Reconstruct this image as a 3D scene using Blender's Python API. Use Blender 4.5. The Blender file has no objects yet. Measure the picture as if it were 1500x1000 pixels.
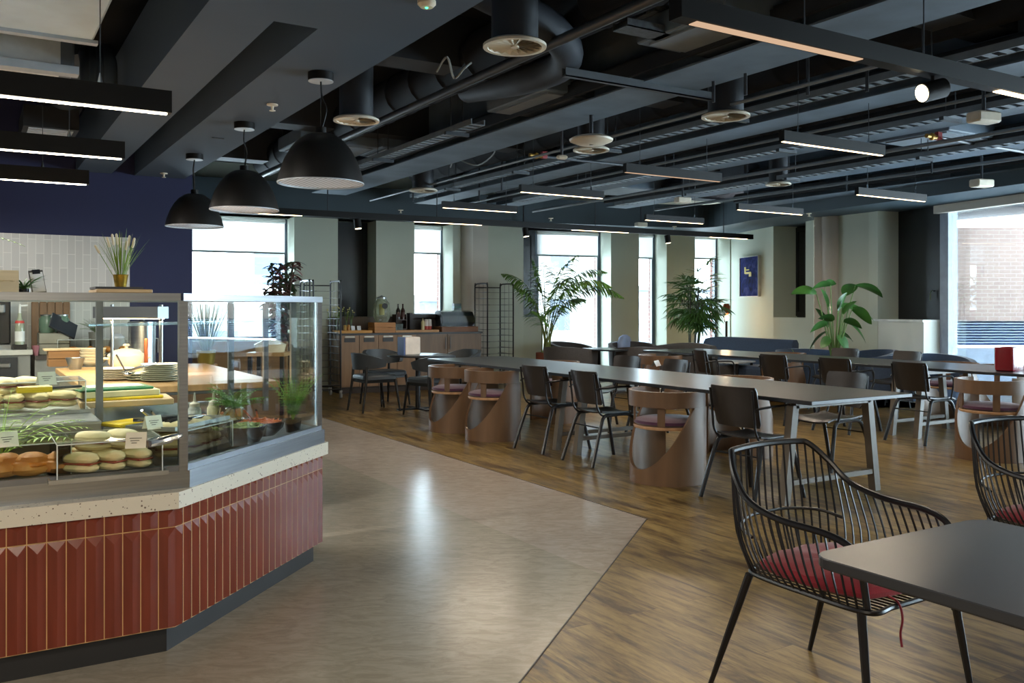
import bpy, math, random
from mathutils import Vector, Matrix
random.seed(7)
PI = math.pi
F = 1300.0; CX = 750.0; HZ = 450.0; H = 1.38
YAW = math.radians(31.45)
FW = Vector((math.sin(YAW), math.cos(YAW), 0)); RT = Vector((math.cos(YAW), -math.sin(YAW), 0))
col = bpy.context.scene.collection

# ---------- survey helpers: read a photo bearing as a real position on a known level
def P(px, py, z):
    d = F*(H-z)/(py-HZ); v = FW*d + RT*(d*(px-CX)/F)
    return Vector((v.x, v.y, z))
def PD(px, d, z=0.0):
    v = FW*d + RT*(d*(px-CX)/F)
    return Vector((v.x, v.y, z))
def ray(px, A, B):
    r = FW + RT*((px-CX)/F); d = B-A
    # A + s d = t r
    det = d.x*(-r.y) - d.y*(-r.x)
    s = ((-A.x)*(-r.y) - (-A.y)*(-r.x))/det
    return Vector((A.x+s*d.x, A.y+s*d.y, 0))
def ztop(d, py): return H + (HZ-py)*d/F

# ---------- materials
MATS = {}
def srgb(h):
    h = h.lstrip('#'); c = [int(h[i:i+2], 16)/255 for i in (0, 2, 4)]
    return tuple((x/12.92 if x <= .04045 else ((x+.055)/1.055)**2.4) for x in c)
class NT:
    def __init__(s, name):
        s.m = bpy.data.materials.new(name); s.m.use_nodes = True
        s.t = s.m.node_tree; s.b = s.t.nodes['Principled BSDF']; s.out = s.t.nodes['Material Output']
    def n(s, typ, **k):
        x = s.t.nodes.new(typ)
        for a, b in k.items():
            if a in x.inputs.keys(): x.inputs[a].default_value = b
            else: setattr(x, a, b)
        return x
    def l(s, a, b): s.t.links.new(a, b)
def mat(name, hexc, rough=.6, metal=0., var=.12, scale=8., bump=0., bscale=60., spec=.5, stretch=(1, 1, 1), sheen=0., emit=None, estr=0., coat=0., hex2=None, detail=4.):
    if name in MATS: return MATS[name]
    t = NT(name); c = srgb(hexc)
    tc = t.n('ShaderNodeTexCoord'); mp = t.n('ShaderNodeMapping'); mp.inputs['Scale'].default_value = stretch
    t.l(tc.outputs['Object'], mp.inputs['Vector'])
    ns = t.n('ShaderNodeTexNoise', Scale=scale, Detail=detail); t.l(mp.outputs[0], ns.inputs['Vector'])
    cr = t.n('ShaderNodeValToRGB'); e = cr.color_ramp.elements
    lo = tuple(max(0, x*(1-var)) for x in c); hi = tuple(min(1, x*(1+var)) for x in c)
    if hex2: lo = c; hi = srgb(hex2)
    e[0].position = .3; e[1].position = .7; e[0].color = lo+(1,); e[1].color = hi+(1,)
    t.l(ns.outputs['Fac'], cr.inputs['Fac']); t.l(cr.outputs['Color'], t.b.inputs['Base Color'])
    t.b.inputs['Roughness'].default_value = rough; t.b.inputs['Metallic'].default_value = metal
    t.b.inputs['Specular IOR Level'].default_value = spec
    if sheen: t.b.inputs['Sheen Weight'].default_value = sheen
    if coat: t.b.inputs['Coat Weight'].default_value = coat; t.b.inputs['Coat Roughness'].default_value = .08
    if bump:
        n2 = t.n('ShaderNodeTexNoise', Scale=bscale, Detail=3.); t.l(mp.outputs[0], n2.inputs['Vector'])
        bp = t.n('ShaderNodeBump', Strength=bump, Distance=.01); t.l(n2.outputs['Fac'], bp.inputs['Height']); t.l(bp.outputs[0], t.b.inputs['Normal'])
    if emit:
        t.b.inputs['Emission Color'].default_value = srgb(emit)+(1,); t.b.inputs['Emission Strength'].default_value = estr
    MATS[name] = t.m; return t.m
def glass(name, tint='ffffff', refl=.9, rough=.0, thick=0.0):
    if name in MATS: return MATS[name]
    t = NT(name); t.t.nodes.remove(t.b)
    tr = t.n('ShaderNodeBsdfTransparent'); tr.inputs[0].default_value = srgb(tint)+(1,)
    gl = t.n('ShaderNodeBsdfGlossy'); gl.inputs['Roughness'].default_value = rough
    fr = t.n('ShaderNodeFresnel', IOR=1.45); mu = t.n('ShaderNodeMath', operation='MULTIPLY'); mu.inputs[1].default_value = refl
    t.l(fr.outputs[0], mu.inputs[0]); mx = t.n('ShaderNodeMixShader'); t.l(mu.outputs[0], mx.inputs[0])
    t.l(tr.outputs[0], mx.inputs[1]); t.l(gl.outputs[0], mx.inputs[2])
    if thick:
        df = t.n('ShaderNodeBsdfDiffuse'); df.inputs[0].default_value = srgb(tint)+(1,)
        m2 = t.n('ShaderNodeMixShader'); m2.inputs[0].default_value = thick
        t.l(mx.outputs[0], m2.inputs[1]); t.l(df.outputs[0], m2.inputs[2]); mx = m2
    t.l(mx.outputs[0], t.out.inputs[0]); MATS[name] = t.m; return t.m
def emis(name, hexc, s):
    if name in MATS: return MATS[name]
    t = NT(name); t.t.nodes.remove(t.b); e = t.n('ShaderNodeEmission', Strength=s); e.inputs[0].default_value = srgb(hexc)+(1,)
    t.l(e.outputs[0], t.out.inputs[0]); MATS[name] = t.m; return t.m

# ---------- mesh builder
class MB:
    def __init__(s): s.v = []; s.f = []; s.sm = []
    def add(s, vs, fs, smooth=False, M=None):
        o = len(s.v)
        for v in vs:
            v = Vector(v); s.v.append(tuple(M @ v) if M else tuple(v))
        for f in fs: s.f.append([i+o for i in f]); s.sm.append(smooth)
        return s
    def box(s, x0, x1, y0, y1, z0, z1, M=None, bev=0.):
        if bev <= 0:
            vs = [(x, y, z) for z in (z0, z1) for y in (y0, y1) for x in (x0, x1)]
            return s.add(vs, [(0, 2, 3, 1), (4, 5, 7, 6), (0, 1, 5, 4), (2, 6, 7, 3), (0, 4, 6, 2), (1, 3, 7, 5)], M=M)
        b = min(bev, abs(x1-x0)*.45, abs(y1-y0)*.45, abs(z1-z0)*.45)
        rings = []
        for (z, ins) in ((z0, b), (z0+b, 0), (z1-b, 0), (z1, b)):
            xa, xb, ya, yb = x0+ins, x1-ins, y0+ins, y1-ins
            c = b
            rings.append([(xa+c-ins*.5, ya, z), (xb-c+ins*.5, ya, z), (xb, ya+c-ins*.5, z), (xb, yb-c+ins*.5, z), (xb-c+ins*.5, yb, z), (xa+c-ins*.5, yb, z), (xa, yb-c+ins*.5, z), (xa, ya+c-ins*.5, z)])
        return s.loft(rings, closed=True, caps=True, M=M)
    def loft(s, rings, closed=True, caps=True, M=None, smooth=False):
        n = len(rings[0]); vs = [p for r in rings for p in r]; fs = []
        for i in range(len(rings)-1):
            for j in range(n if closed else n-1):
                a = i*n+j; b = i*n+(j+1) % n
                fs.append((a, b, b+n, a+n))
        k = len(s.f)
        s.add(vs, fs, smooth, M)
        if caps:
            o = len(s.v)-len(vs)
            s.f.append([o+i for i in range(n)][::-1]); s.sm.append(False)
            s.f.append([o+(len(rings)-1)*n+i for i in range(n)]); s.sm.append(False)
        return s
    def cyl(s, p0, p1, r, n=12, r2=None, M=None, smooth=True, caps=True):
        return s.tube([p0, p1], [r, r if r2 is None else r2], n, M, smooth, caps)
    def tube(s, pts, r, n=8, M=None, smooth=True, caps=True, closed=False):
        pts = [Vector(p) for p in pts]; m = len(pts)
        rs = r if isinstance(r, (list, tuple)) else [r]*m
        tans = []
        for i in range(m):
            if closed: a = pts[(i-1) % m]; b = pts[(i+1) % m]
            else: a = pts[max(i-1, 0)]; b = pts[min(i+1, m-1)]
            t = (b-a); tans.append(t.normalized() if t.length > 1e-9 else Vector((0, 0, 1)))
        up = Vector((0, 0, 1)) if abs(tans[0].z) < .9 else Vector((1, 0, 0))
        u = tans[0].cross(up).normalized(); rings = []
        for i in range(m):
            t = tans[i]; u = (u - t*u.dot(t))
            u = u.normalized() if u.length > 1e-6 else t.orthogonal().normalized()
            w = t.cross(u)
            rings.append([pts[i] + (u*math.cos(2*PI*k/n) + w*math.sin(2*PI*k/n))*rs[i] for k in range(n)])
        if closed: rings.append(rings[0]); caps = False
        return s.loft(rings, True, caps, M, smooth)
    def lathe(s, prof, c=(0, 0, 0), n=24, M=None, smooth=True, caps=False, ang=2*PI):
        c = Vector(c); rings = []
        full = abs(ang-2*PI) < 1e-6
        for (r, z) in prof:
            rings.append([(c.x+r*math.cos(ang*k/n), c.y+r*math.sin(ang*k/n), c.z+z) for k in range(n if full else n+1)])
        return s.loft(rings, full, caps, M, smooth)
    def prism(s, poly, z0, z1, M=None):
        a = sum(poly[i][0]*poly[(i+1) % len(poly)][1]-poly[(i+1) % len(poly)][0]*poly[i][1] for i in range(len(poly)))
        if a < 0: poly = poly[::-1]
        return s.loft([[(p[0], p[1], z0) for p in poly], [(p[0], p[1], z1) for p in poly]], True, True, M)
    def ell(s, c, rx, ry, rz, n=12, m=8, M=None, jit=0.):
        rings = []
        for i in range(m+1):
            a = PI*i/m; rr = max(math.sin(a), .02)
            rings.append([(c[0]+rx*rr*math.cos(2*PI*k/n)*(1+random.uniform(-jit, jit)), c[1]+ry*rr*math.sin(2*PI*k/n)*(1+random.uniform(-jit, jit)), c[2]-rz*math.cos(a)) for k in range(n)])
        return s.loft(rings, True, True, M, True)
    def grid(s, fn, nu, nv, smooth=True, M=None):
        vs = [fn(i/nu, j/nv) for j in range(nv+1) for i in range(nu+1)]
        fs = [(j*(nu+1)+i, j*(nu+1)+i+1, (j+1)*(nu+1)+i+1, (j+1)*(nu+1)+i) for j in range(nv) for i in range(nu)]
        return s.add(vs, fs, smooth, M)
    def shell(s, fn, nu, nv, th, M=None):
        """sheet with thickness: fn(u,v)->(point, normal)"""
        A = []; B = []
        for j in range(nv+1):
            for i in range(nu+1):
                p, nrm = fn(i/nu, j/nv); p = Vector(p); nrm = Vector(nrm).normalized()
                A.append(p+nrm*th/2); B.append(p-nrm*th/2)
        w = nu+1; N = len(A); fs = []
        for j in range(nv):
            for i in range(nu):
                a = j*w+i; fs.append((a, a+1, a+1+w, a+w)); fs.append((N+a, N+a+w, N+a+1+w, N+a+1))
        for i in range(nu):
            fs.append((i, N+i, N+i+1, i+1)); a = nv*w+i; fs.append((a, a+1, N+a+1, N+a))
        for j in range(nv):
            a = j*w; fs.append((a, a+w, N+a+w, N+a)); a = j*w+nu; fs.append((a, N+a, N+a+w, a+w))
        o = len(s.v); s.add(A+B, fs, True, M); return s
    def leaf(s, base, d, L, W, droop=.5, n=6, fold=.15, twist=0., tipw=0.):
        d = Vector(d).normalized(); base = Vector(base)
        side = d.cross(Vector((0, 0, 1)))
        side = side.normalized() if side.length > 1e-3 else Vector((1, 0, 0))
        if twist: side = Matrix.Rotation(twist, 3, d) @ side
        p = base.copy(); cur = d.copy(); vs = []
        for i in range(n+1):
            t = i/n; w = W*.5*(math.sin(PI*min(1, t*.93+.07))**.7)*(1 if t < .98 else .05)
            up = side.cross(cur).normalized()
            vs += [p - side*w + up*w*fold*2, p, p + side*w + up*w*fold*2]
            cur = (cur + Vector((0, 0, -1))*droop/n).normalized(); p = p + cur*L/n
        fs = []
        for i in range(n):
            a = i*3; fs += [(a, a+1, a+4, a+3), (a+1, a+2, a+5, a+4)]
        return s.add(vs, fs, True)
    def build(s, name, m, parent=None, label=None, kind=None, loc=None, autosm=True):
        me = bpy.data.meshes.new(name); me.from_pydata(s.v, [], s.f)
        me.polygons.foreach_set('use_smooth', s.sm); me.materials.append(m); me.validate(); me.update()
        o = bpy.data.objects.new(name, me); col.objects.link(o)
        if parent: o.parent = parent
        if loc: o.location = loc
        if label: o['label'] = label
        if kind: o['kind'] = kind
        if autosm and any(s.sm):
            me.set_sharp_from_angle(angle=math.radians(40))
        return o
def thing(name, label, cat, loc=(0, 0, 0), rz=0., group=None):
    o = bpy.data.objects.new(name, None); col.objects.link(o); o.location = loc; o.rotation_euler = (0, 0, rz)
    o.empty_display_size = .1; o['label'] = label; o['category'] = cat
    if group: o['group'] = group
    return o
def tag(o, label, cat, group=None, kind=None):
    o['label'] = label; o['category'] = cat
    if group: o['group'] = group
    if kind: o['kind'] = kind
    return o
def struct(name, mb, m, label=None):
    o = mb.build(name, m, kind='structure')
    if label: o['label'] = label
    return o
def dup(src, label=None, loc=None, rz=None, group=None, sc=None):
    def rec(o, par):
        c = o.copy(); col.objects.link(c); c.parent = par
        for ch in [x for x in o.children]: rec(ch, c)
        return c
    r = rec(src, None)
    if label: r['label'] = label
    if loc is not None: r.location = loc
    if rz is not None: r.rotation_euler = (0, 0, rz)
    if group: r['group'] = group
    if sc: r.scale = sc
    return r
def arc(c, r, a0, a1, n, z=0):
    return [(c[0]+r*math.cos(a0+(a1-a0)*i/n), c[1]+r*math.sin(a0+(a1-a0)*i/n), z) for i in range(n+1)]
def rrect(x0, x1, y0, y1, r, n=5):
    p = []
    for (cx, cy, a) in ((x1-r, y1-r, 0), (x0+r, y1-r, PI/2), (x0+r, y0+r, PI), (x1-r, y0+r, 1.5*PI)):
        p += [(cx+r*math.cos(a+PI/2*i/n), cy+r*math.sin(a+PI/2*i/n)) for i in range(n+1)]
    return p
def bez(pts, n=8):
    """Catmull-Rom through pts"""
    pts = [Vector(p) for p in pts]; out = []
    for i in range(len(pts)-1):
        p0 = pts[max(i-1, 0)]; p1 = pts[i]; p2 = pts[i+1]; p3 = pts[min(i+2, len(pts)-1)]
        for k in range(n):
            t = k/n; out.append(.5*((2*p1)+(p2-p0)*t+(2*p0-5*p1+4*p2-p3)*t*t+(3*p1-p0-3*p2+p3)*t**3))
    out.append(pts[-1]); return out
# ---------- camera
sc = bpy.context.scene
cam = bpy.data.cameras.new('camera'); camo = bpy.data.objects.new('camera', cam); col.objects.link(camo)
camo.location = (0, 0, H); camo.rotation_euler = (PI/2, 0, -YAW)
cam.sensor_width = 36; cam.lens = F/1500*36; cam.shift_y = -(500-HZ)/1500; cam.clip_end = 300
sc.camera = camo
sc.view_settings.view_transform = 'Standard'; sc.view_settings.look = 'None'; sc.view_settings.gamma = 1
sc.view_settings.exposure = 1.15
# ---------- overcast daylight
w = bpy.data.worlds.new('sky'); sc.world = w; w.use_nodes = True
nt = w.node_tree; bg = nt.nodes['Background']
tc = nt.nodes.new('ShaderNodeTexCoord'); sx = nt.nodes.new('ShaderNodeSeparateXYZ'); cr = nt.nodes.new('ShaderNodeValToRGB')
nt.links.new(tc.outputs['Generated'], sx.inputs[0]); nt.links.new(sx.outputs['Z'], cr.inputs[0]); nt.links.new(cr.outputs[0], bg.inputs[0])
cr.color_ramp.elements[0].position = 0.0; cr.color_ramp.elements[0].color = (.62, .68, .74, 1)
cr.color_ramp.elements[1].position = .35; cr.color_ramp.elements[1].color = (.80, .92, 1.0, 1)
bg.inputs['Strength'].default_value = 17.0

# ---------- materials of the room
def wood_floor():
    t = NT('vinyl_planks'); tc = t.n('ShaderNodeTexCoord'); mp = t.n('ShaderNodeMapping'); mp.inputs['Rotation'].default_value = (0, 0, PI/2)
    t.l(tc.outputs['Object'], mp.inputs[0])
    br = t.n('ShaderNodeTexBrick', Scale=1.0); br.inputs['Brick Width'].default_value = 1.25; br.inputs['Row Height'].default_value = .18
    br.inputs['Mortar Size'].default_value = .0012; br.inputs['Color1'].default_value = (.0, 0, 0, 1); br.inputs['Color2'].default_value = (1, 1, 1, 1); br.inputs['Mortar'].default_value = (.5, .5, .5, 1)
    t.l(mp.outputs[0], br.inputs['Vector'])
    m2 = t.n('ShaderNodeMapping'); m2.inputs['Scale'].default_value = (1.0, 6, 1); t.l(mp.outputs[0], m2.inputs[0])
    add = t.n('ShaderNodeVectorMath', operation='ADD'); sc_ = t.n('ShaderNodeVectorMath', operation='SCALE'); sc_.inputs['Scale'].default_value = 7.
    t.l(br.outputs['Color'], sc_.inputs[0]); t.l(m2.outputs[0], add.inputs[0]); t.l(sc_.outputs[0], add.inputs[1])
    n1 = t.n('ShaderNodeTexNoise', Scale=1.6, Detail=8., Roughness=.65, Distortion=.7); t.l(add.outputs[0], n1.inputs['Vector'])
    n2 = t.n('ShaderNodeTexNoise', Scale=5., Detail=10., Roughness=.7); t.l(add.outputs[0], n2.inputs['Vector'])
    cr = t.n('ShaderNodeValToRGB'); e = cr.color_ramp.elements
    e[0].position = .38; e[0].color = srgb('513a1e')+(1,); e[1].position = .64; e[1].color = srgb('a58a52')+(1,)
    x = cr.color_ramp.elements.new(.48); x.color = srgb('866d3b')+(1,)
    t.l(n1.outputs['Fac'], cr.inputs[0])
    mx = t.n('ShaderNodeMix', data_type='RGBA', blend_type='MULTIPLY'); mx.inputs['Factor'].default_value = .7
    c2 = t.n('ShaderNodeValToRGB'); c2.color_ramp.elements[0].position = .38; c2.color_ramp.elements[0].color = (.3, .26, .22, 1); c2.color_ramp.elements[1].position = .55; c2.color_ramp.elements[1].color = (1, 1, 1, 1)
    t.l(n2.outputs['Fac'], c2.inputs[0]); t.l(cr.outputs[0], mx.inputs[6]); t.l(c2.outputs[0], mx.inputs[7])
    mm = t.n('ShaderNodeMix', data_type='RGBA', blend_type='MIX'); mm.inputs[7].default_value = srgb('57402a')+(1,)
    t.l(br.outputs['Fac'], mm.inputs['Factor']); t.l(mx.outputs[2], mm.inputs[6]); t.l(mm.outputs[2], t.b.inputs['Base Color'])
    t.b.inputs['Roughness'].default_value = .3; t.b.inputs['Specular IOR Level'].default_value = .45
    bp = t.n('ShaderNodeBump', Strength=.08, Distance=.005); t.l(n2.outputs['Fac'], bp.inputs['Height']); t.l(bp.outputs[0], t.b.inputs['Normal'])
    return t.m
def lino(name, c1, c2):
    t = NT(name); tc = t.n('ShaderNodeTexCoord'); mp = t.n('ShaderNodeMapping'); mp.inputs['Scale'].default_value = (1, 1, 1)
    mp.inputs['Rotation'].default_value = (0, 0, .55); m2 = t.n('ShaderNodeMapping'); m2.inputs['Scale'].default_value = (3.5, 9, 1)
    t.l(tc.outputs['Object'], mp.inputs[0]); t.l(mp.outputs[0], m2.inputs[0])
    n1 = t.n('ShaderNodeTexNoise', Scale=2.2, Detail=10., Roughness=.7, Distortion=1.2); t.l(m2.outputs[0], n1.inputs['Vector'])
    cr = t.n('ShaderNodeValToRGB'); cr.color_ramp.elements[0].position = .40; cr.color_ramp.elements[1].position = .60
    cr.color_ramp.elements[0].color = srgb(c1)+(1,); cr.color_ramp.elements[1].color = srgb(c2)+(1,)
    t.l(n1.outputs['Fac'], cr.inputs[0]); t.l(cr.outputs[0], t.b.inputs['Base Color'])
    t.b.inputs['Roughness'].default_value = .23; t.b.inputs['Specular IOR Level'].default_value = .6
    return t.m
def brick(name, c1, c2, mort, sw=.22, sh=.075, rot=False):
    t = NT(name); tc = t.n('ShaderNodeTexCoord'); sp = t.n('ShaderNodeSeparateXYZ'); cb = t.n('ShaderNodeCombineXYZ'); ad = t.n('ShaderNodeMath', operation='ADD')
    t.l(tc.outputs['Object'], sp.inputs[0]); t.l(sp.outputs['X'], ad.inputs[0]); t.l(sp.outputs['Y'], ad.inputs[1]); t.l(ad.outputs[0], cb.inputs['X']); t.l(sp.outputs['Z'], cb.inputs['Y'])
    br = t.n('ShaderNodeTexBrick', Scale=1.0); br.inputs['Brick Width'].default_value = sw; br.inputs['Row Height'].default_value = sh; br.inputs['Mortar Size'].default_value = .006
    br.inputs['Color1'].default_value = srgb(c1)+(1,); br.inputs['Color2'].default_value = srgb(c2)+(1,); br.inputs['Mortar'].default_value = srgb(mort)+(1,)
    t.l(cb.outputs[0], br.inputs['Vector']); t.l(br.outputs['Color'], t.b.inputs['Base Color']); t.b.inputs['Roughness'].default_value = .9
    return t.m
M_WOODF = wood_floor(); M_LINO1 = lino('linoleum_rose', 'a39688', 'b5a99c'); M_LINO2 = lino('linoleum_stone', '989080', 'aaa191')
M_WALL = mat('sage_wall_paint', 'c2c7b6', .85, var=.03, scale=2)
M_WALLB = mat('bone_wall_paint', 'cfc8bc', .85, var=.03, scale=2)
M_DARKP = mat('charcoal_window_panel', '23272a', .25, var=.1, scale=1.5)
M_FRAME = mat('slate_window_frame', '4d5a66', .4, var=.06)
M_PLAS = mat('grey_ceiling_paint', '445364', .75, var=.06, scale=1.2)
M_TEAL = mat('teal_grey_ceiling_paint', '3a4a52', .6, var=.06, scale=1.2)
M_SOFF = mat('worn_grey_soffit_paint', '5f6d7a', .6, var=.25, scale=2.5)
M_BLACK = mat('black_services_paint', '1c1f23', .6, var=.2, scale=3)
M_SLAB = mat('black_slab_paint', '15171a', .8, var=.2, scale=2)
M_NAVY = mat('navy_wall_paint', '1c2145', .7, var=.05, scale=2)
M_GLASS = glass('window_glass', 'dfe7ea', .4)
M_BLIND = mat('white_blind_fabric', 'f0efec', .8, var=.02)
b_ = M_BLIND.node_tree.nodes['Principled BSDF']
_t = M_BLIND.node_tree; _tl = _t.nodes.new('ShaderNodeBsdfTranslucent'); _tl.inputs[0].default_value = (.9, .9, .88, 1)
_mx = _t.nodes.new('ShaderNodeMixShader'); _mx.inputs[0].default_value = .55
_t.links.new(b_.outputs[0], _mx.inputs[1]); _t.links.new(_tl.outputs[0], _mx.inputs[2]); _t.links.new(_mx.outputs[0], _t.nodes['Material Output'].inputs[0])
M_TILEW = None
def white_tile():
    t = NT('white_upright_tiles'); tc = t.n('ShaderNodeTexCoord'); sp = t.n('ShaderNodeSeparateXYZ'); cb = t.n('ShaderNodeCombineXYZ')
    t.l(tc.outputs['Object'], sp.inputs[0]); t.l(sp.outputs['Z'], cb.inputs['X']); t.l(sp.outputs['X'], cb.inputs['Y'])
    br = t.n('ShaderNodeTexBrick', Scale=1.0); br.inputs['Brick Width'].default_value = .3; br.inputs['Row Height'].default_value = .075; br.inputs['Mortar Size'].default_value = .003
    br.inputs['Color1'].default_value = srgb('b9b7b1')+(1,); br.inputs['Color2'].default_value = srgb('c6c4bd')+(1,); br.inputs['Mortar'].default_value = srgb('d8d6ce')+(1,)
    t.l(cb.outputs[0], br.inputs['Vector']); t.l(br.outputs['Color'], t.b.inputs['Base Color']); t.b.inputs['Roughness'].default_value = .25
    return t.m

# ---------- plan of the walls (camera at the origin; read off ceiling line at 2.85 m)
ZC = 2.85
def C(px, py):
    v = P(px, py, ZC); v.z = 0; return v
W0 = C(272, 309.6); W1 = C(763, 333); W2 = C(1070.5, 343.2)
nrm1 = Vector((-(W1-W0).y, (W1-W0).x, 0)).normalized(); nrm2 = Vector((-(W2-W1).y, (W2-W1).x, 0)).normalized()
W0 = W0 - (W1-W0).normalized()*3.2
REV = .46; BRD = .27
def wallseg(mb, A, B, s0, s1, z0, z1, off0, off1):
    d = (B-A).normalized(); n = Vector((-d.y, d.x, 0)); L = (B-A).length
    a = A+d*s0; b = A+d*s1
    q = [a+n*off0, b+n*off0, b+n*off1, a+n*off1]
    mb.prism([(p.x, p.y) for p in q], z0, z1)
def par(px, A, B): return (ray(px, A, B)-A).length*(1 if (ray(px, A, B)-A).dot(B-A) > 0 else -1)
def window_wall(name, A, B, ops, zt=3.66, m=None):
    """ops: (s0,s1,z0,z1)"""
    mb = MB(); br = MB(); L = (B-A).length; s = 0.
    for (a, b, z0, z1) in sorted(ops):
        if a > s+1e-3:
            wallseg(mb, A, B, s, a, 0, zt, 0, REV); wallseg(br, A, B, s-.0 if s else 0, a+.0, -1, zt, REV+.09, REV+BRD)
        if z0 > 0: wallseg(mb, A, B, a, b, 0, z0, 0, REV); wallseg(br, A, B, a, b, -1, z0-.05, REV+.09, REV+BRD)
        if z1 < zt: wallseg(mb, A, B, a, b, z1, zt, 0, REV); wallseg(br, A, B, a, b, z1, zt, REV+.09, REV+BRD)
        s = b
    if s < L-1e-3: wallseg(mb, A, B, s, L, 0, zt, 0, REV); wallseg(br, A, B, s, L, -1, zt, REV+.09, REV+BRD)
    return struct(name, mb, m or M_WALL), br
M_BRK = brick('red_brown_brick', '6e4436', '5e3a30', '80756c')
sA = lambda px: par(px, W0, W1)
sB = lambda px: par(px, W1, W2)
sBo = lambda px: par(px, W1+nrm2*REV, W2+nrm2*REV)
ops1 = [(sA(262), sA(431), .85, ZC), (sA(495), sA(551), 1.22, ZC), (sA(607), sA(663.5), 1.22, ZC)]
ops2 = [(0.01, sB(795), 1.2, ZC), (sB(795), sB(895), .08, ZC), (sB(936), sB(976.5), .08, ZC), (sB(1018), (W2-W1).length-.02, .08, ZC)]
o, br1 = window_wall('wall_back_left', W0, W1, ops1); o2, br2 = window_wall('wall_back_right', W1, W2, ops2)
struct('wall_outer_brick_left', br1, M_BRK); struct('wall_outer_brick_right', br2, M_BRK)

def fill_window(n, A, B, s0, s1, z0, z1, blind_z=None, label='', mull=(), sliver=0.0, st=.05):
    """frame, glass, blind at the back of the reveal"""
    d = (B-A).normalized(); nn = Vector((-d.y, d.x, 0)); ang = math.atan2(d.y, d.x)
    root = bpy.data.objects.new('window_%d' % n, None); col.objects.link(root); root['kind'] = 'structure'
    root['label'] = label
    root.location = A + d*s0 + nn*(REV+.03); root.rotation_euler = (0, 0, ang); L = s1-s0
    fr = MB(); f = st
    fr.box(0, L, -.03, .05, z0, z0+f); fr.box(0, L, -.03, .05, z1-f, z1); fr.box(0, f, -.03, .05, z0+f, z1-f); fr.box(L-f, L, -.03, .05, z0+f, z1-f)
    for x in mull: fr.box(x-.03, x+.03, -.03, .05, z0+f, z1-f)
    fr.build('window_frame', M_FRAME, root)
    MB().box(f, L-f, .005, .015, z0+f, z1-f).build('glass_pane', M_GLASS, root)
    if blind_z:
        MB().box(f*.3, L-f*1.1, -.075, -.072, blind_z, z1-.01).build('roller_blind', M_BLIND, root, label='white roller blind')
        MB().box(f*.3, L-f*1.1, -.085, -.062, blind_z-.03, blind_z).build('blind_bar', mat('blind_bar_grey', '8a8f8e', .5), root)
        fr2 = MB(); fr2.tube([(f*.3, -.07, z1-.05), (L-f, -.07, z1-.05)], .035, 10); fr2.build('blind_roller', M_BLIND, root)
    return root
def dep(p): return p.dot(FW)
def zat(px, py, A, B, off):
    d = (B-A).normalized(); nn = Vector((-d.y, d.x, 0)); q = ray(px, A+nn*off, B+nn*off)
    return ztop(dep(q), py)
fill_window(1, W0, W1, sA(262), sA(431), .85, ZC, zat(350, 368, W0, W1, .42), 'leftmost wide window with half lowered white blind')
fill_window(2, W0, W1, sA(607), sA(663.5), 1.22, ZC, zat(625, 370, W0, W1, .42), 'narrow window above the drinks cupboard, half lowered blind')
fill_window(3, W1, W2, sBo(784), sB(895), .08, ZC, zat(830, 373.5, W1, W2, .42), 'window behind the tall palm, half lowered blind', st=.07)
fill_window(4, W1, W2, sB(936)-.02, sB(976.5), .08, ZC, zat(944, 377, W1, W2, .42), 'narrowest window, between two green piers', st=.07)
fill_window(5, W1, W2, sB(1018)-.02, (W2-W1).length-.02, .08, ZC, zat(1040, 378, W1, W2, .42), 'window behind the fan palm, next to the painting wall', st=.06)
def dark_panel(A, B, s0, s1, z0, z1, num, label):
    d = (B-A).normalized(); nn = Vector((-d.y, d.x, 0)); root = bpy.data.objects.new('window_%d' % num, None); col.objects.link(root)
    root['kind'] = 'structure'; root['label'] = label
    root.location = A+d*s0+nn*(REV+.01); root.rotation_euler = (0, 0, math.atan2(d.y, d.x)); L = s1-s0
    MB().box(0, L, -.01, .05, z0, z1).box(.02, .09, -.035, -.01, z0+.02, z1-.02).box(L-.09, L-.02, -.035, -.01, z0+.02, z1-.02).box(.09, L-.09, -.035, -.01, z0+.02, z0+.1).box(.09, L-.09, -.035, -.01, z1-.1, z1-.02).build('solid_panel', M_DARKP, root)
    return root
dark_panel(W0, W1, sA(495), sA(551), 1.22, ZC, 6, 'charcoal vent panel in the recess above the drinks cupboard')
dark_panel(W1, W2, 0.0, sBo(784), 1.2, ZC, 7, 'charcoal vent panel left of the tall palm')
# pilaster with rounded nose right of the narrow window
dA = (W1-W0).normalized()
pl = MB(); c0 = ray(685, W0, W1)
pl.cyl((c0.x, c0.y, 0), (c0.x, c0.y, ZC+.2), .13, 24)
wallseg(pl, W0, W1, sA(686), sA(711), 0, ZC+.2, -.12, .02)
struct('trim_1', pl, M_WALLB, 'rounded pilaster beside the shelf trolley')
pl = MB(); wallseg(pl, W0, W1, sA(711), (W1-W0).length, 0, ZC+.2, -.10, .005); struct('trim_2', pl, M_WALL, 'sage pier behind the shelf trolley')

# right-hand wall, stepping toward the big window
R = [C(1070.5, 341.2), C(1132.8, 331.3), C(1161.6, 331.9), C(1180, 326.2), C(1180, 324.4), C(1192, 322.5), C(1192.4, 318), C(1210.5, 317.2), C(1211.3, 315), C(1228.4, 316), C(1272.4, 310.8), C(1302.5, 312), C(1383, 301)]
R[0] = W2.copy()
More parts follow.
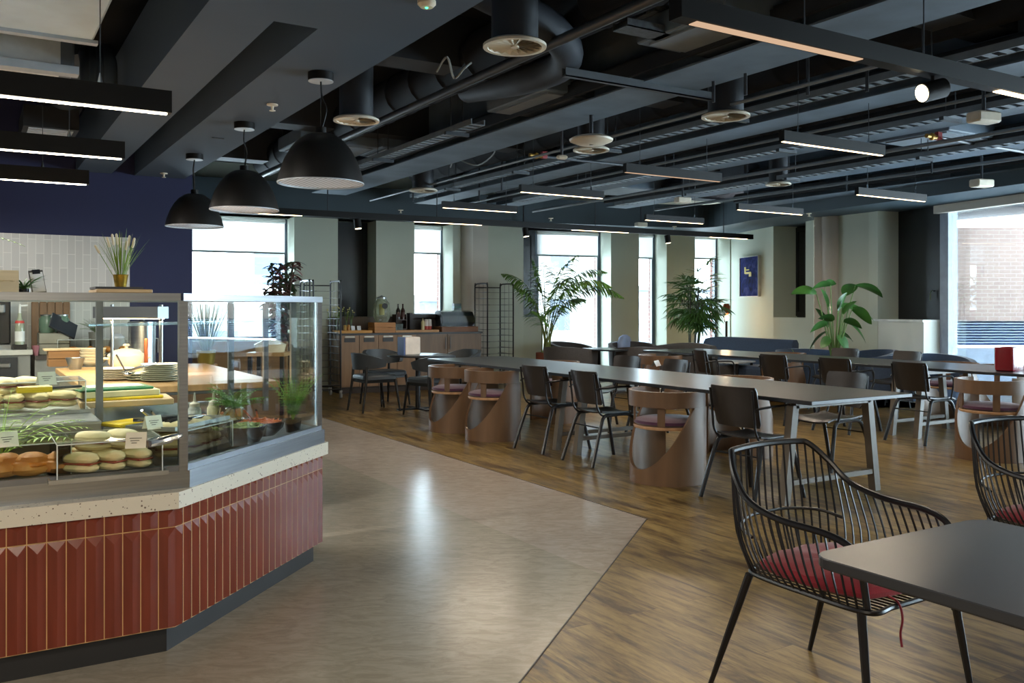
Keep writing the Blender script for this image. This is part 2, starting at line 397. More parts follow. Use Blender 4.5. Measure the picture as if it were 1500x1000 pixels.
# direction of this wall
rd = (R[5]-R[1]).normalized(); rn = Vector((-rd.y, rd.x, 0))
if rn.dot(FW) < 0: rn = -rn
R[2] = R[1]+rn*.5; R[4] = ray(1180, R[1], R[5]); R[3] = R[4]+rn*.5
def wallpoly(name, pts, z0, z1, m, th=.12, label=None):
    mb = MB()
    for a, b in zip(pts[:-1], pts[1:]):
        d = (b-a); L = d.length
        if L < 1e-3: continue
        d.normalize(); n = Vector((-d.y, d.x, 0))
        if n.dot(RT+FW*.3) < 0: n = -n
        q = [a-d*.0, b+d*.0, b+n*th, a+n*th]; mb.prism([(p.x, p.y) for p in q], z0, z1)
    return struct(name, mb, m, label)
wallpoly('wall_right', [R[0], R[1]], 0, ZC+.2, M_WALL, .5)
wallpoly('wall_right_below_recess', [R[1], R[4]], 0, 1.2, M_WALL, .5)
wallpoly('wall_right_strip', [R[4], R[5]], 0, ZC+.2, M_WALL, .5)
dark_panel(R[1], R[1]+rd*3, 0, (R[4]-R[1]).length, 1.2, ZC, 8, 'charcoal vent panel in the recess right of the painting')
wallpoly('wall_right_column', [R[6], R[7]], 0, ZC+.2, M_WALLB, .5)
wallpoly('wall_right_pier', [R[9], R[10]], 0, ZC+.2, M_WALL, .9)
pp = (R[7]+R[9])/2; nn_ = MB(); nn_.cyl((pp.x+.12, pp.y+.1, 0), (pp.x+.12, pp.y+.1, ZC+.1), .2, 28); struct('trim_3', nn_, M_WALLB, 'round column behind the broad-leaved plant')
wallpoly('wall_right_jamb', [R[10], R[11]], 0, ZC+.2, M_WALL, .2)
# charcoal panel with handle and low sill wall
gd = (R[12]-R[11]).normalized()
RE = R[11] + gd*11.5                         # the glazing runs on past the frame
def bigwin():
    L0 = (ray(1384, R[11], R[12])-R[11]).length
    n = Vector((-gd.y, gd.x, 0)); ang = math.atan2(gd.y, gd.x)
    inn = -1 if n.dot(FW+RT) > 0 else 1
    root = bpy.data.objects.new('window_9', None); col.objects.link(root); root['kind'] = 'structure'; root['label'] = 'charcoal casement panel with chrome handle by the big window'
    root.location = R[11]; root.rotation_euler = (0, 0, ang)
    MB().box(0, L0-.02, 0, -inn*.06, 1.2, ZC).box(.03, .13, 0, inn*.02, 1.22, ZC-.02).box(L0-.13, L0-.04, 0, inn*.02, 1.22, ZC-.02).build('solid_panel', M_DARKP, root)
    h = MB(); h.cyl((L0-.16, inn*.02, 1.62), (L0-.16, inn*.07, 1.62), .012, 8); h.tube([(L0-.16, inn*.07, 1.63), (L0-.19, inn*.07, 1.6), (L0-.2, inn*.07, 1.48)], .01, 8)
    h.build('window_handle', mat('chrome', 'c8ccd0', .15, 1.), root, label='chrome lever handle')
    r2 = bpy.data.objects.new('window_10', None); col.objects.link(r2); r2['kind'] = 'structure'; r2['label'] = 'big window overlooking the brick building'
    r2.location = R[11]; r2.rotation_euler = (0, 0, ang); LL = 11.5
    fr = MB(); fr.box(L0-.02, L0+.13, inn*.07, -inn*.1, 0, ZC); fr.box(L0+.13, LL, inn*.05, -inn*.08, 0, .07); fr.box(L0+.13, LL, inn*.05, -inn*.08, ZC-.06, ZC+.3)
    for x in (L0+2.1, L0+4.2, L0+6.3, L0+8.4): fr.box(x-.04, x+.04, inn*.05, -inn*.08, .07, ZC-.06)
    fr.build('window_frame', mat('blue_grey_window_frame', '8d98a8', .4), r2)
    MB().box(L0+.13, LL, -.006, .006, .07, ZC-.06).build('glass_pane', M_GLASS, r2)
    MB().box(L0-.06, LL, inn*.05, inn*.15, ZC-.12, ZC-.005).build('blind_cassette', M_WALLB, r2, label='cream blind cassette')
    return L0, inn
L0, INN = bigwin()
s1 = ray(1353, R[10]-Vector((0, 0, 0)), R[10]+gd*3)
lw = MB(); e0 = R[11]+gd*(L0-.03)
q = [R[10], s1, e0, R[11]]
lw.prism([(p.x, p.y) for p in q], 0, 1.17); struct('wall_right_low', lw, mat('pale_low_wall_paint', 'cfd3cb', .7, var=.03, scale=2))
sl = MB(); sl.prism([(p.x, p.y) for p in [R[10]-(e0-s1).normalized()*.02, s1-(e0-s1).normalized()*.02, e0, R[11]]], 1.17, 1.2); struct('trim_4', sl, mat('sill_white', 'd8dad6', .5), 'window sill above the low wall')

# floor and ceiling
FP = [(-6, -3.5), (16, -3.5), (20, 20), (-6, 20)]
fl = MB(); fl.prism([(-4.5, -3.2), (RE.x+2.4, -3.2), (RE.x+rn.x*.6, RE.y+rn.y*.6), (R[11].x+rn.x*.8, R[11].y+rn.y*.8), (R[1].x+rn.x*.6, R[1].y+rn.y*.6), (W2.x+1.2, W2.y+.6), (W2.x+nrm2.x*.5, W2.y+nrm2.y*.5), (W1.x+nrm1.x*.5, W1.y+nrm1.y*.5), (W0.x, W0.y+.5), (-4.5, W0.y)], -.3, 0); struct('floor', fl, M_WOODF)
c0 = P(947, 760, 0); c1 = P(460, 608, 0); d1 = (c1-c0).normalized(); c2 = P(760, 1000, 0); d2 = (c2-c0).normalized()
k0 = P(460, 664, 0)
L1 = c0 + d1*9; L2 = c0+d2*6
lm = MB(); lm.prism([(p.x, p.y) for p in [c0, L1, Vector((-4.4, L1.y, 0)), Vector((-4.4, L2.y, 0)), L2]], 0, .002); struct('floor_linoleum_rose', lm, M_LINO1)
# stone-coloured field inside it
off = abs((k0-c0).cross(d1).z); side = Vector((-d1.y, d1.x, 0)); side = side if (k0-c0).dot(side) > 0 else -side
i0 = c0+side*off
# intersection with the diagonal edge
def isect(a, da, b, db):
    det = da.x*(-db.y)+da.y*db.x; r = b-a; s = (r.x*(-db.y)+r.y*db.x)/det; return a+da*s
i1 = isect(i0, d1, c0, d2)
lm = MB(); lm.prism([(p.x, p.y) for p in [i1, i0+d1*9, Vector((-4.35, (i0+d1*9).y, 0)), Vector((-4.35, L2.y, 0)), L2]], .002, .0035); struct('floor_linoleum_stone', lm, M_LINO2)
tr = MB(); tr.prism([(p.x, p.y) for p in [c0+side*(-.006), L1-side*.006, L1, c0]], .0, .004); tr.prism([(p.x, p.y) for p in [c0, L2, L2+Vector((.008, 0, 0)), c0+Vector((.008, 0, 0))]], 0, .004)
struct('trim_5', tr, mat('floor_strip', '3c342c', .4), 'thin dark strip around the linoleum')
# soffits
BX = .97*F/1260; 
XE = P(270, 262, ZC).x; XS1 = P(466, 42, ZC).x; XS0 = XS1-.235; XB = P(307, 0, ZC).x
YB = P(270, 262, ZC).y + .0
YS = P(466, 42, ZC).y
cl = MB()
cl.box(XS1, XE, -3.2, YB, ZC, ZC+.12); cl.box(XB, XS0, -3.2, YB, ZC, ZC+.12); cl.box(XS0, XS1, -3.2, YS, ZC, ZC+.12)
cl.box(XS1, XS1+.02, YS, YB, ZC+.12, ZC+.5); cl.box(XS0-.02, XS0, YS, YB, ZC+.12, ZC+.5); cl.box(XE-.02, XE, -3.2, YB, ZC+.12, ZC+.55); cl.box(XB, XB+.02, -3.2, YB, ZC+.12, ZC+.5)
struct('ceiling_soffit', cl, M_PLAS, 'grey plasterboard ceiling over the counter with a long slot')
# slab
cs = MB(); cs.box(-4.6, 22, -3.4, 22, 3.65, 3.8); struct('ceiling', cs, M_SLAB)
# bulkhead around the windows (curved inner corner)
bi = [];
nA = -nrm1*.95; nB = -nrm2*.95
e1 = W0+nA; e2 = W1+nA*.5+nB*.5
rr = R[1]-R[0]; rr.normalize(); rnn = -rn
e3 = isect(e2, (W2-W1).normalized(), R[0]+rnn*.9, rr)
e4 = C(1500, 268.5)
cor = [e3-(W2-W1).normalized()*1.6, e3-(W2-W1).normalized()*.7+rr*.05, e3+rr*.35-(W2-W1).normalized()*.1, e3+rr*1.6]
inner = [e1, e2] + bez(cor, 6) + [e4, e4+gd*5.5]
outer = [e4+gd*5.5-Vector((gd.y, -gd.x, 0))*(-INN)*3]
bk = MB()
O = [W0+nrm1*.4, W1+nrm1*.4, W2+nrm2*.4+Vector((.5, .3, 0)), R[4]+rn*.7, R[11]+rn*.5, RE+rn*.6]
poly = [(p.x, p.y) for p in inner] + [(p.x, p.y) for p in O[::-1]]
bk.prism(poly, ZC, ZC+.1)
for a, b in zip(inner[:-1], inner[1:]):
    d = (b-a).normalized(); n = Vector((-d.y, d.x, 0))*.02
    bk.prism([(a.x, a.y), (b.x, b.y), (b.x+n.x, b.y+n.y), (a.x+n.x, a.y+n.y)], ZC+.1, ZC+.42)
struct('ceiling_bulkhead', bk, M_TEAL, 'teal grey bulkhead running round the windows')
# navy kitchen wall
XW = P(278, 265, ZC).x
nw = MB(); nw.box(-4.5, XW, YB, YB+.15, 0, 3.65); struct('wall_kitchen_navy', nw, M_NAVY)
tx = P(190, 348, 0.)  # tile splashback right edge
tw = MB(); yt = YB-.012
def onY(px, Y): 
    r = FW+RT*((px-CX)/F); t = Y/r.y; return Vector((r.x*t, Y, 0)), t
q, dd = onY(190, yt); ztile = ztop(dd, 348)
tw.box(-4.5, q.x, yt, YB-.001, .9, ztile); struct('wall_kitchen_tiles', tw, white_tile())
# enclosing walls behind the viewer
ew = MB(); ew.box(-4.6, -4.5, -3.3, YB+.2, 0, 3.65); struct('wall_left', ew, M_NAVY)
ew = MB()
ew.box(-4.5, RE.x+2.5, -3.5, -3.2, 0, 3.65)
struct('wall_behind', ew, M_WALLB)
ew = MB(); a = RE; ew.prism([(a.x, a.y), (a.x+.15, a.y), (a.x+2.4, -3.3), (a.x+2.2, -3.3)], 0, 3.65); struct('wall_far_right', ew, M_WALL)
ew = MB(); ew.prism([(p.x, p.y) for p in [W0, W0+nrm1*.5, W0+nrm1*.5-Vector((.2, 0, 0)), Vector((W0.x-.2, YB, 0)), Vector((W0.x, YB, 0))]], 0, 3.65); struct('wall_behind_kitchen', ew, M_WALL)

# ---------- daylight portals in the real openings
def portal(c, nrm, sx_, sz_, name='daylight'):
    l = bpy.data.lights.new(name, 'AREA'); l.shape = 'RECTANGLE'; l.size = sx_; l.size_y = sz_
    l.cycles.is_portal = True
    o = bpy.data.objects.new(name, l); col.objects.link(o); o.location = c
    o.rotation_euler = (-nrm).to_track_quat('-Z', 'Z').to_euler() if False else nrm.to_track_quat('-Z', 'Y').to_euler()
    return o
def wportal(A, B, s0, s1, z0, z1, n, off=REV+.5):
    d = (B-A).normalized(); c = A+d*(s0+s1)/2+n*off; portal(Vector((c.x, c.y, (z0+z1)/2)), -n, s1-s0, z1-z0)
wportal(W0, W1, sA(262), sA(431), .85, ZC, nrm1); wportal(W0, W1, sA(607), sA(663), 1.22, ZC, nrm1)
wportal(W1, W2, sB(787), sB(895), .08, ZC, nrm2); wportal(W1, W2, sB(936), sB(976), .08, ZC, nrm2); wportal(W1, W2, sB(1018), (W2-W1).length, .08, ZC, nrm2)
gn = Vector((-gd.y, gd.x, 0))*INN
wportal(R[11], RE, L0, 11.5, .07, ZC, -gn, .15)
for (a, b) in (): portal(Vector(((a+b)/2, -3.35, 1.42)), Vector((0, 1, 0)), b-a, 2.65)

# ---------- outside world
def facade(name, c1, wc, sw, sh, fw=.55, fh=.5):
    t = NT(name); tc = t.n('ShaderNodeTexCoord'); sp = t.n('ShaderNodeSeparateXYZ'); t.l(tc.outputs['Object'], sp.inputs[0])
    def band(out, step, fr):
        a = t.n('ShaderNodeMath', operation='DIVIDE'); a.inputs[1].default_value = step; t.l(out, a.inputs[0])
        b = t.n('ShaderNodeMath', operation='FRACT'); t.l(a.outputs[0], b.inputs[0])
        c = t.n('ShaderNodeMath', operation='LESS_THAN'); c.inputs[1].default_value = fr; t.l(b.outputs[0], c.inputs[0]); return c.outputs[0]
    ad = t.n('ShaderNodeMath', operation='ADD'); t.l(sp.outputs['X'], ad.inputs[0]); t.l(sp.outputs['Y'], ad.inputs[1])
    x = band(ad.outputs[0], sw, fw); z = band(sp.outputs['Z'], sh, fh)
    m = t.n('ShaderNodeMath', operation='MULTIPLY'); t.l(x, m.inputs[0]); t.l(z, m.inputs[1])
    mx = t.n('ShaderNodeMix', data_type='RGBA'); mx.inputs[6].default_value = srgb(c1)+(1,); mx.inputs[7].default_value = srgb(wc)+(1,)
    t.l(m.outputs[0], mx.inputs['Factor']); t.l(mx.outputs[2], t.b.inputs['Base Color']); t.b.inputs['Roughness'].default_value = .7
    return t.m
def bldg(name, label, px0, px1, d, ytop, m, depth=8, zb=-12, roof=True, ybot=None):
    a = PD(px0, d); b = PD(px1, d); dd = (b-a).normalized(); n = Vector((-dd.y, dd.x, 0)); c = (a+b)/2
    root = thing(name, label, 'building', (c.x, c.y, zb), math.atan2(dd.y, dd.x)); L = (b-a).length
    zt = ztop(d, ytop)-zb; z0 = 0 if ybot is None else ztop(d, ybot)-zb
    MB().box(-L/2, L/2, 0, depth, z0, zt).build('facade', m, root)
    if roof: MB().box(-L/2-.1, L/2+.1, -.15, depth+.1, zt, zt+.3).build('parapet', mat('pale_concrete', '6a6864', .8), root)
    return root
bldg('office_tower', 'pale blue glazed office block seen through the leftmost window', 372, 560, 60, 370, facade('blue_glazing', '4a5666', '3c4a60', 2.2, 2.6, .8, .45), 12, ybot=416)
bldg('white_building', 'white rendered low building below the blue office block', 150, 470, 56, 452, facade('white_render', '6b6a68', '4a5058', 3.4, 3.4, .5, .5))
bldg('white_building', 'white terrace seen through the narrow window over the cupboard', 560, 668, 42, 441, facade('white_render_b', '66696e', '474d57', 2.4, 2.2, .4, .35))
bldg('stone_building', 'pale stone building with dark sash windows behind the tall palm', 700, 912, 30, 350, facade('stone_front', '68645e', '3d434c', 1.5, 2.1, .45, .5))
bldg('white_building', 'distant white building seen between the fan palm fronds', 925, 1120, 60, 425, facade('white_render_c', '6a6a6c', '444b58', 1.4, 1.2, .6, .4))
bb = bldg('brick_building', 'pink brick building with blue louvres outside the big window', 1330, 1900, 17, 333, brick('pale_pink_brick', 'a28a80', 'a88f84', 'b3a59c'), 6, roof=False, ybot=470)
louv = MB(); LL_ = 14.0
base = bb
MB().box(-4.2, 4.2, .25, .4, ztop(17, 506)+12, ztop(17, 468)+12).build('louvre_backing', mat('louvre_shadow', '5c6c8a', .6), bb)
for k in range(9):
    z = ztop(17, 505)+12+k*.052
    louv.add([(-4.2, -.02, z), (4.2, -.02, z), (4.2, .2, z+.03), (-4.2, .2, z+.03), (-4.2, -.02, z-.012), (4.2, -.02, z-.012), (4.2, .2, z+.018), (-4.2, .2, z+.018)], [(0, 1, 2, 3), (7, 6, 5, 4), (0, 4, 5, 1), (1, 5, 6, 2), (2, 6, 7, 3), (3, 7, 4, 0)])
louv.build('louvre_blades', mat('louvre_blue', 'a3b3d0', .5), bb, label='pale blue horizontal louvres')
dk = MB(); a = PD(1250, 12.2); b = PD(1900, 12.2); c = PD(1900, 17.4); d = PD(1250, 17.4)
dk.prism([(p.x, p.y) for p in (a, b, c, d)], -.2, 0.0); tag(dk.build('roof_terrace', mat('pale_paving', '8a8d94', .8)), 'pale paved terrace outside the big window', 'terrace')

pw = MB(); a = PD(1250, 16.6); b = PD(1900, 16.6); c = PD(1900, 16.75); d = PD(1250, 16.75)  # low wall added to tone down the glaring white gap below the louvres
pw.prism([(p.x, p.y) for p in (a, b, c, d)], 0, .62); tag(pw.build('added_parapet', mat('pale_parapet', '9aa3b2', .8, var=.25, scale=1.5)), 'added pale blue-grey low parapet covering the white gap below the louvres', 'parapet')
# ======================= overhead structure and services
def Xm(m, z): return .8532*(z-H)/m            # run parallel to the long tables, from its slope in the photo
def Pxy(px, py, z): v = P(px, py, z); return v.x, v.y
SL = 3.65
n_tr = 10
for i, (m0, m1, z, y0, y1) in enumerate([(.335, .297, 3.0, -3, 12.2), (.234, .219, 3.0, -3, 12.6), (.193, .184, 3.02, -3, 12.6), (.1575, .150, 3.02, -3, 11.6), (.132, .1265, 3.02, -3, 10.4)]):
    xa, xb = Xm(m0, z), Xm(m1, z)
    mb = MB(); mb.box(xa+.01, xb-.01, y0, y1, z, z+.012); mb.box((xa+xb)/2-.03, (xa+xb)/2+.03, y0, y1, z+.012, SL)
    struct('trim_%d' % n_tr, mb, M_SOFF, 'steel roof beam with worn grey underside'); n_tr += 1
    mb = MB(); mb.box(xa-.03, xa, y0, y1, z+.06, z+.16).box(xa, xb, y0, y1, z+.16, z+.19); struct('trim_%d' % n_tr, mb, M_BLACK); n_tr += 1
for i, yb in enumerate((.5, 3.35, 6.1, 8.9, 11.3)):
    mb = MB(); mb.box(XE, 17, yb, yb+.3, 3.25, SL); struct('trim_%d' % n_tr, mb, mat('dark_cross_beam_paint', '2a2e33', .7, var=.2, scale=2), 'cross beam under the roof slab'); n_tr += 1
# dark rafters over the counter side
for xa in (-3.2, -1.6, -.2):
    mb = MB(); mb.box(xa, xa+.22, -3, YB, 3.2, SL); struct('trim_%d' % n_tr, mb, M_BLACK); n_tr += 1

M_DUCT = mat('black_painted_duct', '17191d', .75, var=.3, scale=4, spec=.2); M_GALV = mat('grey_painted_duct', '5c646c', .45, var=.25, scale=3)
M_PIPE = mat('dark_grey_pipe', '34393f', .4, var=.2); M_CREAM = mat('cream_plastic', 'd8cdb8', .5)
def run(name, label, cat, pts, r, m, n=10, rings=0., group=None):
    mb = MB(); mb.tube(pts, r, n)
    o = mb.build(name, m); tag(o, label, cat, group); return o
def yrun(name, label, cat, m_, z, y0, y1, r, mt, group=None): 
    x = Xm(m_, z); return run(name, label, cat, [(x, y0, z), (x, y1, z)], r, mt, 12, group=group)
yrun('pipe', 'long grey pipe just right of the plasterboard ceiling, passing the nearest diffuser', 'pipe', .452, 3.05, -1, 11.8, .033, M_PIPE)
yrun('pipe', 'thin pipe running under the slab beside the worn beam', 'pipe', .36, 3.2, 0, 12, .025, M_PIPE)
yrun('pipe', 'slim conduit in the middle of the room between two beams', 'pipe', .266, 2.92, 3.5, 12, .014, mat('light_conduit', '7c858c', .4))
yrun('pipe', 'grey pipe above the far long table', 'pipe', .170, 2.92, 0, 12, .02, mat('light_conduit', '7c858c', .4))
yrun('pipe', 'pale pipe nearest the right-hand windows', 'pipe', .142, 2.95, 0, 11, .02, mat('light_conduit', '7c858c', .4))
yrun('pipe', 'thin pale conduit between the second and third roof beams', 'pipe', .208, 2.95, 1, 11.8, .014, mat('light_conduit', '7c858c', .4))
def duct(label, m_, z, y0, y1, r, mt=M_DUCT, spiral=.5):
    x = Xm(m_, z); mb = MB(); pts = []; rs = []
    y = y0
    while y < y1:
        pts += [(x, y, z), (x, y+.02, z), (x, y+.04, z), (x, y+spiral-.02, z)]; rs += [r, r*1.04, r, r]; y += spiral
    mb.tube(pts, rs, 20); tag(mb.build('air_duct', mt), label, 'duct')
duct('thick black round duct between plasterboard ceiling and worn beam', .49, 3.35, 2, 11.6, .19)
duct('black round duct behind the first worn beam', .30, 3.38, 0, 11.8, .17)
duct('black round duct over the gap between the long tables', .238, 3.35, 0, 11.8, .18)
duct('black round duct above the far long table', .165, 3.44, -1, 8.6, .16)
# elbow duct near the first diffuser
mb = MB(); a = P(735, 150, 3.0); b = P(560, 150, 3.0)
el = bez([(Xm(.40, 3.1)+.1, 6.9, 3.3), (Xm(.40, 3.1), 5.9, 3.15), (Xm(.40, 3.1)-.05, 5.2, 3.12), (Xm(.40, 3.1)-.5, 4.7, 3.15), (Xm(.40, 3.1)-1.2, 4.6, 3.3)], 6)
mb.tube(el, .11, 16); tag(mb.build('air_duct', mat('dark_galv', '30353c', .65, var=.25, scale=3, spec=.25)), 'grey curved duct elbow beyond the nearest diffuser', 'duct')
# plant boxes (fan coil units) seen from below
def fcu(label, px, py, wx, wy, z=3.1, h=.15, m=M_SOFF):
    x, y = Pxy(px, py, z); r = thing('fan_coil_unit', label, 'air unit', (x, y, z))
    MB().box(0, wx, 0, wy, 0, h, bev=.01).build('casing', m, r)
    MB().box(.06, wx-.06, .06, wy-.06, -.012, 0).build('access_panel', mat('grey_access_panel', '7d858c', .5, var=.1), r)
    [MB().cyl((a, b, h), (a, b, SL-z), .006, 6).build('hanger_rod', M_PIPE, r) for a in (.04, wx-.04) for b in (.04, wy-.04)]
    return r
fcu('grey air unit hanging just above the round beige sensor', 800, 131, .55, .95)
fcu('grey air unit at the top edge of the picture, near the wide track', 1062, 14, .9, .8)
fcu('grey air unit left of the second diffuser, over the pendants', 440, 205, .9, .8, 3.15)
fcu('grey air unit above the short wall of windows', 905, 272, 1.0, .9, 3.15)
fcu('grey air unit near the painting wall', 1090, 255, 1.2, 1.2, 3.15)
fcu('grey air unit behind the white sensor box on its pole', 1390, 190, 1.3, .8, 3.1)
fcu('grey air unit between second and third roof beams', 940, 205, .8, 1.0, 3.15)
fcu('grey air unit over the rack by the plasterboard edge', 560, 215, 1.2, .7, 3.15)
# left-hand bright cassette units
x, y = Pxy(137, 62, 2.95); r = thing('ceiling_air_unit', 'large pale grey air unit in the top left corner', 'air unit', (x, y, 2.95))
MB().box(-2.6, 0, -1.5, 0, 0, .32, bev=.015).build('casing', mat('pale_grey_casing', 'c3d4e2', .5, var=.12, scale=3), r)
MB().box(-2.6, .02, -.05, .01, -.02, .0).build('lip', mat('pale_steel_edge', 'aab1b8', .4), r)
x, y = Pxy(108, 108, 2.88); r = thing('ceiling_air_unit', 'smaller air unit with white filter panel behind the corner unit', 'air unit', (x, y, 2.88))
MB().box(-1.8, 0, -.05, .45, 0, .28, bev=.012).build('casing', mat('grey_unit_side', '5f666d', .5), r)
MB().box(-1.75, -.08, -.058, -.05, .02, .25).box(-1.75, -.08, .03, .37, -.01, 0).build('filter_panel', mat('white_filter', 'd3d4d2', .6), r, label='white filter panel')
mb = MB(); mb.box(-1.85, .02, -.12, -.02, -.03, .02).box(-1.85, .02, .42, .55, -.03, .02); mb.build('frame', mat('pale_steel_edge', 'aab1b8', .4), r)
x, y = Pxy(30, 198, 2.9); r = thing('ceiling_grille_box', 'small gridded white box hanging behind the middle slim lamp', 'air unit', (x, y, 2.9))
MB().box(0, .42, -.5, .35, 0, .18).build('casing', M_BLACK, r)
mb = MB(); [mb.box(.04, .38, -.45+k*.08, -.40+k*.08, -.012, 0) for k in range(10)]; mb.build('grille', mat('pale_grille', 'b4bac0', .5), r)
mb = MB(); mb.tube(bez([(.62, 7.3, 3.4), (.66, 7.8, 3.3), (.7, 8.6, 3.22), (.7, 9.2, 3.2), (.7, 10.2, 3.2)], 8), .17, 18)
tag(mb.build('air_duct', mat('slate_duct', '3a434e', .45, var=.2)), 'slate coloured duct between corner unit and beam over the counter', 'duct')
mb = MB()
for k in range(4):
    x, y = Pxy(128+k*11, 125, 3.0); mb.tube(bez([(x, y+.4, 3.35), (x, y+.2, 3.3), (x, y, 3.15), (x, y-.02, 2.95)], 5), .05, 10)
tag(mb.build('hose_bundle', mat('slate_hose', '48535f', .5)), 'bundle of four slate hoses behind the first slim lamp', 'hose')
# round diffusers
def diffuser(label, px, py, z=2.85, D=.36, stem=True):
    x, y = Pxy(px, py, z); r = thing('ceiling_diffuser', label, 'diffuser', (x, y, z), group='round ceiling diffusers'); R_ = D/2
    MB().lathe([(R_*.82, .03), (R_*.86, .0), (R_, .0), (R_, .015), (R_*.86, .03)], n=32).build('rim', mat('cream_diffuser', 'd2c9b6', .5), r)
    mb = MB()
    for k in range(18):
        a = 2*PI*k/18; M = Matrix.Rotation(a, 4, 'Z')
        mb.add([(R_*.12, -.006, .008), (R_*.84, -.03, .004), (R_*.84, .022, .03), (R_*.12, .01, .02)], [(0, 1, 2, 3)], M=M)
    mb.cyl((0, 0, .0), (0, 0, .03), R_*.13, 12); mb.build('swirl_blades', mat('cream_diffuser', 'd2c9b6', .5), r)
    MB().lathe([(.001, .031), (R_*.84, .031)], n=24).build('back_plate', mat('tan_diffuser_back', '8d8069', .6), r)
    MB().cyl((0, 0, .034), (0, 0, .5 if stem else .12), R_*.74, 20).build('duct_neck', mat('dark_duct_neck', '23262b', .5), r)
    return r
diffuser('largest round cream diffuser, top centre of the picture', 754, 70, D=.36)
diffuser('round cream diffuser just right of the nearest pendant', 522, 178)
diffuser('round diffuser on a black drum above the drinks cupboard', 620, 280)
diffuser('round diffuser directly under the beige disc sensor', 866, 221, D=.34, stem=True)
diffuser('round cream diffuser right of the long unistrut bar', 1063, 172, D=.37)
diffuser('small round diffuser high up in front of the painting wall', 1140, 271, D=.3)
# sensors on poles
def pole_box(label, px, py, z=2.75, w=.2, group='white sensor boxes on ceiling poles'):
    x, y = Pxy(px, py, z); r = thing('sensor_box', label, 'sensor', (x, y, z), -.2, group=group)
    MB().box(-w/2, w/2, -w*.3, w*.3, 0, w*.36, bev=.012).build('case', M_CREAM, r)
    MB().cyl((0, 0, w*.36), (0, 0, SL-z), .014, 8).build('pole', M_PIPE, r)
    return r
pole_box('nearest white sensor box on a pole, upper right', 1441, 180, w=.22)
pole_box('white sensor box on a pole over the gap between the long tables', 1000, 297)
pole_box('white sensor box on a pole over the shelf trolley', 767, 332, w=.2)
pole_box('white sensor box on a pole before the narrowest window', 939, 332, w=.2)
pole_box('white sensor box on a pole above the far right window', 1438, 274, w=.24)
pole_box('small white sensor left of the beige disc', 823, 233, w=.1)
x, y = Pxy(866, 212, 2.75); r = thing('disc_sensor', 'beige rounded disc hanging from a black pole, centre of the ceiling', 'sensor', (x, y, 2.75))
MB().lathe([(.02, 0), (.12, .005), (.18, .03), (.185, .045), (.15, .065), (.06, .085), (.02, .085)], n=28).build('disc', M_CREAM, r)
MB().cyl((0, 0, .085), (0, 0, SL-2.75), .017, 8).build('pole', M_PIPE, r)
# unistrut and cable trays
def xbar(name, label, cat, px0, py0, px1, z, w, h, m, slots=False):
    x, y = Pxy(px0, py0, z); q = FW+RT*((px1-CX)/F); t = y/q.y; x1 = q.x*t
    mb = MB(); mb.box(x, x1, y-w/2, y+w/2, z, z+h*.15).box(x, x1, y-w/2, y-w/2+.006, z, z+h).box(x, x1, y+w/2-.006, y+w/2, z, z+h)
    tag(mb.build(name, m), label, cat); return x, y, x1
xbar('support_channel', 'dark steel channel crossing the black pole of the disc sensor', 'channel', 826, 112, 1040, 2.95, .045, .06, mat('channel_steel', '4b5157', .5))
xbar('cable_tray', 'perforated tray under the wide track, top of the picture', 'cable tray', 908, 42, 1075, 3.1, .15, .05, mat('tray_steel', '5d646a', .45, .3, var=.3, scale=30))
xbar('cable_tray', 'short tray above the first perforated tray', 'cable tray', 945, 22, 1060, 3.25, .2, .05, mat('tray_steel', '5d646a', .45, .3, var=.3, scale=30))
def ytray(label, m_, z, y0, y1, w=.11):
    x = Xm(m_, z); mb = MB(); mb.box(x, x+.01, y0, y1, z, z+.05).box(x+w, x+w+.01, y0, y1, z, z+.05)
    y = y0
    while y < y1: mb.box(x+.01, x+w, y, y+.05, z+.0, z+.006); y += .11
    r = thing('cable_tray', label, 'cable tray', (0, 0, 0)); mb.build('tray', mat('tray_steel_light', '747d84', .45, .3), r)
    y = y0+.4
    while y < y1: rr = MB(); rr.cyl((x+.01, y, z+.05), (x+.01, y, SL), .005, 5); rr.cyl((x+w, y, z+.05), (x+w, y, SL), .005, 5); rr.box(x-.05, x+w+.06, y-.02, y+.02, z-.03, z-.0); rr.build('hanger', M_PIPE, r); y += 1.7
ytray('pale cable tray running above the near long table', .249, 2.95, 1.5, 11.6)
ytray('pale cable tray running left of the far long table', .195, 2.92, .5, 11.0, .14)
ytray('pale cable tray running past the right-hand windows', .158, 2.9, 0, 10.5, .12)
ytray('pale cable tray beyond the pendants', .365, 2.98, 6.8, 11.6, .13)
# hangers
k = 0
for (px, py0, py1) in ((605, 225, 300), (702, 250, 300), (735, 215, 285), (1045, 95, 160), (1092, 60, 150), (1270, 100, 145), (1183, 100, 150), (1365, 225, 260), (1240, 230, 285)):
    a = P(px, py1, 2.8); mb = MB(); mb.cyl((a.x, a.y, 2.85), (a.x, a.y, SL), .012, 6)
    tag(mb.build('hanger_rod', M_PIPE), 'thin dark rod hanging from the roof slab', 'rod', 'plain hanger rods of the services')
# loose cables
for (lab, pts) in (('loose looped cable hanging over the near long table', [(660, 245), (668, 240), (700, 235), (725, 222), (705, 222)]), ('curled wire above the nearest pendant', [(640, 105), (655, 95), (665, 103), (680, 100), (690, 103)])):
    mb = MB(); mb.tube(bez([tuple(P(a, b, 3.0).to_2d())+(3.0+.06*math.sin(i*2.1),) for i, (a, b) in enumerate(pts)], 5), .008, 6); tag(mb.build('loose_cable', mat('grey_cable', '80837f', .6)), lab, 'cable')
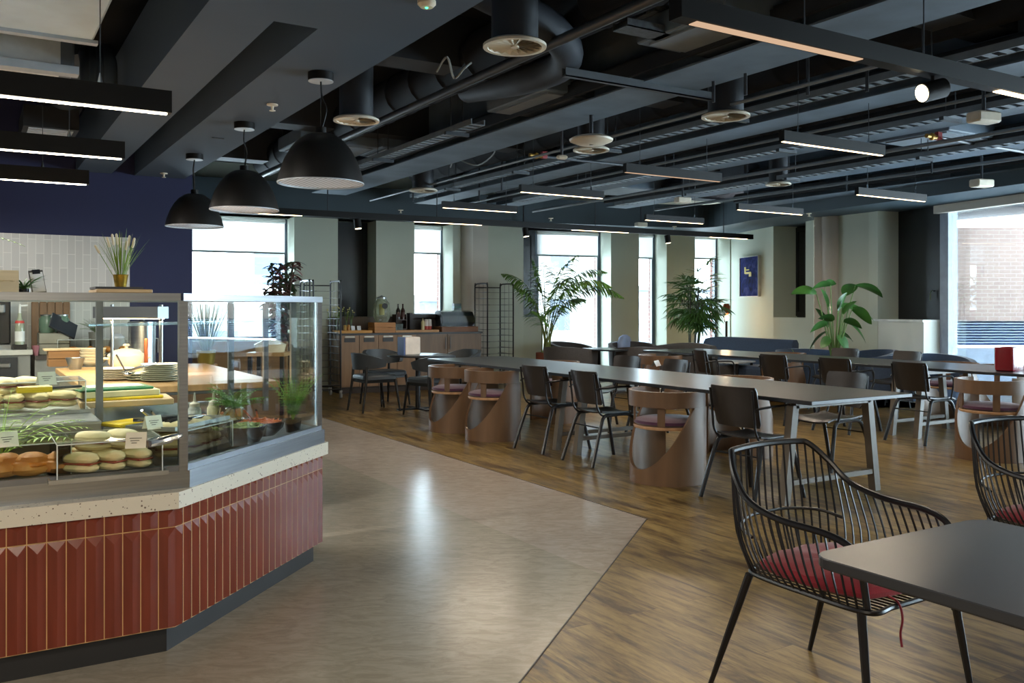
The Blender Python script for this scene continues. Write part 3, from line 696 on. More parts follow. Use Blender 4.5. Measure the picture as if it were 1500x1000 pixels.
# red / brass valve pieces
for (lab, px, py, z) in (('small brass valve with red handle, upper right services', 1365, 200, 2.95), ('small brass valve with red handle above the near table lamp', 785, 228, 2.95)):
    a = P(px, py, z); r = thing('pipe_valve', lab, 'valve', tuple(a))
    MB().tube([(-.08, 0, 0), (.08, 0, 0)], .02, 10).ell((0, 0, 0), .035, .03, .035).build('body', mat('brass', 'a07a34', .4, .6), r)
    MB().box(.07, .13, -.02, .02, -.02, .05).build('handle', mat('valve_red', '8a1c1c', .5), r)
    MB().tube([(.1, 0, 0), (2.2, 0, .0)], .016, 8).build('pipe', M_PIPE, r)

# ---------- slim linear lamps
M_LBODY = mat('black_lamp_body', '141210', .5, spec=.2)
M_LED = emis('warm_led', 'ffdcae', 5.0); M_LEDL = emis('soft_white_led', 'fff0d4', 12.0); M_LEDD = emis('dim_led', 'd8b494', .45)
def arealamp(x, y, z, L, e, c, w=.03):
    l = bpy.data.lights.new('lamp_light', 'AREA'); l.shape = 'RECTANGLE'; l.size = L; l.size_y = w; l.energy = e; l.color = c
    o = bpy.data.objects.new('lamp_light', l); col.objects.link(o); o.location = (x, y, z); return o
def lamp_bar(label, px0, py0, px1, z=2.6, led=None, h=.08, w=.05, grp='slim black linear lamps', wires=True, x0=None, x1=None, ledw=.02, l0=0, l1=0):
    x, y = Pxy(px0, py0, z); q = FW+RT*((px1-CX)/F); xe = q.x*y/q.y
    if x0 is not None: x = x0
    L = xe-x; r = thing('linear_lamp', label, 'lamp', (x, y, z), group=grp)
    MB().box(0, L, -w/2, w/2, 0, h).build('housing', M_LBODY, r)
    MB().box(l0+.01, L-l1-.01, -ledw/2, ledw/2, -.004, 0).build('light_strip', led or M_LED, r, label='glowing strip')
    arealamp(x+L/2, y, z-.01, L-.05, 10, (1, .85, .66) if led is None else (1, .8, .6))
    if wires:
        [MB().cyl((a, 0, h), (a, 0, SL-z), .0025, 5).build('wire', M_PIPE, r) for a in (L*.15, L*.85)]
        [MB().cyl((a, 0, h), (a, 0, h+.05), .012, 8, .003).build('wire_grip', mat('chrome', 'c8ccd0', .15, 1.), r) for a in (L*.15, L*.85)]
    return r
lamp_bar('slim lamp over the near end of the near long table', 1145, 207, 1293)
lamp_bar('unlit-looking slim lamp third from the far end over the near long table', 915, 252, 1055, led=M_LEDD)
lamp_bar('slim lamp over the middle of the near long table', 762, 281, 883)
lamp_bar('slim lamp over the far end of the near long table', 648, 304, 757)
lamp_bar('slim lamp over the far long table, nearest to the big window', 1255, 285, 1355)
lamp_bar('slim lamp over the middle of the far long table', 1080, 307, 1175)
lamp_bar('slim lamp over the far end of the far long table', 945, 322, 1030)
lamp_bar('upper of the three slim lamps at the left edge', -260, 0, 250, 2.42, M_LEDL, .11, .06, ledw=.03) if False else None
for (lab, px, py) in (('upper of the three slim lamps over the counter', 250, 167), ('middle of the three slim lamps over the counter', 182, 233), ('lowest of the three slim lamps over the counter', 130, 270.5)):
    x, y = Pxy(px, py, 2.4); r = thing('linear_lamp', lab, 'lamp', (x-2.9, y, 2.4), group='slim lamps over the counter')
    MB().box(0, 2.9, -.035, .035, 0, .115).build('housing', M_LBODY, r)
    arealamp(x-1.45, y, 2.39, 2.8, 34, (1, .95, .88))
    MB().box(.02, 2.88, -.012, .012, -.006, 0).build('light_strip', M_LEDL, r, label='glowing strip')
    [MB().cyl((a, 0, .115), (a, 0, SL-2.4), .003, 5).build('wire', M_PIPE, r) for a in (.5, 2.56)]
    [MB().cyl((a, 0, .115), (a, 0, .17), .014, 8, .003).build('wire_grip', mat('chrome', 'c8ccd0', .15, 1.), r) for a in (.5, 2.56)]
for yy in (-1.6, .1):  # unseen lamps added as warm fill for the counter and floor
    for xx in (-2.6, -.9, 3.2):
        r = thing('linear_lamp', 'added unseen slim fill lamp over the hall behind the viewer', 'lamp', (xx, yy, 2.6), group='added fill lamps behind the viewer')
        MB().box(0, 1.5, -.025, .025, 0, .08).build('housing', M_LBODY, r); MB().box(.01, 1.49, -.01, .01, -.004, 0).build('light_strip', M_LED, r, label='glowing strip'); [MB().cyl((a_, 0, .08), (a_, 0, SL-2.6), .0025, 5).build('wire', M_PIPE, r) for a_ in (.2, 1.3)]
        arealamp(xx+.75, yy, 2.59, 1.45, (26 if xx < 1 else 3), (1, .86, .68))
# wide track with spotlight
x, y = Pxy(1015, 33, 2.6); r = thing('track_lamp', 'long black lighting track crossing the upper right corner', 'lamp', (x-.1, y, 2.6))
MB().box(0, 6.2, -.04, .04, 0, .09).build('housing', M_LBODY, r)
def xat(px, Y): q = FW+RT*((px-CX)/F); return q.x*Y/q.y
a = xat(1258, y); MB().box(.1, a-x+.1, -.025, .025, -.004, 0).build('light_strip', M_LEDD, r, label='dim peach strip')
a = xat(1460, y); MB().box(a-x+.1, a-x+1.5, -.022, .022, -.004, 0).build('light_strip', M_LED, r, label='bright strip')
[MB().cyl((q, 0, .09), (q, 0, SL-2.6), .004, 5).build('wire', M_PIPE, r) for q in (xat(1353, y)-x+.1, .8)]
def spot(label, px, Y, z, tilt=(0, 0, -1), s=1., face=True):
    X = xat(px, Y); r = thing('spotlight', label, 'spotlight', (X, Y, z)); t = Vector(tilt).normalized()
    c = Vector((0, 0, -.075*s)); MB().cyl(tuple(c-t*.07*s), tuple(c+t*.07*s), .052*s, 20).build('barrel', M_LBODY, r)
    MB().cyl((0, 0, 0), (0, 0, -.05*s), .01, 8).build('stem', M_LBODY, r)
    if face: MB().cyl(tuple(c+t*.0701*s), tuple(c+t*.073*s), .045*s, 20).build('lens', emis('spot_lens', 'fff0c8', 4.0 if s > .9 else 1.2), r)
spot('lit black spotlight on the wide track, upper right', 1366, y, 2.6, tuple(-RT*1.0-FW*.3+Vector((0, 0, -.3))), 1.0)
ld = bpy.data.lights.new('spot_light', 'SPOT'); ld.energy = 12; ld.spot_size = .9; ld.color = (1, .88, .7); ld.shadow_soft_size = .04
lo = bpy.data.objects.new('spot_light', ld); col.objects.link(lo); lo.location = (xat(1355, y), y-.05, 2.5); lo.rotation_euler = (-RT*.75-FW*.55+Vector((0, 0, -.9))).to_track_quat('-Z', 'Y').to_euler()
# track in front of the back windows
x, y = Pxy(1094, 350, 2.6); x0 = xat(300, y)
tdir = Vector((P(1094, 350, 2.6)-P(607, 324.5, 2.6)))
a0 = P(607, 324.5, 2.6); tn = tdir.normalized(); beg = a0-tn*3.6; Lt = (P(1101, 350.5, 2.6)-beg).length
r = thing('track_lamp', 'long black lighting track in front of the back windows', 'lamp', tuple(beg), math.atan2(tn.y, tn.x))
MB().box(0, Lt, -.03, .03, 0, .085).build('housing', M_LBODY, r)
def tpos(px): q = ray(px, Vector((beg.x, beg.y, 0)), Vector((beg.x+tn.x, beg.y+tn.y, 0))); return (q-Vector((beg.x, beg.y, 0))).length
for (p0, p1) in ((340, 442), (607, 705), (838, 920), (1040, 1094)):
    MB().box(tpos(p0), tpos(p1), -.014, .014, -.004, 0).build('light_strip', M_LED if p0 != 340 else M_LED, r, label='glowing strip')
[MB().cyl((tpos(q), 0, .085), (tpos(q), 0, 1.05), .008, 6).build('wire', M_PIPE, r) for q in (480, 640, 872, 1060)]
for (lab, px) in (('silver-fronted spotlight before the dark recess by the first rack', 524), ('small black spotlight hanging left of the tall palm', 770), ('small black spotlight over the fan palm', 978)):
    q = ray(px, Vector((beg.x, beg.y, 0)), Vector((beg.x+tn.x, beg.y+tn.y, 0))); spot(lab, px, q.y, 2.6, (0.1, -.1, -1), .95, True)
# sprinklers and small ceiling devices
def sprinkler(label, px, py, z=ZC):
    a = P(px, py, z); r = thing('sprinkler', label, 'sprinkler', tuple(a), group='fire sprinklers')
    MB().lathe([(.005, 0), (.04, -.003), (.04, -.012), (.012, -.018), (.008, -.045), (.022, -.047), (.022, -.052), (.002, -.052)], n=16).build('head', mat('brass_white', 'd8ceb8', .4), r)
for i, (px, py, lab) in enumerate(((399, 152, 'sprinkler in the grey ceiling left of the nearest pendant cord'), (240, 253, 'sprinkler where grey ceiling meets navy wall'), (587, 307, 'sprinkler in the bulkhead above the drinks cupboard'), (988, 331, 'sprinkler in the bulkhead over the fan palm'), (807, 319, 'sprinkler in the bulkhead over the tall palm'), (1185, 312, 'sprinkler in the bulkhead by the painting wall'))): sprinkler(lab, px, py)
a = P(625, 2, ZC); r = thing('smoke_detector', 'round green-lit detector at the very top of the picture', 'detector', tuple(a))
MB().lathe([(.003, -.03), (.03, -.03), (.045, -.015), (.045, 0)], n=20).build('body', M_CREAM, r); MB().ell((0, 0, -.03), .008, .008, .006).build('green_light', emis('green_led', '38d080', 3.), r)
a = P(319, 202, ZC); mb = MB(); mb.box(-.05, .05, -.015, .015, -.006, 0); o = mb.build('ceiling_slot', M_BLACK, loc=tuple(a)); tag(o, 'tiny dark slot cover in the grey ceiling between the far pendants', 'cover')

# ---------- dome pendants
M_PBLK = mat('black_dome_enamel', '1a1918', .38, var=.1); M_WOUT = mat('rim_white', 'b9c2cc', .4)
def grille_mat():
    t = NT('honeycomb_louvre'); tc = t.n('ShaderNodeTexCoord'); v = t.n('ShaderNodeTexVoronoi', Scale=34.); v.inputs['Randomness'].default_value = 0.
    t.l(tc.outputs['Object'], v.inputs['Vector']); cr = t.n('ShaderNodeValToRGB'); cr.color_ramp.elements[0].position = .35; cr.color_ramp.elements[1].position = .5
    cr.color_ramp.elements[0].color = (.04, .05, .07, 1); cr.color_ramp.elements[1].color = (.75, .82, .92, 1); t.l(v.outputs['Distance'], cr.inputs[0]); t.l(cr.outputs[0], t.b.inputs['Base Color']); t.b.inputs['Roughness'].default_value = .4
    t.b.inputs['Emission Color'].default_value = (.7, .8, 1, 1); t.l(cr.outputs[0], t.b.inputs['Emission Color']); t.b.inputs['Emission Strength'].default_value = .06
    return t.m
M_GRL = grille_mat()
cz = [(470, 107, 'nearest and largest-looking black dome pendant'), (358, 180, 'middle one of the three black dome pendants'), (285, 226, 'farthest black dome pendant, against the navy wall')]
pen0 = None
for i, (px, py, lab) in enumerate(cz):
    a = P(px, py, ZC)
    if pen0 is None:
        d = 5.57; rad = 64*5.45/F; zb = H+(HZ-268)*5.57/F-ZC; zt = H+(HZ-196)*5.57/F-ZC; hh = zt-zb
        pen0 = r = thing('dome_pendant', lab, 'pendant lamp', tuple(a), group='black dome pendants')
        MB().lathe([(.001, 0), (.08, 0), (.08, -.05), (.001, -.05)], n=28, caps=False).build('canopy', M_LBODY, r)
        MB().lathe([(.001, -.0505), (.078, -.0505), (.078, -.054), (.001, -.054)], n=28).build('canopy_cap', M_WOUT, r, label='pale underside of the canopy')
        prof = [(rad, 0), (rad*.985, hh*.06), (rad*.93, hh*.24), (rad*.84, hh*.46), (rad*.70, hh*.68), (rad*.54, hh*.85), (rad*.38, hh*.95), (rad*.3, hh*.985), (rad*.12, hh), (.001, hh)]
        MB().lathe([(x, z+zb) for x, z in prof], n=48).build('shade', M_PBLK, r)
        MB().lathe([(rad, zb), (rad*1.0, zb-.006), (rad*.97, zb-.006), (rad*.965, zb+.01)], n=48).build('rim', M_WOUT, r, label='pale rim')
        MB().lathe([(.001, zb+.004), (rad*.97, zb+.004)], n=48).build('louvre', M_GRL, r, label='pale honeycomb louvre')
        MB().tube(bez([(0, 0, -.05), (.01, .01, -.14), (.035, .0, -.22), (.02, 0, -.3), (0, 0, zt+.02)], 6), .006, 6).build('cord', M_LBODY, r)
        MB().cyl((0, 0, -.05), (0, 0, zt), .0015, 5).build('wire', mat('chrome', 'c8ccd0', .15, 1.), r)
        MB().cyl((0, 0, zt), (0, 0, zt+.04), .035, 14).build('cap', M_LBODY, r)
    else:
        q = dup(pen0, lab, tuple(a), .8*i)
# ======================= seating and tables
M_CHBLK = mat('black_stained_ply', '231f1d', .36, var=.15, scale=5, stretch=(1, 6, 1), spec=.5)
M_TUBE = mat('black_powder_coat', '15161a', .35, var=.08)
M_PLY = mat('walnut_ply', '6f543c', .42, var=.18, scale=3, stretch=(4, 4, .5), bump=.05)
M_PLYE = mat('pale_ply_edge', 'c39a74', .5, var=.15, scale=20)
M_PURP = mat('plum_wool', '4e2b45', .95, var=.15, scale=60, bump=.15, bscale=200, sheen=.3)
M_TOP = mat('graphite_table_top', '2a2d32', .3, var=.05, scale=3, spec=.5)
M_TOPE = mat('black_table_edge', '1f2023', .5)
M_TLEG = mat('taupe_table_frame', '6f675b', .45, var=.06)

def make_school_chair(label):
    t = thing('school_chair', label, 'chair')           # faces +x
    def seat(u, v):
        x = -.20+.42*u; y = (v-.5)*.40*(1-.06*u)
        z = .452 + .018*(abs(v-.5)*2)**2 - .018*math.sin(PI*u) - .03*max(0, u-.82)/.18
        return (x, y, z), (0, 0, 1)
    MB().shell(seat, 10, 8, .012).build('seat', M_CHBLK, t)
    def back(u, v):
        a = (u-.5)*2; z = .53+.29*v; x = -.235-.07*(v)-.0 + .045*(abs(a)**2); w = .205*(1-.05*(1-v)) 
        if v > .93 or v < .07: w *= .93
        return (x, a*w, z), (1, -.25*a, .15)
    MB().shell(back, 10, 10, .012).build('backrest', M_CHBLK, t)
    for s in (-1, 1):
        MB().tube(bez([(-.33, s*.235, .0), (-.22, s*.205, .33), (-.17, s*.19, .425), (-.08, s*.185, .44)], 5), .016, 8).build('leg', M_TUBE, t)
        MB().tube(bez([(.25, s*.235, .0), (.17, s*.205, .33), (.12, s*.19, .425), (.0, s*.185, .44), (-.08, s*.185, .44)], 5), .016, 8).build('leg', M_TUBE, t)
        MB().tube(bez([(-.285, s*.185, .80), (-.26, s*.185, .62), (-.24, s*.185, .50), (-.17, s*.18, .43), (.0, s*.17, .43)], 5), [.009]*21, 8).build('back_upright', M_TUBE, t)
        MB().tube(bez([(-.27, s*.2, .665), (-.2, s*.235, .68), (.02, s*.245, .685), (.09, s*.245, .67), (.11, s*.24, .60), (.12, s*.205, .44)], 5), .009, 8).build('armrest', M_TUBE, t)
    MB().tube([(-.22, -.2, .33), (-.22, .2, .33)], .006, 6).build('stretcher', M_TUBE, t)
    return t
def make_tub(label):
    t = thing('plywood_tub_chair', label, 'chair'); Rr = .295
    def low(ph): return .11+.49*(1-math.cos(ph)) if ph < PI/2 else .60
    def fn(u, v):                                   # ph measured from the back (-x)
        ph = (u-.5)*2*math.radians(128); a = PI+ph; lo = min(low(abs(ph)), .60)
        p = (Rr*math.cos(a), Rr*math.sin(a), v*lo); return p, (math.cos(a), math.sin(a), 0)
    MB().shell(fn, 48, 8, .022).build('base_shell', M_PLY, t)
    def bn(u, v):
        ph = (u-.5)*2*math.radians(118); a = PI+ph; rr = Rr+.004
        return (rr*math.cos(a), rr*math.sin(a), .602+.122*v), (math.cos(a), math.sin(a), 0)
    MB().shell(bn, 40, 3, .026).build('back_band', M_PLY, t)
    for s in (-1, 1):
        def un(u, v):
            a = PI+s*(.55+.22*u); return ((Rr-.03)*math.cos(a), (Rr-.03)*math.sin(a), .45+.20*v), (math.cos(a), math.sin(a), 0)
        MB().shell(un, 4, 4, .016).build('upright', M_PLY, t)
    MB().lathe([(.001, .425), (.27, .425), (.275, .44), (.27, .448), (.001, .448)], n=36).build('seat_board', M_PLYE, t, label='pale plywood seat board')
    MB().lathe([(.001, .449), (.25, .449), (.272, .465), (.265, .485), (.22, .50), (.1, .507), (.001, .508)], n=36).build('seat_cushion', M_PURP, t, label='plum round seat cushion')
    return t
def long_table(label, X0, X1, Y0, Y1, frames):
    t = thing('long_table', label, 'table', ((X0+X1)/2, (Y0+Y1)/2, 0)); w = (X1-X0)/2; l = (Y1-Y0)/2
    MB().box(-w, w, -l, l, .722, .75, bev=.003).build('table_top', M_TOP, t)
    for fy in frames:
        y = fy-(Y0+Y1)/2
        fr = MB()
        for s in (-1, 1):
            xt = s*(w-.14); xb = s*(w-.05); g = .03
            fr.add([(xb-g, y-g, 0), (xb+g, y-g, 0), (xb+g, y+g, 0), (xb-g, y+g, 0), (xt-g, y-g, .69), (xt+g, y-g, .69), (xt+g, y+g, .69), (xt-g, y+g, .69)], [(0, 3, 2, 1), (4, 5, 6, 7), (0, 1, 5, 4), (1, 2, 6, 5), (2, 3, 7, 6), (3, 0, 4, 7)])
            fr.build('leg', M_TLEG, t); fr = MB()
        MB().box(-w+.14, w-.14, y-.03, y+.03, .668, .722).build('top_rail', M_TLEG, t)
        MB().box(-w+.1, w-.1, y-.022, y+.022, .13, .165).build('foot_rail', M_TLEG, t)
    return t
T1 = long_table('near long graphite table lined with black and plywood chairs', 4.81, 5.90, 4.02, 9.86, (4.30, 6.78, 7.12, 9.6))
T2 = long_table('far long graphite table with a red box on it', 8.47, 9.55, 1.6, 10.15, (1.9, 5.75, 6.05, 9.7))

sch = make_school_chair('tmp'); tub = make_tub('tmp'); used = {'s': False, 't': False}
def put(kind, x, y, rz, label, grp):
    src = sch if kind == 's' else tub
    if not used[kind]:
        used[kind] = True; src.location = (x, y, 0); src.rotation_euler = (0, 0, rz); src['label'] = label; src['group'] = grp; return src
    return dup(src, label, (x, y, 0), rz, grp)
def Yat(px, X): q = FW+RT*((px-CX)/F); return q.y*X/q.x
G1 = 'black stacking chairs at the near long table'; G2 = 'plywood tub chairs at the near long table'; G3 = 'black stacking chairs at the far long table'; G4 = 'plywood tub chairs at the far long table'
put('t', 4.68, 8.86, .05, 'leftmost plywood tub chair at the near long table', G2)
put('t', 4.73, 8.10, -.03, 'plywood tub chair second from the left, beside a black chair', G2)
put('s', 4.90, 7.20, .06, 'left one of the two adjoining black chairs on the camera side of the near table', G1)
put('s', 4.90, 6.37, -.02, 'right one of the two adjoining black chairs on the camera side of the near table', G1)
put('t', 4.78, 5.42, .0, 'largest-looking plywood tub chair, between two black chairs', G2)
put('s', 4.90, 4.60, .10, 'black chair at the near right corner of the near long table', G1)
put('s', 6.22, 8.02, PI+.1, 'leftmost black chair seen across the near long table', G1)
put('s', 6.22, 7.22, PI-.05, 'middle black chair seen across the near long table', G1)
put('s', 6.20, 5.02, PI, 'black chair across the near table, close to its right end', G1)
put('t', 6.05, 8.92, PI, 'plywood tub chair with plum seat glimpsed under the left part of the near table', G2)
put('t', 6.15, 5.98, PI+.1, 'plywood tub chair across the near table, lilac seat behind the corner chair', G2)
XN = 8.42
put('s', XN, Yat(1030, 8.15), -.35, 'slightly turned black chair at the left of the far long table', G3)
put('s', XN, Yat(1131, 8.15), .0, 'second black chair from the left on the camera side of the far table', G3)
put('s', XN, Yat(1220, 8.15), .04, 'third black chair from the left on the camera side of the far table', G3)
put('s', XN+.02, Yat(1330, 8.15), -.04, 'rightmost black chair on the camera side of the far table', G3)
put('t', 8.15, Yat(968, 8.15), .0, 'orange-brown plywood tub chair at the left end of the far table', G4)
put('t', 8.0, Yat(1453, 8.0), .0, 'plywood tub chair in front of the red box on the far table', G4)
put('s', 9.98, Yat(1241, 10.25), PI+.08, 'left black chair on the window side of the far table', G3)
put('s', 9.98, Yat(1329, 10.25), PI-.05, 'right black chair on the window side of the far table', G3)
put('t', 10.0, Yat(1148, 10.0), PI, 'plywood tub chair with pinkish rim behind the far table, left of the plant', G4)
put('t', 9.95, Yat(1392, 9.95), PI, 'plywood tub chair with lilac seat seen between far table and rightmost black chair', G4)
put('t', 9.95, Yat(1466, 9.95), PI, 'plywood tub chair behind the far table below the red box', G4)
# red box, menu box, paper tent
r = thing('display_box', 'glossy deep red box standing on the far long table', 'box', tuple(P(1478, 543, .75)), .15)
w = .145; prof = [(w*.86, 0), (w*.97, .012), (w, .05), (w, .235), (w*.97, .235), (w*.965, .05), (.01, .03)]
def sq_lathe(prof, asp=.62):
    mb = MB(); rings = []
    for (rr, z) in prof: rings.append([(p[0], p[1], z) for p in rrect(-rr, rr, -rr*asp, rr*asp, rr*.22, 4)])
    return mb.loft(rings, True, True, smooth=True)
sq_lathe(prof).build('box', mat('glossy_red', '8f0f20', .25, var=.05, coat=.5), r)
r = thing('small_card', 'white folded card on the near long table between two far chairs', 'card', tuple(P(961, 536, .75)), .6)
MB().add([(-.1, -.03, 0), (.1, -.03, 0), (.1, 0, .06), (-.1, 0, .06), (-.1, .03, 0), (.1, .03, 0)], [(0, 1, 2, 3), (3, 2, 5, 4)]).build('card', mat('white_card', 'd9dde0', .6), r)

# ---------- foreground table and wire chairs
FT = thing('cafe_table', 'dark graphite cafe table in the lower right corner, rounded corners', 'table', (2.2, .62, 0))
poly = rrect(-.37, .38, -.92, .92, .06, 6)
mb = MB(); mb.loft([[(x*.995, y*.998, .722) for x, y in poly], [(x, y, .726) for x, y in poly], [(x, y, .747) for x, y in poly], [(x*.996, y*.998, .75) for x, y in poly]], True, True)
mb.build('table_top', M_TOP, FT)
for (x, y) in ((.30, .45), (.3, -.82), (-.3, -.82)):
    MB().box(x-.02, x+.02, y-.02, y+.02, 0, .722).build('leg', M_TUBE, FT)
MB().box(-.3, .3, -.5, -.46, .69, .722).box(-.02, .02, -.8, .8, .69, .722).build('under_frame', M_TUBE, FT)
M_RED = mat('wine_red_cushion', '8c2230', .9, var=.12, scale=12, bump=.1, bscale=150, sheen=.2)
def make_wire(label):
    t = thing('wire_armchair', label, 'chair')            # faces +x ; rail is one hoop
    # hoop: from front of left arm, round the back top, to front of right arm
    def half(s): return [(.33, s*.262, .445), (.315, s*.270, .56), (.285, s*.280, .625), (.2, s*.292, .655), (.02, s*.300, .668), (-.11, s*.292, .705), (-.19, s*.27, .78), (-.245, s*.225, .842), (-.268, s*.18, .853)]
    A = half(1); B = half(-1)[::-1]
    rail = bez(A+[(-.285, 0, .857)]+B, 7)
    MB().tube(rail, .0118, 8).build('top_rail', M_TUBE, t)
    seat = [(.33, .262), (.345, .15), (.352, 0), (.345, -.15), (.33, -.262), (.1, -.262), (-.12, -.235), (-.19, -.17), (-.21, 0), (-.19, .17), (-.12, .235), (.1, .262)]
    sp = []
    n = len(seat)
    for i in range(n):
        p0, p1, p2, p3 = [Vector(seat[(i+k) % n]+(.432,)) for k in (-1, 0, 1, 2)]
        for k in range(8):
            q = k/8; sp.append(.5*((2*p1)+(p2-p0)*q+(2*p0-5*p1+4*p2-p3)*q*q+(p3*1-p0+3*p1-3*p2)*q**3))
    MB().tube(sp, .0095, 8, closed=True).build('seat_ring', M_TUBE, t)
    # rods from seat ring to rail
    L = [0]
    for a, b in zip(rail[:-1], rail[1:]): L.append(L[-1]+(b-a).length)
    def on(pts, LL, s):
        s = min(max(s, 0), LL[-1]-1e-6)
        for i in range(len(LL)-1):
            if LL[i+1] >= s: return pts[i].lerp(pts[i+1], (s-LL[i])/(LL[i+1]-LL[i]+1e-9))
    # lower path = seat ring from front-left round the back to front-right
    low = [p for p in sp]
    # order it: start at (.25,.265) going backwards through (.05,.262)
    st = low[0:1]+low[::-1][:]
    st = [p for p in st]
    cut = []
    for p in st:
        cut.append(p)
        if (p-Vector((.33, -.262, .432))).length < .012: break
    LB = [0]
    for a, b in zip(cut[:-1], cut[1:]): LB.append(LB[-1]+(b-a).length)
    N = 46
    tot = L[-1]; a0 = .215
    mb = MB()
    for i in range(N+1):
        f = i/N; top = on(rail, L, a0+(tot-2*a0)*f); bot = on(cut, LB, .03+(LB[-1]-.06)*f)
        out = Vector((bot.x*.35, bot.y*.5, 0)); m = bot.lerp(top, .35)+out.normalized()*.028 if out.length > 0 else bot.lerp(top, .35)
        m2 = bot.lerp(top, .8)+(out.normalized()*.012)
        mb.tube(bez([bot, m, m2, top], 3), .0040, 5)
    mb.build('wire_rods', M_TUBE, t)
    sr = MB()
    for i in range(19):
        y = -.235+.47*i/18; xb = -.205+.33*(abs(y)**2)*3.2; xb = -.19 if abs(y) < .12 else xb
        sr.tube([(xb, y, .43), (.335, y, .433)], .0032, 5)
    sr.build('seat_rods', M_TUBE, t)
    mb = MB(); mb.tube(bez([(-.12, .262, .57), (-.2, .225, .59), (-.255, .12, .6), (-.265, 0, .602), (-.255, -.12, .6), (-.2, -.225, .59), (-.12, -.262, .57)], 5), .006, 6); mb.build('lumbar_rail', M_TUBE, t)
    for sx, sy in ((1, 1), (1, -1), (-1, 1), (-1, -1)):
        a = Vector((.31, sy*.262, .50)) if sx > 0 else Vector((-.135, sy*.25, .55))
        b = Vector((.31, sy*.262, .43)) if sx > 0 else Vector((-.15, sy*.24, .43)); c = Vector((.37, sy*.30, 0)) if sx > 0 else Vector((-.29, sy*.29, 0))
        MB().tube([b, b.lerp(c, .5), c], [.015, .013, .009], 8).build('leg', M_TUBE, t)
    def cu(u, v):
        a = 2*PI*u; r = v; ex = 1/ (max(abs(math.cos(a)), abs(math.sin(a)))**.55)
        x = .08+.25*r*math.cos(a)*ex; y = .246*r*math.sin(a)*ex
        return x, y, r
    cm = MB(); rings = []
    for (r, z) in ((.02, .442), (.9, .442), (.99, .454), (1.0, .468), (.96, .484), (.75, .5), (.4, .505), (.02, .504)):
        rings.append([(lambda q: (q[0], q[1], z+.004*math.sin(9*q[0]*10)*math.cos(q[1]*40)*(1 if z > .47 else 0)))(cu(k/40, r)) for k in range(40)])
    cm.loft(rings, True, True, smooth=True); c = cm.build('seat_cushion', M_RED, t, label='wine red seat cushion')
    MB().tube(bez([(.30, -.12, .455), (.352, -.13, .445), (.37, -.135, .40), (.36, -.13, .35), (.368, -.135, .31)], 5), .004, 5).build('tie', M_RED, c)
    MB().tube(bez([(.30, .17, .455), (.34, .18, .45), (.36, .185, .43), (.35, .19, .42)], 5), .004, 5).build('tie', M_RED, c)
    return t
w1 = make_wire('black wire armchair with wine red cushion, complete, at the end of the cafe table')
w1.location = (2.62, 2.12, 0); w1.rotation_euler = (0, 0, -PI/2+.06)
w2 = dup(w1, 'black wire armchair with red cushion cut off by the right picture edge', (4.08, 2.08, 0), -PI/2-.12)

# ---------- round table group
def upholst(): return mat('dark_slate_leather', '33383d', .55, var=.1, scale=6)
rt = thing('round_table', 'small dark round table in front of the drinks cupboard', 'table', (5.2, 10.95, 0))
MB().lathe([(.001, .715), (.40, .715), (.42, .722), (.42, .738), (.41, .742), (.001, .742)], n=48).build('table_top', M_TOP, rt)
MB().cyl((0, 0, .02), (0, 0, .715), .035, 16).build('pedestal', M_TUBE, rt)
mb = MB(); [mb.box(-.3, .3, -.03, .03, .0, .02, M=Matrix.Rotation(a, 4, 'Z')) for a in (0, PI/2)]; mb.build('cross_foot', M_TUBE, rt)
mb = MB(); mb.lathe([(.001, 0), (.02, 0)], n=6)
r = thing('menu_stand', 'cream menu box with blue spine on the round table', 'menu box', (5.06, 10.93, .742), .1)
MB().box(-.11, .13, -.08, .08, 0, .24, bev=.01).build('box', mat('cream_menu', 'c9bcae', .6, var=.12, scale=9), r); MB().box(-.13, -.11, -.085, .085, 0, .24).build('spine', mat('blue_spine', '25366e', .5), r, label='blue spine')
def make_arm(label):
    t = thing('upholstered_armchair', label, 'chair')
    def bk(u, v):
        ph = (u-.5)*2*1.75; a = PI+ph; w = 1-.12*max(0, abs(ph)-1.1); rx = .25; ry = .275
        lo = .56+.045*(abs(ph)/1.75)**2; hi = .775-.09*(max(0, abs(ph)-.5)/1.25)**1.2
        fl = 1+.10*v
        return (rx*math.cos(a)*fl*w, ry*math.sin(a)*fl*w, lo+(hi-lo)*v), (math.cos(a), math.sin(a), -.1)
    MB().shell(bk, 30, 5, .05).build('backrest', M_UPH, t)
    poly = rrect(-.23, .25, -.24, .24, .09, 5)
    MB().loft([[(x*.96, y*.96, .42) for x, y in poly], [(x, y, .43) for x, y in poly], [(x, y, .465) for x, y in poly], [(x*.93, y*.93, .485) for x, y in poly]], True, True, smooth=True).build('seat', M_UPH, t)
    for sx in (-1, 1):
        for sy in (-1, 1):
            top = (-.2, sy*.21, .6) if sx < 0 else (.2, sy*.21, .43)
            MB().tube([(sx*.27, sy*.24, 0), (sx*.21, sy*.215, .42), top], [.013, .02, .018], 8).build('leg', M_BWOOD, t)
    MB().box(-.21, .21, -.215, .215, .385, .42).build('seat_frame', M_BWOOD, t)
    return t
M_UPH = mat('dark_slate_leather', '3c4247', .5, var=.1, scale=6); M_BWOOD = mat('black_wood', '141516', .4)
ua = make_arm('dark upholstered armchair left of the round table, seen from behind'); ua.location = (4.62, 11.1, 0); ua.rotation_euler = (0, 0, .05); ua['group'] = 'upholstered chairs round the small table'
g_ = ua['group']
dup(ua, 'dark upholstered armchair right of the round table with its back to the camera', (5.06, 10.26, 0), PI/2+.25, g_)
dup(ua, 'grey armchair behind the menu box on the cupboard side', (5.06, 11.75, 0), -PI/2+.2, g_)
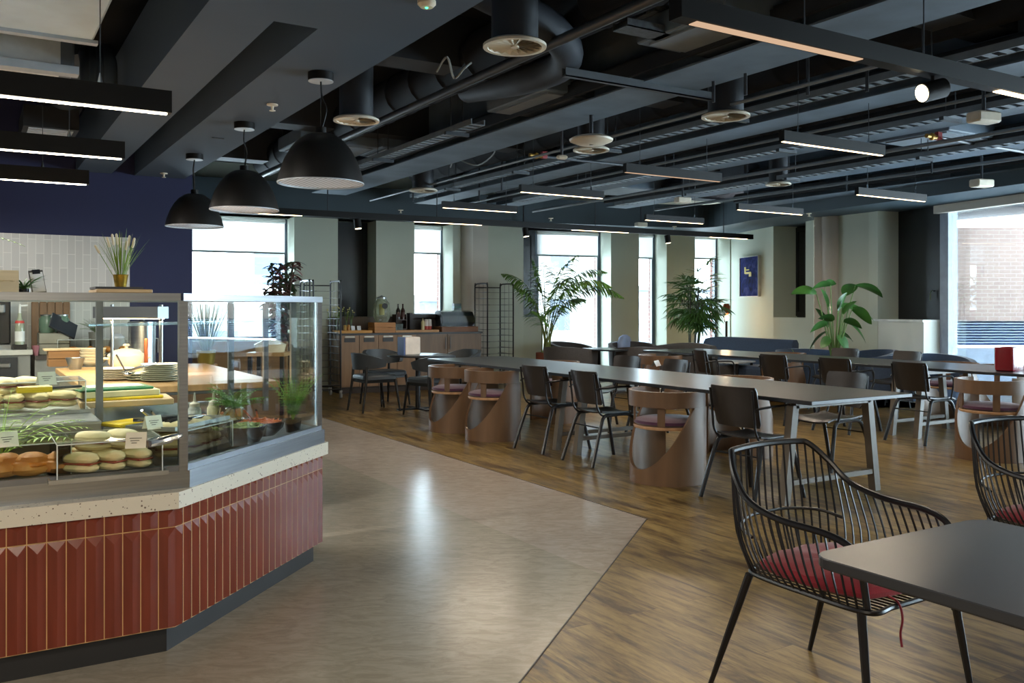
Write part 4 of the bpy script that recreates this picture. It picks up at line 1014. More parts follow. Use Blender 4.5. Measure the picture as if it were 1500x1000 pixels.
dup(ua, 'grey armchair to the rear right of the round table, beside the near long table end', (5.98, 11.22, 0), PI+.25, g_)

# ---------- lounge at the back
M_GREYF = mat('warm_grey_felt', '4c4a4b', .95, var=.1, scale=40, bump=.1, bscale=150, sheen=.2); M_BLUEF = mat('slate_blue_felt', '34465f', .9, var=.1, scale=40, bump=.1, bscale=150, sheen=.3)
def make_lounge(label, m):
    t = thing('lounge_armchair', label, 'armchair')
    def bk(u, v):
        ph = (u-.5)*2*2.0; a = PI+ph
        hi = .76-.10*(abs(ph)/2.0)**2; r = .36+.03*v
        return (r*math.cos(a), r*1.05*math.sin(a), .16+(hi-.16)*v), (math.cos(a), math.sin(a), 0)
    MB().shell(bk, 30, 6, .075).build('curved_back', m, t)
    MB().lathe([(.001, .2), (.3, .2), (.33, .23), (.33, .4), (.29, .44), (.001, .45)], n=28).build('seat', m, t)
    for a in (.8, 2.35, 3.9, 5.5):
        MB().cyl((.27*math.cos(a), .27*math.sin(a), 0), (.24*math.cos(a), .24*math.sin(a), .2), .012, 8).build('leg', M_TUBE, t)
    return t
def lp(px, d): v = PD(px, d); return (v.x, v.y, 0)
la = make_lounge('grey lounge armchair nearer the near table, right of the palm pot', M_GREYF); la.location = lp(836, 14.3); la.rotation_euler = (0, 0, .5); gl = 'grey lounge armchairs'; la['group'] = gl
dup(la, 'grey lounge armchair farther back, just behind another right of the palm', lp(838, 15.9), -1.2, gl)
dup(la, 'grey lounge armchair nearest the narrowest window', lp(927, 15.9), -1.9, gl)
dup(la, 'grey lounge armchair with its back to the left end of the far table', lp(938, 14.3), .9, gl)
lb = make_lounge('blue lounge armchair between the broad-leaved plant and the low wall', M_BLUEF); lb.location = lp(1270, 13.0); lb.rotation_euler = (0, 0, PI-.3); gb = 'blue lounge armchairs'; lb['group'] = gb
dup(lb, 'dark blue lounge armchair in front of the white end of the low wall', lp(1375, 11.6), -2.2, gb)
dup(lb, 'blue lounge armchair peeking out left of the tan chair back', lp(1302, 12.2), 1.6, gb)
dup(lb, 'blue lounge armchair just left of the broad-leaved plant', lp(1180, 13.7), .6, gb)
# side tables
def side_table(label, px, d, z, w, l, rz, m=M_TOP):
    t = thing('side_table', label, 'table', lp(px, d), rz)
    MB().box(-w, w, -l, l, z-.025, z, bev=.003).build('table_top', m, t)
    for sx in (-1, 1):
        for sy in (-1, 1): MB().box(sx*(w-.05)-.018, sx*(w-.05)+.018, sy*(l-.05)-.018, sy*(l-.05)+.018, 0, z-.025).build('leg', M_TUBE, t)
side_table('dark square cafe table between the grey lounge armchairs', 888, 14.2, .72, .33, .4, .3)
side_table('white-topped low table glimpsed under the far table', 1070, 14.6, .5, .3, .3, .3, mat('white_laminate', 'd8dce0', .4))
# sofas
def sofa(label, pts, h, m, hi=None, seat=True):
    t = thing('curved_sofa', label, 'sofa', (pts[0].x, pts[0].y, 0)); p0 = pts[0]
    pp = [Vector((p.x-p0.x, p.y-p0.y, 0)) for p in bez(pts, 6)]; n = len(pp); rings = []
    hs = hi or (lambda f: h)
    for i, p in enumerate(pp):
        a = pp[max(i-1, 0)]; b = pp[min(i+1, n-1)]; d = (b-a).normalized(); s = Vector((-d.y, d.x, 0)); hh = hs(i/(n-1))
        rings.append([p+s*.09+Vector((0, 0, .12)), p+s*.10+Vector((0, 0, hh-.06)), p+s*.05+Vector((0, 0, hh)), p-s*.05+Vector((0, 0, hh)), p-s*.1+Vector((0, 0, hh-.06)), p-s*.11+Vector((0, 0, .12))])
    MB().loft(rings, True, True, smooth=True).build('back', m, t)
    rings = []
    for i, p in enumerate(pp):
        a = pp[max(i-1, 0)]; b = pp[min(i+1, n-1)]; d = (b-a).normalized(); s = Vector((-d.y, d.x, 0))
        if seat == 'front': s = -s
        rings.append([p+s*.12+Vector((0, 0, .15)), p+s*.12+Vector((0, 0, .43)), p+s*.6+Vector((0, 0, .43)), p+s*.64+Vector((0, 0, .38)), p+s*.64+Vector((0, 0, .15))])
    MB().loft(rings, True, True, smooth=False).build('seat', m, t)
    mb = MB()
    for i in (1, n//2, n-2): mb.cyl(tuple(pp[i]+Vector((0, 0, 0))), tuple(pp[i]+Vector((0, 0, .15))), .02, 8)
    mb.build('feet', M_TUBE, t); return t
sofa('long slate blue sofa with curved back under the painting', [PD(1036, 15.9), PD(1060, 15.6), PD(1115, 14.9), PD(1165, 14.4)], .86, M_BLUEF, hi=lambda f: .82+.06*math.sin(min(1, f*2.2)*PI/2)-.03*f, seat='front')
sofa('low grey curved sofa in front of the blue sofa', [PD(948, 15.3), PD(985, 14.9), PD(1020, 14.5), PD(1045, 14.2)], .80, M_GREYF, hi=lambda f: .68+.12*math.sin(PI*min(1, f*1.1)*.75), seat=True)
r = thing('scatter_cushion', 'pale blue cushion on the lounge armchair by the narrowest window', 'cushion', lp(915, 16.2)[:2]+(.6,), .4)
MB().loft([[(x*s_, y*s_, z) for x, y in rrect(-.2, .2, -.06, .06, .05)] for (s_, z) in ((.5, 0), (1, .03), (1, .15), (.75, .24), (.3, .28))], True, True, smooth=True).build('cushion', mat('pale_blue_fabric', 'a9bbe0', .8), r)

# painting and switch plate on the right wall
def onwall(px, py, A, B, off=0.):
    d = (B-A).normalized(); q = ray(px, A-rn*off, B-rn*off); return Vector((q.x, q.y, ztop(dep(q), py)))
a = onwall(1087, 434, R[0], R[1], .0); b = onwall(1114, 376, R[0], R[1], .0); wd = (Vector((b.x-a.x, b.y-a.y, 0))).length
ht = ztop(dep(a), 378)-ztop(dep(a), 434)
r = thing('painting', 'framed dark blue abstract painting with yellow strokes', 'painting', tuple(a-rn*.0), math.atan2((b-a).y, (b-a).x))
def paint_mat():
    t = NT('blue_abstract_paint'); tc = t.n('ShaderNodeTexCoord'); n1 = t.n('ShaderNodeTexNoise', Scale=5., Detail=8., Distortion=1.5); t.l(tc.outputs['Object'], n1.inputs[0])
    cr = t.n('ShaderNodeValToRGB'); e = cr.color_ramp.elements; e[0].position = .3; e[0].color = srgb('101226')+(1,); e[1].position = .72; e[1].color = srgb('3c4272')+(1,); x = e.new(.5); x.color = srgb('1d2560')+(1,)
    t.l(n1.outputs['Fac'], cr.inputs[0]); t.l(cr.outputs[0], t.b.inputs['Base Color']); t.b.inputs['Roughness'].default_value = .9; t.b.inputs['Specular IOR Level'].default_value = .1; return t.m
sgn = -1 if Vector((-(b-a).y, (b-a).x, 0)).dot(rn) > 0 else 1
MB().box(0, wd, sgn*.0, sgn*.04, 0, ht).build('canvas', paint_mat(), r)
mb = MB(); f = .012
mb.box(-f, 0, 0, sgn*.055, -f, ht+f).box(wd, wd+f, 0, sgn*.055, -f, ht+f).box(0, wd, 0, sgn*.055, -f, 0).box(0, wd, 0, sgn*.055, ht, ht+f); mb.build('frame', mat('pale_frame', 'c4c0b4', .4), r)
mb = MB(); mb.box(wd*.25, wd*.33, sgn*.04, sgn*.046, ht*.58, ht*.75).box(wd*.3, wd*.6, sgn*.04, sgn*.046, ht*.57, ht*.62).box(wd*.5, wd*.62, sgn*.04, sgn*.046, ht*.5, ht*.6).box(wd*.35, wd*.5, sgn*.04, sgn*.046, ht*.66, ht*.69); mb.build('yellow_strokes', mat('yellow_paint', 'd2b84a', .6), r, label='yellow brush strokes')
a = onwall(1119.5, 408, R[0], R[1]); r = thing('switch_plate', 'small square switch plate right of the painting', 'switch', tuple(a), math.atan2((b-a).y, (b-a).x)); MB().box(0, .09, 0, sgn*.01, 0, .09).box(.02, .04, sgn*.01, sgn*.014, .03, .06).box(.05, .07, sgn*.01, sgn*.014, .03, .06).build('plate', mat('grey_plate', 'b3b2a2', .5), r)
# glowing floor lamp
x, y, _ = lp(1064, 16.6)
r = thing('floor_lamp', 'slim dark lamp post with bare glowing bulb left of the painting', 'lamp', (x, y, 0))
MB().tube([(0, 0, 0), (0, 0, 1.12)], .022, 10).build('post', mat('bronze', '3a2c24', .4, .5), r); MB().lathe([(.001, 0), (.14, 0), (.14, .015), (.02, .03)], n=20).build('base', M_TUBE, r)
MB().ell((.01, 0, 1.19), .04, .04, .05).build('bulb', emis('warm_bulb', 'ffc27a', 25.), r, label='glowing bulb')
MB().lathe([(.02, 1.24), (.06, 1.27), (.07, 1.4), (.045, 1.45)], n=16).build('copper_cap', mat('copper', '8a4a2c', .35, .7), r)
MB().tube([(0, .05, 1.1), (0, .05, 1.3)], .008, 6).build('arm', M_TUBE, r)
ld = bpy.data.lights.new('bulb_light', 'POINT'); ld.energy = 14; ld.color = (1, .75, .45); ld.shadow_soft_size = .05
lo = bpy.data.objects.new('bulb_light', ld); col.objects.link(lo); lo.location = (x, y, 1.19); 
# ======================= tiled serving counter
K0 = P(258, 918.6, .112); KD = Vector((math.cos(PI/4), math.sin(PI/4), 0)); 
K1p = P(460, 792, .112); K1 = K0+KD*((K1p-K0).dot(KD)+.0)
KL = Vector((-1.9, K0.y, 0)); K0 = Vector((K0.x, K0.y, 0)); K1 = Vector((K1.x, K1.y, 0))
ZT0, ZT1 = .112, H-293.8*3.518/F; ZS = H-(293.8-22)*3.49/F
BKY = K1.y+.42
def offp(dist):
    """counter outline pushed outward by dist (toward the public side)"""
    n1 = Vector((0, -1, 0)); n2 = Vector((KD.y, -KD.x, 0)); bis = (n1+n2); k = dist/(1+n1.dot(n2)) 
    return [KL+n1*dist, K0+bis*k, K1+n2*dist+KD*max(dist, 0)]
def body(dist, back=0.0):
    a = offp(dist); return [(p.x, p.y) for p in a]+[(a[2].x-.05-back*0, BKY), (-1.9, BKY)]
ct = thing('serving_counter', 'corner serving counter clad in rust red glazed upright tiles', 'counter', (K0.x, K0.y, 0))
def lo_(poly): return [(x-K0.x, y-K0.y) for x, y in poly]
M_TILE = mat('rust_glazed_tile', '733526', .2, var=.16, scale=4, coat=.1, spec=.35, stretch=(6, 6, .6)); M_GROUT = mat('ochre_grout', 'c49a62', .7)
M_KICK = mat('black_kick_board', '1a1a1b', .5); M_TERR = None
def terrazzo():
    t = NT('cream_terrazzo'); tc = t.n('ShaderNodeTexCoord'); v = t.n('ShaderNodeTexVoronoi', Scale=70.); v.inputs['Randomness'].default_value = 1.
    t.l(tc.outputs['Object'], v.inputs[0]); cr = t.n('ShaderNodeValToRGB'); cr.color_ramp.interpolation = 'CONSTANT'; e = cr.color_ramp.elements
    e[0].position = 0; e[0].color = srgb('6d5d50')+(1,); e[1].position = .26; e[1].color = srgb('cfc6b4')+(1,)
    n = t.n('ShaderNodeTexNoise', Scale=38.); t.l(tc.outputs['Object'], n.inputs[0]); ad = t.n('ShaderNodeMath', operation='SUBTRACT'); ad.inputs[1].default_value = .38; 
    a2 = t.n('ShaderNodeMath', operation='ADD'); t.l(n.outputs['Fac'], ad.inputs[0]); t.l(v.outputs['Distance'], a2.inputs[0]); t.l(ad.outputs[0], a2.inputs[1])
    t.l(a2.outputs[0], cr.inputs[0]); t.l(cr.outputs[0], t.b.inputs['Base Color']); t.b.inputs['Roughness'].default_value = .35; return t.m
M_TERR = terrazzo()
MB().prism(lo_(body(-.06)), 0, ZT0+.02).build('kick_board', M_KICK, ct)
MB().prism(lo_(body(-.0062)), ZT0, ZT1).build('grout_bed', M_GROUT, ct, label='ochre grout')
zr = ZT1-.075
def tile(mb, p, d, w, z0, z1, hip=True):
    """faceted tile: a ridge that runs off centre down its length"""
    n = Vector((d.y, -d.x, 0)); a = p+n*.0; e = .005; r = .52*w; th = .013
    def q(s, o, z): v = a+d*s+n*o; return (v.x-K0.x, v.y-K0.y, z)
    h = .035 if hip else .02
    vs = [q(0, -.014, z0), q(w, -.014, z0), q(w, -.014, z1), q(0, -.014, z1), q(0, -.006, z0), q(w, -.006, z0), q(w, -.006, z1), q(0, -.006, z1), q(r, th-.006, z0+.004), q(r, th-.006, z1-h)]
    mb.add(vs, [(4, 8, 9, 7), (5, 6, 9, 8), (7, 9, 6), (4, 5, 8), (0, 4, 7, 3), (1, 2, 6, 5), (3, 7, 6, 2), (0, 1, 5, 4)])
ntile = 0
def clad(A, d, L, wide, g=.0035):
    global ntile
    n = max(1, round(L/wide)); w = L/n
    for i in range(n):
        for (z0, z1, hip) in ((ZT0+.003, zr-g/2, True), (zr+g/2, ZT1-.002, False)):
            mb = MB(); tile(mb, A+d*(i*w+g/2), d, w-g, z0, z1, hip)
            if ntile < 96 or True:
                TL.append(mb)
            ntile += 1
TL = []
clad(K0, Vector((-1, 0, 0)), 1.95, .0655)
nleft = len(TL)
# flip direction handled: for the left face walk from the far end so the facets face outward
TL = []
clad(Vector((K0.x-1.95, K0.y, 0)), Vector((1, 0, 0)), 1.95, .0655); clad(K0, KD, (K1-K0).length, .0575)
al = MB(); 
for m_ in TL:
    al.add(m_.v, m_.f)
tl = al.build('wall_tiles', M_TILE, ct, label='rust red glazed tiles'); 
# terrazzo slab: overhangs the tiles
MB().prism(lo_(body(.018)), ZT1, ZS).build('stone_top', M_TERR, ct, label='cream terrazzo top')

# glazed display case
M_STEEL = mat('brushed_steel', '9aa0a6', .28, 1., var=.1, scale=3, stretch=(1, 1, 30)); M_CGL = glass('case_glass', 'f8fdfb', .35)
M_STEELD = mat('satin_steel', '7d8187', .38, .9, var=.1, scale=3)
dc = thing('display_case', 'steel-framed glass food case standing on the tiled counter', 'display case', (K0.x, K0.y, ZS))
ZB0, ZB1, ZG1, ZTP = 0, .07, H+(HZ-440)*3.5/F-ZS, H+(HZ-429)*3.5/F-ZS
SETB = .055
def cas(dist_l, dist_r, xr=0.):
    n1 = Vector((0, -1, 0)); n2 = Vector((KD.y, -KD.x, 0))
    A = KL+n1*dist_l; B = K1+n2*dist_r+KD*xr
    c = isect(A, Vector((1, 0, 0)), B, KD); return A, c, B
def caspoly(l, r, xr, bk): A, c, B = cas(l, r, xr); return lo_([(A.x, A.y), (c.x, c.y), (B.x, B.y), (B.x-.05, BKY-bk), (-1.9, BKY-bk)])
MB().prism(caspoly(-SETB, .006, 0, .02), 0, ZB1).build('base_plinth', M_STEEL, dc, label='brushed steel plinth')
A, c, B = cas(-SETB-.015, -.022, -.012)
def bar(mb, p, q, w, z0, z1): 
    d = (q-p).normalized(); n = Vector((-d.y, d.x, 0))*w/2; pts = [p+n, q+n, q-n, p-n]; mb.prism([(v.x-K0.x, v.y-K0.y) for v in pts], z0, z1)
fr = MB(); bar(fr, A, c, .035, ZG1, ZTP); bar(fr, c-KD*.02, B+KD*.01, .035, ZG1, ZTP)
E = Vector((B.x-.03, BKY-.06, 0)); Gk = Vector((-1.9, BKY-.06, 0))
bar(fr, B, E, .03, ZG1, ZTP); bar(fr, E, Gk, .03, ZG1, ZTP); fr.build('top_frame', M_STEEL, dc)
fr = MB(); bar(fr, A, c, .03, ZB1, ZB1+.022); bar(fr, c, B, .03, ZB1, ZB1+.022); fr.build('bottom_frame', M_STEELD, dc)
def post(p, w=.032, z0=ZB1, z1=ZG1, nm='corner_post', m=M_STEEL): MB().box(p.x-K0.x-w/2, p.x-K0.x+w/2, p.y-K0.y-w/2, p.y-K0.y+w/2, z0, z1).build(nm, m, dc)
post(c-KD*.0, .034); post(B, .026); post(E, .03)
def pane(p, q, w=.006):
    mb = MB(); bar(mb, p, q, w, ZB1+.02, ZG1); mb.build('glass_pane', M_CGL, dc)
pane(A, c+Vector((-.015, 0, 0))); pane(c+KD*.02, B-KD*.012); pane(B+Vector((0, .013, 0)), E)
# deck and inner fittings
M_DECK = mat('steel_deck', '8f8f8b', .35, .7, var=.1, scale=3)
ZDK = ZS+ZB1+.004
# rear posts read off the photo
for px, py in ((145.5, 655), (340-2, 622), (389, 600)):
    z = ZDK; p = P(px, py, z); post(Vector((p.x, p.y, 0)), .03, ZB1, ZG1, 'rear_post', M_STEELD)
# raised rear shelf on the left
yS = P(60, 624, ZDK+.165).y
MB().box(-1.9-K0.x, P(143, 614, ZDK+.165).x-K0.x, yS-K0.y, BKY-.08-K0.y, ZB1, ZB1+.165).build('raised_shelf', mat('bone_shelf_front', '8f897c', .5), dc)
MB().box(-1.9-K0.x, P(143, 614, ZDK+.165).x-K0.x, yS-K0.y-.01, BKY-.08-K0.y, ZB1+.165, ZB1+.175).build('shelf_top', M_STEEL, dc, label='steel shelf top')
ZSH = ZDK+.172
# back splash panel between shelf and right leg
a1 = P(153, 690-50, ZDK); 
mb = MB(); xs0 = P(150, 652, ZDK); xs1 = P(262, 648, ZDK)
bk = MB(); bar(bk, Vector((xs0.x, BKY-.13, 0)), Vector((xs0.x+.62, BKY-.13, 0)), .012, ZB1, ZB1+.155); bk.build('rear_splash', mat('pale_blue_steel', 'b7c3cf', .18, .6), dc, label='pale reflective rear panel')
# glass shelves seen in the right leg
for (z, f0, f1, dep_) in ((H-(507-450)*4.2/F-ZS+.105, .18, .92, .16),):
    p = K0+KD*.12; q = K0+KD*(K1-K0).length*.88; nb = Vector((-KD.y, KD.x, 0))
    pts = [p+nb*.32, q+nb*.32, q+nb*.5, p+nb*.5]
    MB().prism([(v.x-K0.x, v.y-K0.y) for v in pts], z, z+.008).build('glass_shelf', glass('shelf_glass', 'e8f4f6', .25, .0, .12), dc)

# ---------- food and serving things
M_BREAD = mat('pale_ciabatta', 'd8c58c', .7, var=.12, scale=9, hex2='e8dcb4', bump=.1); M_CROI = mat('baked_pastry', 'b8682c', .5, var=.3, scale=10, hex2='e0a050', bump=.2)
M_ACR = glass('clear_acrylic', 'fdfdfa', .5); M_FILL = mat('chilli_filling', '8a3a28', .5, var=.4, scale=25); M_TRAY = mat('steel_tray', 'a8aaa8', .3, .8)
M_YEL = mat('yellow_plastic', 'e3c41a', .4); M_GRNB = mat('green_board', '2f7a46', .5)
def acrylic_box(label, x, y, z, w, d, h, rz=0.):
    t = thing('acrylic_cover', label, 'cover', (x, y, z), rz); th = .004
    MB().box(0, w, 0, th, 0, h).box(0, w, d-th, d, 0, h).box(0, th, th, d-th, 0, h).box(w-th, w, th, d-th, 0, h).box(0, w, 0, d, h, h+th).build('cover', M_ACR, t)
    eg = MB()
    for (a, b) in (((0, 0, h), (w, 0, h)), ((w, 0, h), (w, d, h)), ((w, 0, 0), (w, 0, h)), ((0, 0, h), (0, d, h)), ((0, 0, 0), (0, 0, h)), ((0, d, h), (w, d, h)), ((w, d, 0), (w, d, h))): eg.cyl(a, b, .0025, 5)
    eg.build('polished_edge', mat('acrylic_edge', 'd8dcd6', .2), t); 
    return t
def tray(label, x, y, z, w, d, rz=0.):
    t = thing('serving_tray', label, 'tray', (x, y, z), rz)
    MB().box(0, w, 0, d, 0, .006).box(0, w, 0, .008, .006, .016).box(0, w, d-.008, d, .006, .016).box(0, .008, .008, d-.008, .006, .016).box(w-.008, w, .008, d-.008, .006, .016).build('tray', M_TRAY, t); return t
pan0 = None
def panini(label, x, y, z, rz, grp, L=.155, tilt=0.):
    global pan0
    if pan0 is None:
        pan0 = t = thing('filled_panini', label, 'sandwich', (x, y, z), rz, grp)
        def half(z0, z1, top):
            rings = []
            for i in range(9):
                f = i/8; s = (1-abs(2*f-1)**3.2)**.5*.98+.02; xx = (f-.5)*L
                rings.append([(xx, .042*s*math.cos(a), (z0+z1)/2+(z1-z0)/2*s*math.sin(a)) for a in [2*PI*k/12 for k in range(12)]])
            return MB().loft(rings, True, True, smooth=True)
        half(0, .038, False).build('bottom_bread', M_BREAD, t); half(.032, .078, True).build('top_bread', M_BREAD, t)
        MB().box(-L*.42, L*.42, -.036, .036, .032, .040, bev=.004).build('filling', M_FILL, t, label='red filling')
        return t
    d_ = dup(pan0, label, (x, y, z), rz, grp); d_.rotation_euler = (0, tilt, rz); return d_
# upper left box
bx, by = P(125, 603, ZSH+.0).to_2d(); 
acrylic_box('clear acrylic box of paninis on the raised shelf, upper left', bx-.62, by-.02, ZSH+.012, .62, .30, .135)
tray('steel tray under the paninis on the raised shelf', bx-.64, by-.04, ZSH, .66, .34)
g = 'paninis in the upper left box'
for i, (dx, dy, dz, a) in enumerate([(-.52, .09, 0, .3), (-.38, .1, 0, -1.2), (-.29, .1, 0, -1.35), (-.20, .1, 0, -1.0), (-.09, .12, 0, -.75), (-.45, .15, .07, .35), (-.32, .13, .07, -1.1), (-.23, .13, .07, -1.0), (-.5, .22, 0, .1), (-.3, .24, 0, .2)]):
    panini('pale filled panini piled in the upper left acrylic box', bx+dx, by+dy, ZSH+.018+dz, a, g)
# lower left box with pastries
lx, ly = P(112, 697, ZDK).to_2d()
acrylic_box('clear acrylic box over two baked pastries, lower left', lx-.5, ly-.02, ZDK+.012, .48, .28, .125)
tray('steel tray under the baked pastries', lx-.52, ly-.05, ZDK, .56, .36)
pas = None
for i, (px, py, a) in enumerate(((92, 696, .3), (45, 700, -.2), (8, 702, .5))):
    x, y = P(px, py, ZDK+.01).to_2d()
    if pas is None:
        pas = t = thing('folded_pastry', 'golden folded pastry, right one in the lower left box', 'pastry', (x, y+.05, ZDK+.01), a, 'pastries in the lower left box')
        MB().ell((0, 0, .035), .078, .052, .035, 18, 9, jit=.12).build('bottom_dough', M_CROI, t); MB().ell((.005, .005, .06), .06, .045, .032, 18, 9, jit=.16).build('top_dough', M_CROI, t)
        MB().ell((.01, -.03, .045), .05, .018, .014, 12, 6, jit=.2).build('filling', mat('orange_filling', 'd07a1e', .4, var=.3, scale=30), t, label='orange filling')
    else: dup(pas, 'golden folded pastry beside the fern pot' if i == 1 else 'golden folded pastry at the left picture edge', (x, y+.05, ZDK+.01), a)
# lower right box in left leg
rx, ry = P(238, 694, ZDK).to_2d()
acrylic_box('clear acrylic box of paninis beside the corner post', rx-.37, ry+.0, ZDK+.012, .37, .36, .13)
tray('steel tray under the paninis beside the corner post', rx-.40, ry-.02, ZDK, .42, .42)
g = 'paninis beside the corner post'
for (dx, dy, dz, a) in [(-.28, .10, 0, -.75), (-.18, .11, 0, -.95), (-.08, .12, 0, -1.05), (-.29, .24, 0, -.5), (-.17, .26, 0, -.8), (-.07, .27, 0, -1.2), (-.23, .17, .07, -.7), (-.12, .18, .07, -1.0)]:
    panini('grill-marked panini piled in the box beside the corner post', rx+dx, ry+dy, ZDK+.018+dz, a, g)
# tent signs (small price cards)
sg0 = None
def sign(label, x, y, z, rz):
    global sg0
    if sg0 is None:
        sg0 = t = thing('price_card', label, 'card', (x, y, z), rz, 'small price cards')
        MB().add([(-.035, -.025, 0), (.035, -.025, 0), (.035, 0, .055), (-.035, 0, .055), (-.035, .025, 0), (.035, .025, 0)], [(0, 1, 2, 3), (3, 2, 5, 4)]).build('card', mat('cream_card', 'e6e2d0', .6), t)
        mb = MB(); [mb.box(-.022+.004*k, .02-.008*k, -.0016, 0, .034-.008*k, .036-.008*k, M=Matrix.Translation((0, -.011-.0035*k, 0)) ) for k in range(3)]
        mb.build('printed_lines', mat('print_grey', '5a564c', .7), t); return t
    return dup(sg0, label, (x, y, z), rz)
def top_of(px, py, z): v = P(px, py, z); return v.x, v.y
x, y = top_of(200, 655, ZDK+.147); sign('leaning price card on the box beside the corner post', x, y, ZDK+.147, -.3)
x, y = top_of(68, 563, ZSH+.152); sign('price card standing behind the yellow tongs', x, y, ZSH+.152, .2)
x, y = top_of(28, 652, ZDK+.141); sign('price card half hidden by the fern on the lower left box', x-.04, y, ZDK+.141, .2)
# tongs
tg0 = None
def tongs(label, x, y, z, rz, m2, nm='serving_tongs'):
    t = thing(nm, label, 'tongs', (x, y, z), rz)
    for s in (-1, 1):
        MB().tube([(0, 0, .012), (.05, s*.018, .012), (.16, s*.022, .012), (.22, s*.008, .012)], [.009, .009, .007, .009], 6).build('arm', mat('chrome', 'c8ccd0', .15, 1.), t)
        MB().tube([(-.005, s*.004, .013), (.06, s*.02, .013), (.11, s*.024, .013)], .013, 8).build('grip', m2, t)
x, y = top_of(28, 576, ZSH+.152); tongs('yellow-handled serving tongs lying on the upper left acrylic box', x, y, ZSH+.152, .15, M_YEL)
x, y = top_of(218, 655, ZDK+.147); tongs('steel tongs lying on the box beside the corner post', x, y, ZDK+.147, .9, mat('chrome', 'c8ccd0', .15, 1.))

# right leg contents : along KD, depth nb
nb = Vector((-KD.y, KD.x, 0))
def KR(s, t_): v = K0+KD*s+nb*t_; return v.x, v.y
x, y = KR(.2, .10)
t = acrylic_box('clear acrylic box of paninis in the right leg of the case', x, y, ZDK+.012, .38, .26, .12, PI/4)
g = 'paninis in the right leg'
for i, (s_, q, dz, a) in enumerate([(.25, .19, 0, .5), (.34, .18, 0, .1), (.43, .19, 0, .15), (.52, .2, 0, .0), (.27, .29, 0, .7), (.29, .2, .07, .3), (.39, .2, .07, .0), (.48, .22, .07, .1)]):
    x, y = KR(s_, q); panini('pale panini in the acrylic box behind the right glass', x, y, ZDK+.016+dz, a+PI/4-PI/2, g)
# steel tray with black tongs on top of box
x, y = KR(.17, .12); tray('steel tray with black utensils over the right-leg paninis', x, y, ZDK+.138, .42, .24, PI/4)
x, y = KR(.27, .22); tongs('black plastic tongs on the steel tray', x, y, ZDK+.146, PI/4-.1, mat('black_plastic', '17181b', .3))
x, y = KR(.43, .24); tongs('second pair of black tongs crossing the first', x, y, ZDK+.148, PI/4+2.2, mat('black_plastic', '17181b', .3))
x, y = KR(.16, .22); sign('price card standing on the tray next to the corner', x, y, ZDK+.147, .3)
# salad bowls
M_BOWL = mat('black_bowl', '15171b', .25); cols = {}
def bowl(label, s_, q, z, r, colr, c2, kind, tool=True, h=.07):
    x, y = KR(s_, q); t = thing('salad_bowl', label, 'bowl', (x, y, z), random.uniform(0, 3))
    MB().lathe([(.001, 0), (r*.6, 0), (r*.9, h*.5), (r, h), (r*.96, h), (r*.86, h*.55), (r*.5, .01), (.001, .01)], n=28).build('bowl', M_BOWL, t)
    f = MB(); rnd = random.Random(int(s_*1000))
    m_ = mat(kind, colr, .6, var=.3, scale=30, hex2=c2)
    f.ell((0, 0, h*.72), r*.86, r*.86, h*.3, 20, 6)
    for k in range(70):
        a = rnd.uniform(0, 6.3); rr = r*.8*math.sqrt(rnd.random()); zz = h*(.86+.28*(1-rr/r)); L = rnd.uniform(.012, .025); b = rnd.uniform(0, 6.3)
        f.tube([(rr*math.cos(a)-L*math.cos(b), rr*math.sin(a)-L*math.sin(b), zz), (rr*math.cos(a)+L*math.cos(b), rr*math.sin(a)+L*math.sin(b), zz+rnd.uniform(-.006, .012))], .0035, 4)
    f.build('filling', m_, t, label=kind.replace('_', ' '))
    if tool:
        tt = MB(); tt.tube([(r*.2, 0, h), (-r*.9, r*.5, h+.07)], .006, 6).tube([(r*.2, .02, h), (-r*.6, r*.9, h+.075)], .006, 6); tt.build('tongs', mat('chrome', 'c8ccd0', .15, 1.), t, label='steel tongs')
bowl('black bowl heaped with grated carrot', .95, .17, ZDK+.012, .125, 'd2602c', 'f08a45', 'grated_carrot')
bowl('deep black bowl with cucumber slices in front of the carrot', .72, .12, ZDK, .10, '5f7a3c', 'a9bd72', 'sliced_cucumber', False, .09)
bowl('black bowl of shredded lettuce', .68, .33, ZDK+.0, .12, '8ba24e', 'c7d28a', 'shredded_lettuce')
bowl('black bowl of pale grain salad behind the carrot', .93, .36, ZDK+.02, .10, 'b6b283', 'ddd6b0', 'grain_salad')
bowl('black bowl of red bean salad at the rear', 1.05, .46, ZDK+.02, .09, '8a4a30', 'c78a5a', 'bean_salad', False)
bowl('black bowl of mixed leaf salad at the rear left', .62, .5, ZDK+.03, .10, '6b5a48', 'cbbc96', 'mixed_salad')
# squeeze bottles
sq0 = None
for i, (px, py, lab, c_) in enumerate(((313, 637, 'pale sauce squeeze bottle behind the price card', 'd9d5b2'), (285, 640, 'white sauce squeeze bottle beside the corner post', 'c9cfc8'), (233, 632, 'olive sauce squeeze bottle left of the corner post', '5f5f40'))):
    p = P(px, py, ZDK); t = thing('squeeze_bottle', lab, 'bottle', (p.x, p.y, ZDK+.0))
    MB().lathe([(.001, 0), (.032, 0), (.033, .01), (.033, .14), (.024, .155), (.001, .155)], n=20).build('body', mat('bottle_'+c_, c_, .4), t)
    MB().lathe([(.026, .155), (.024, .17), (.008, .18), (.004, .225), (.001, .225)], n=16).build('nozzle', mat('cream_cap', 'd8d4c0', .4), t)
x, y = KR(.55, .62); r = thing('food_container', 'yellow-lidded plastic food tub behind the lettuce bowl', 'container', (x, y, ZDK), .5)
MB().box(-.1, .1, -.07, .07, 0, .1, bev=.008).build('tub', mat('milky_plastic', 'd6d8cf', .4), r); MB().box(-.105, .105, -.075, .075, .1, .12, bev=.005).build('lid', M_YEL, r, label='yellow lid')

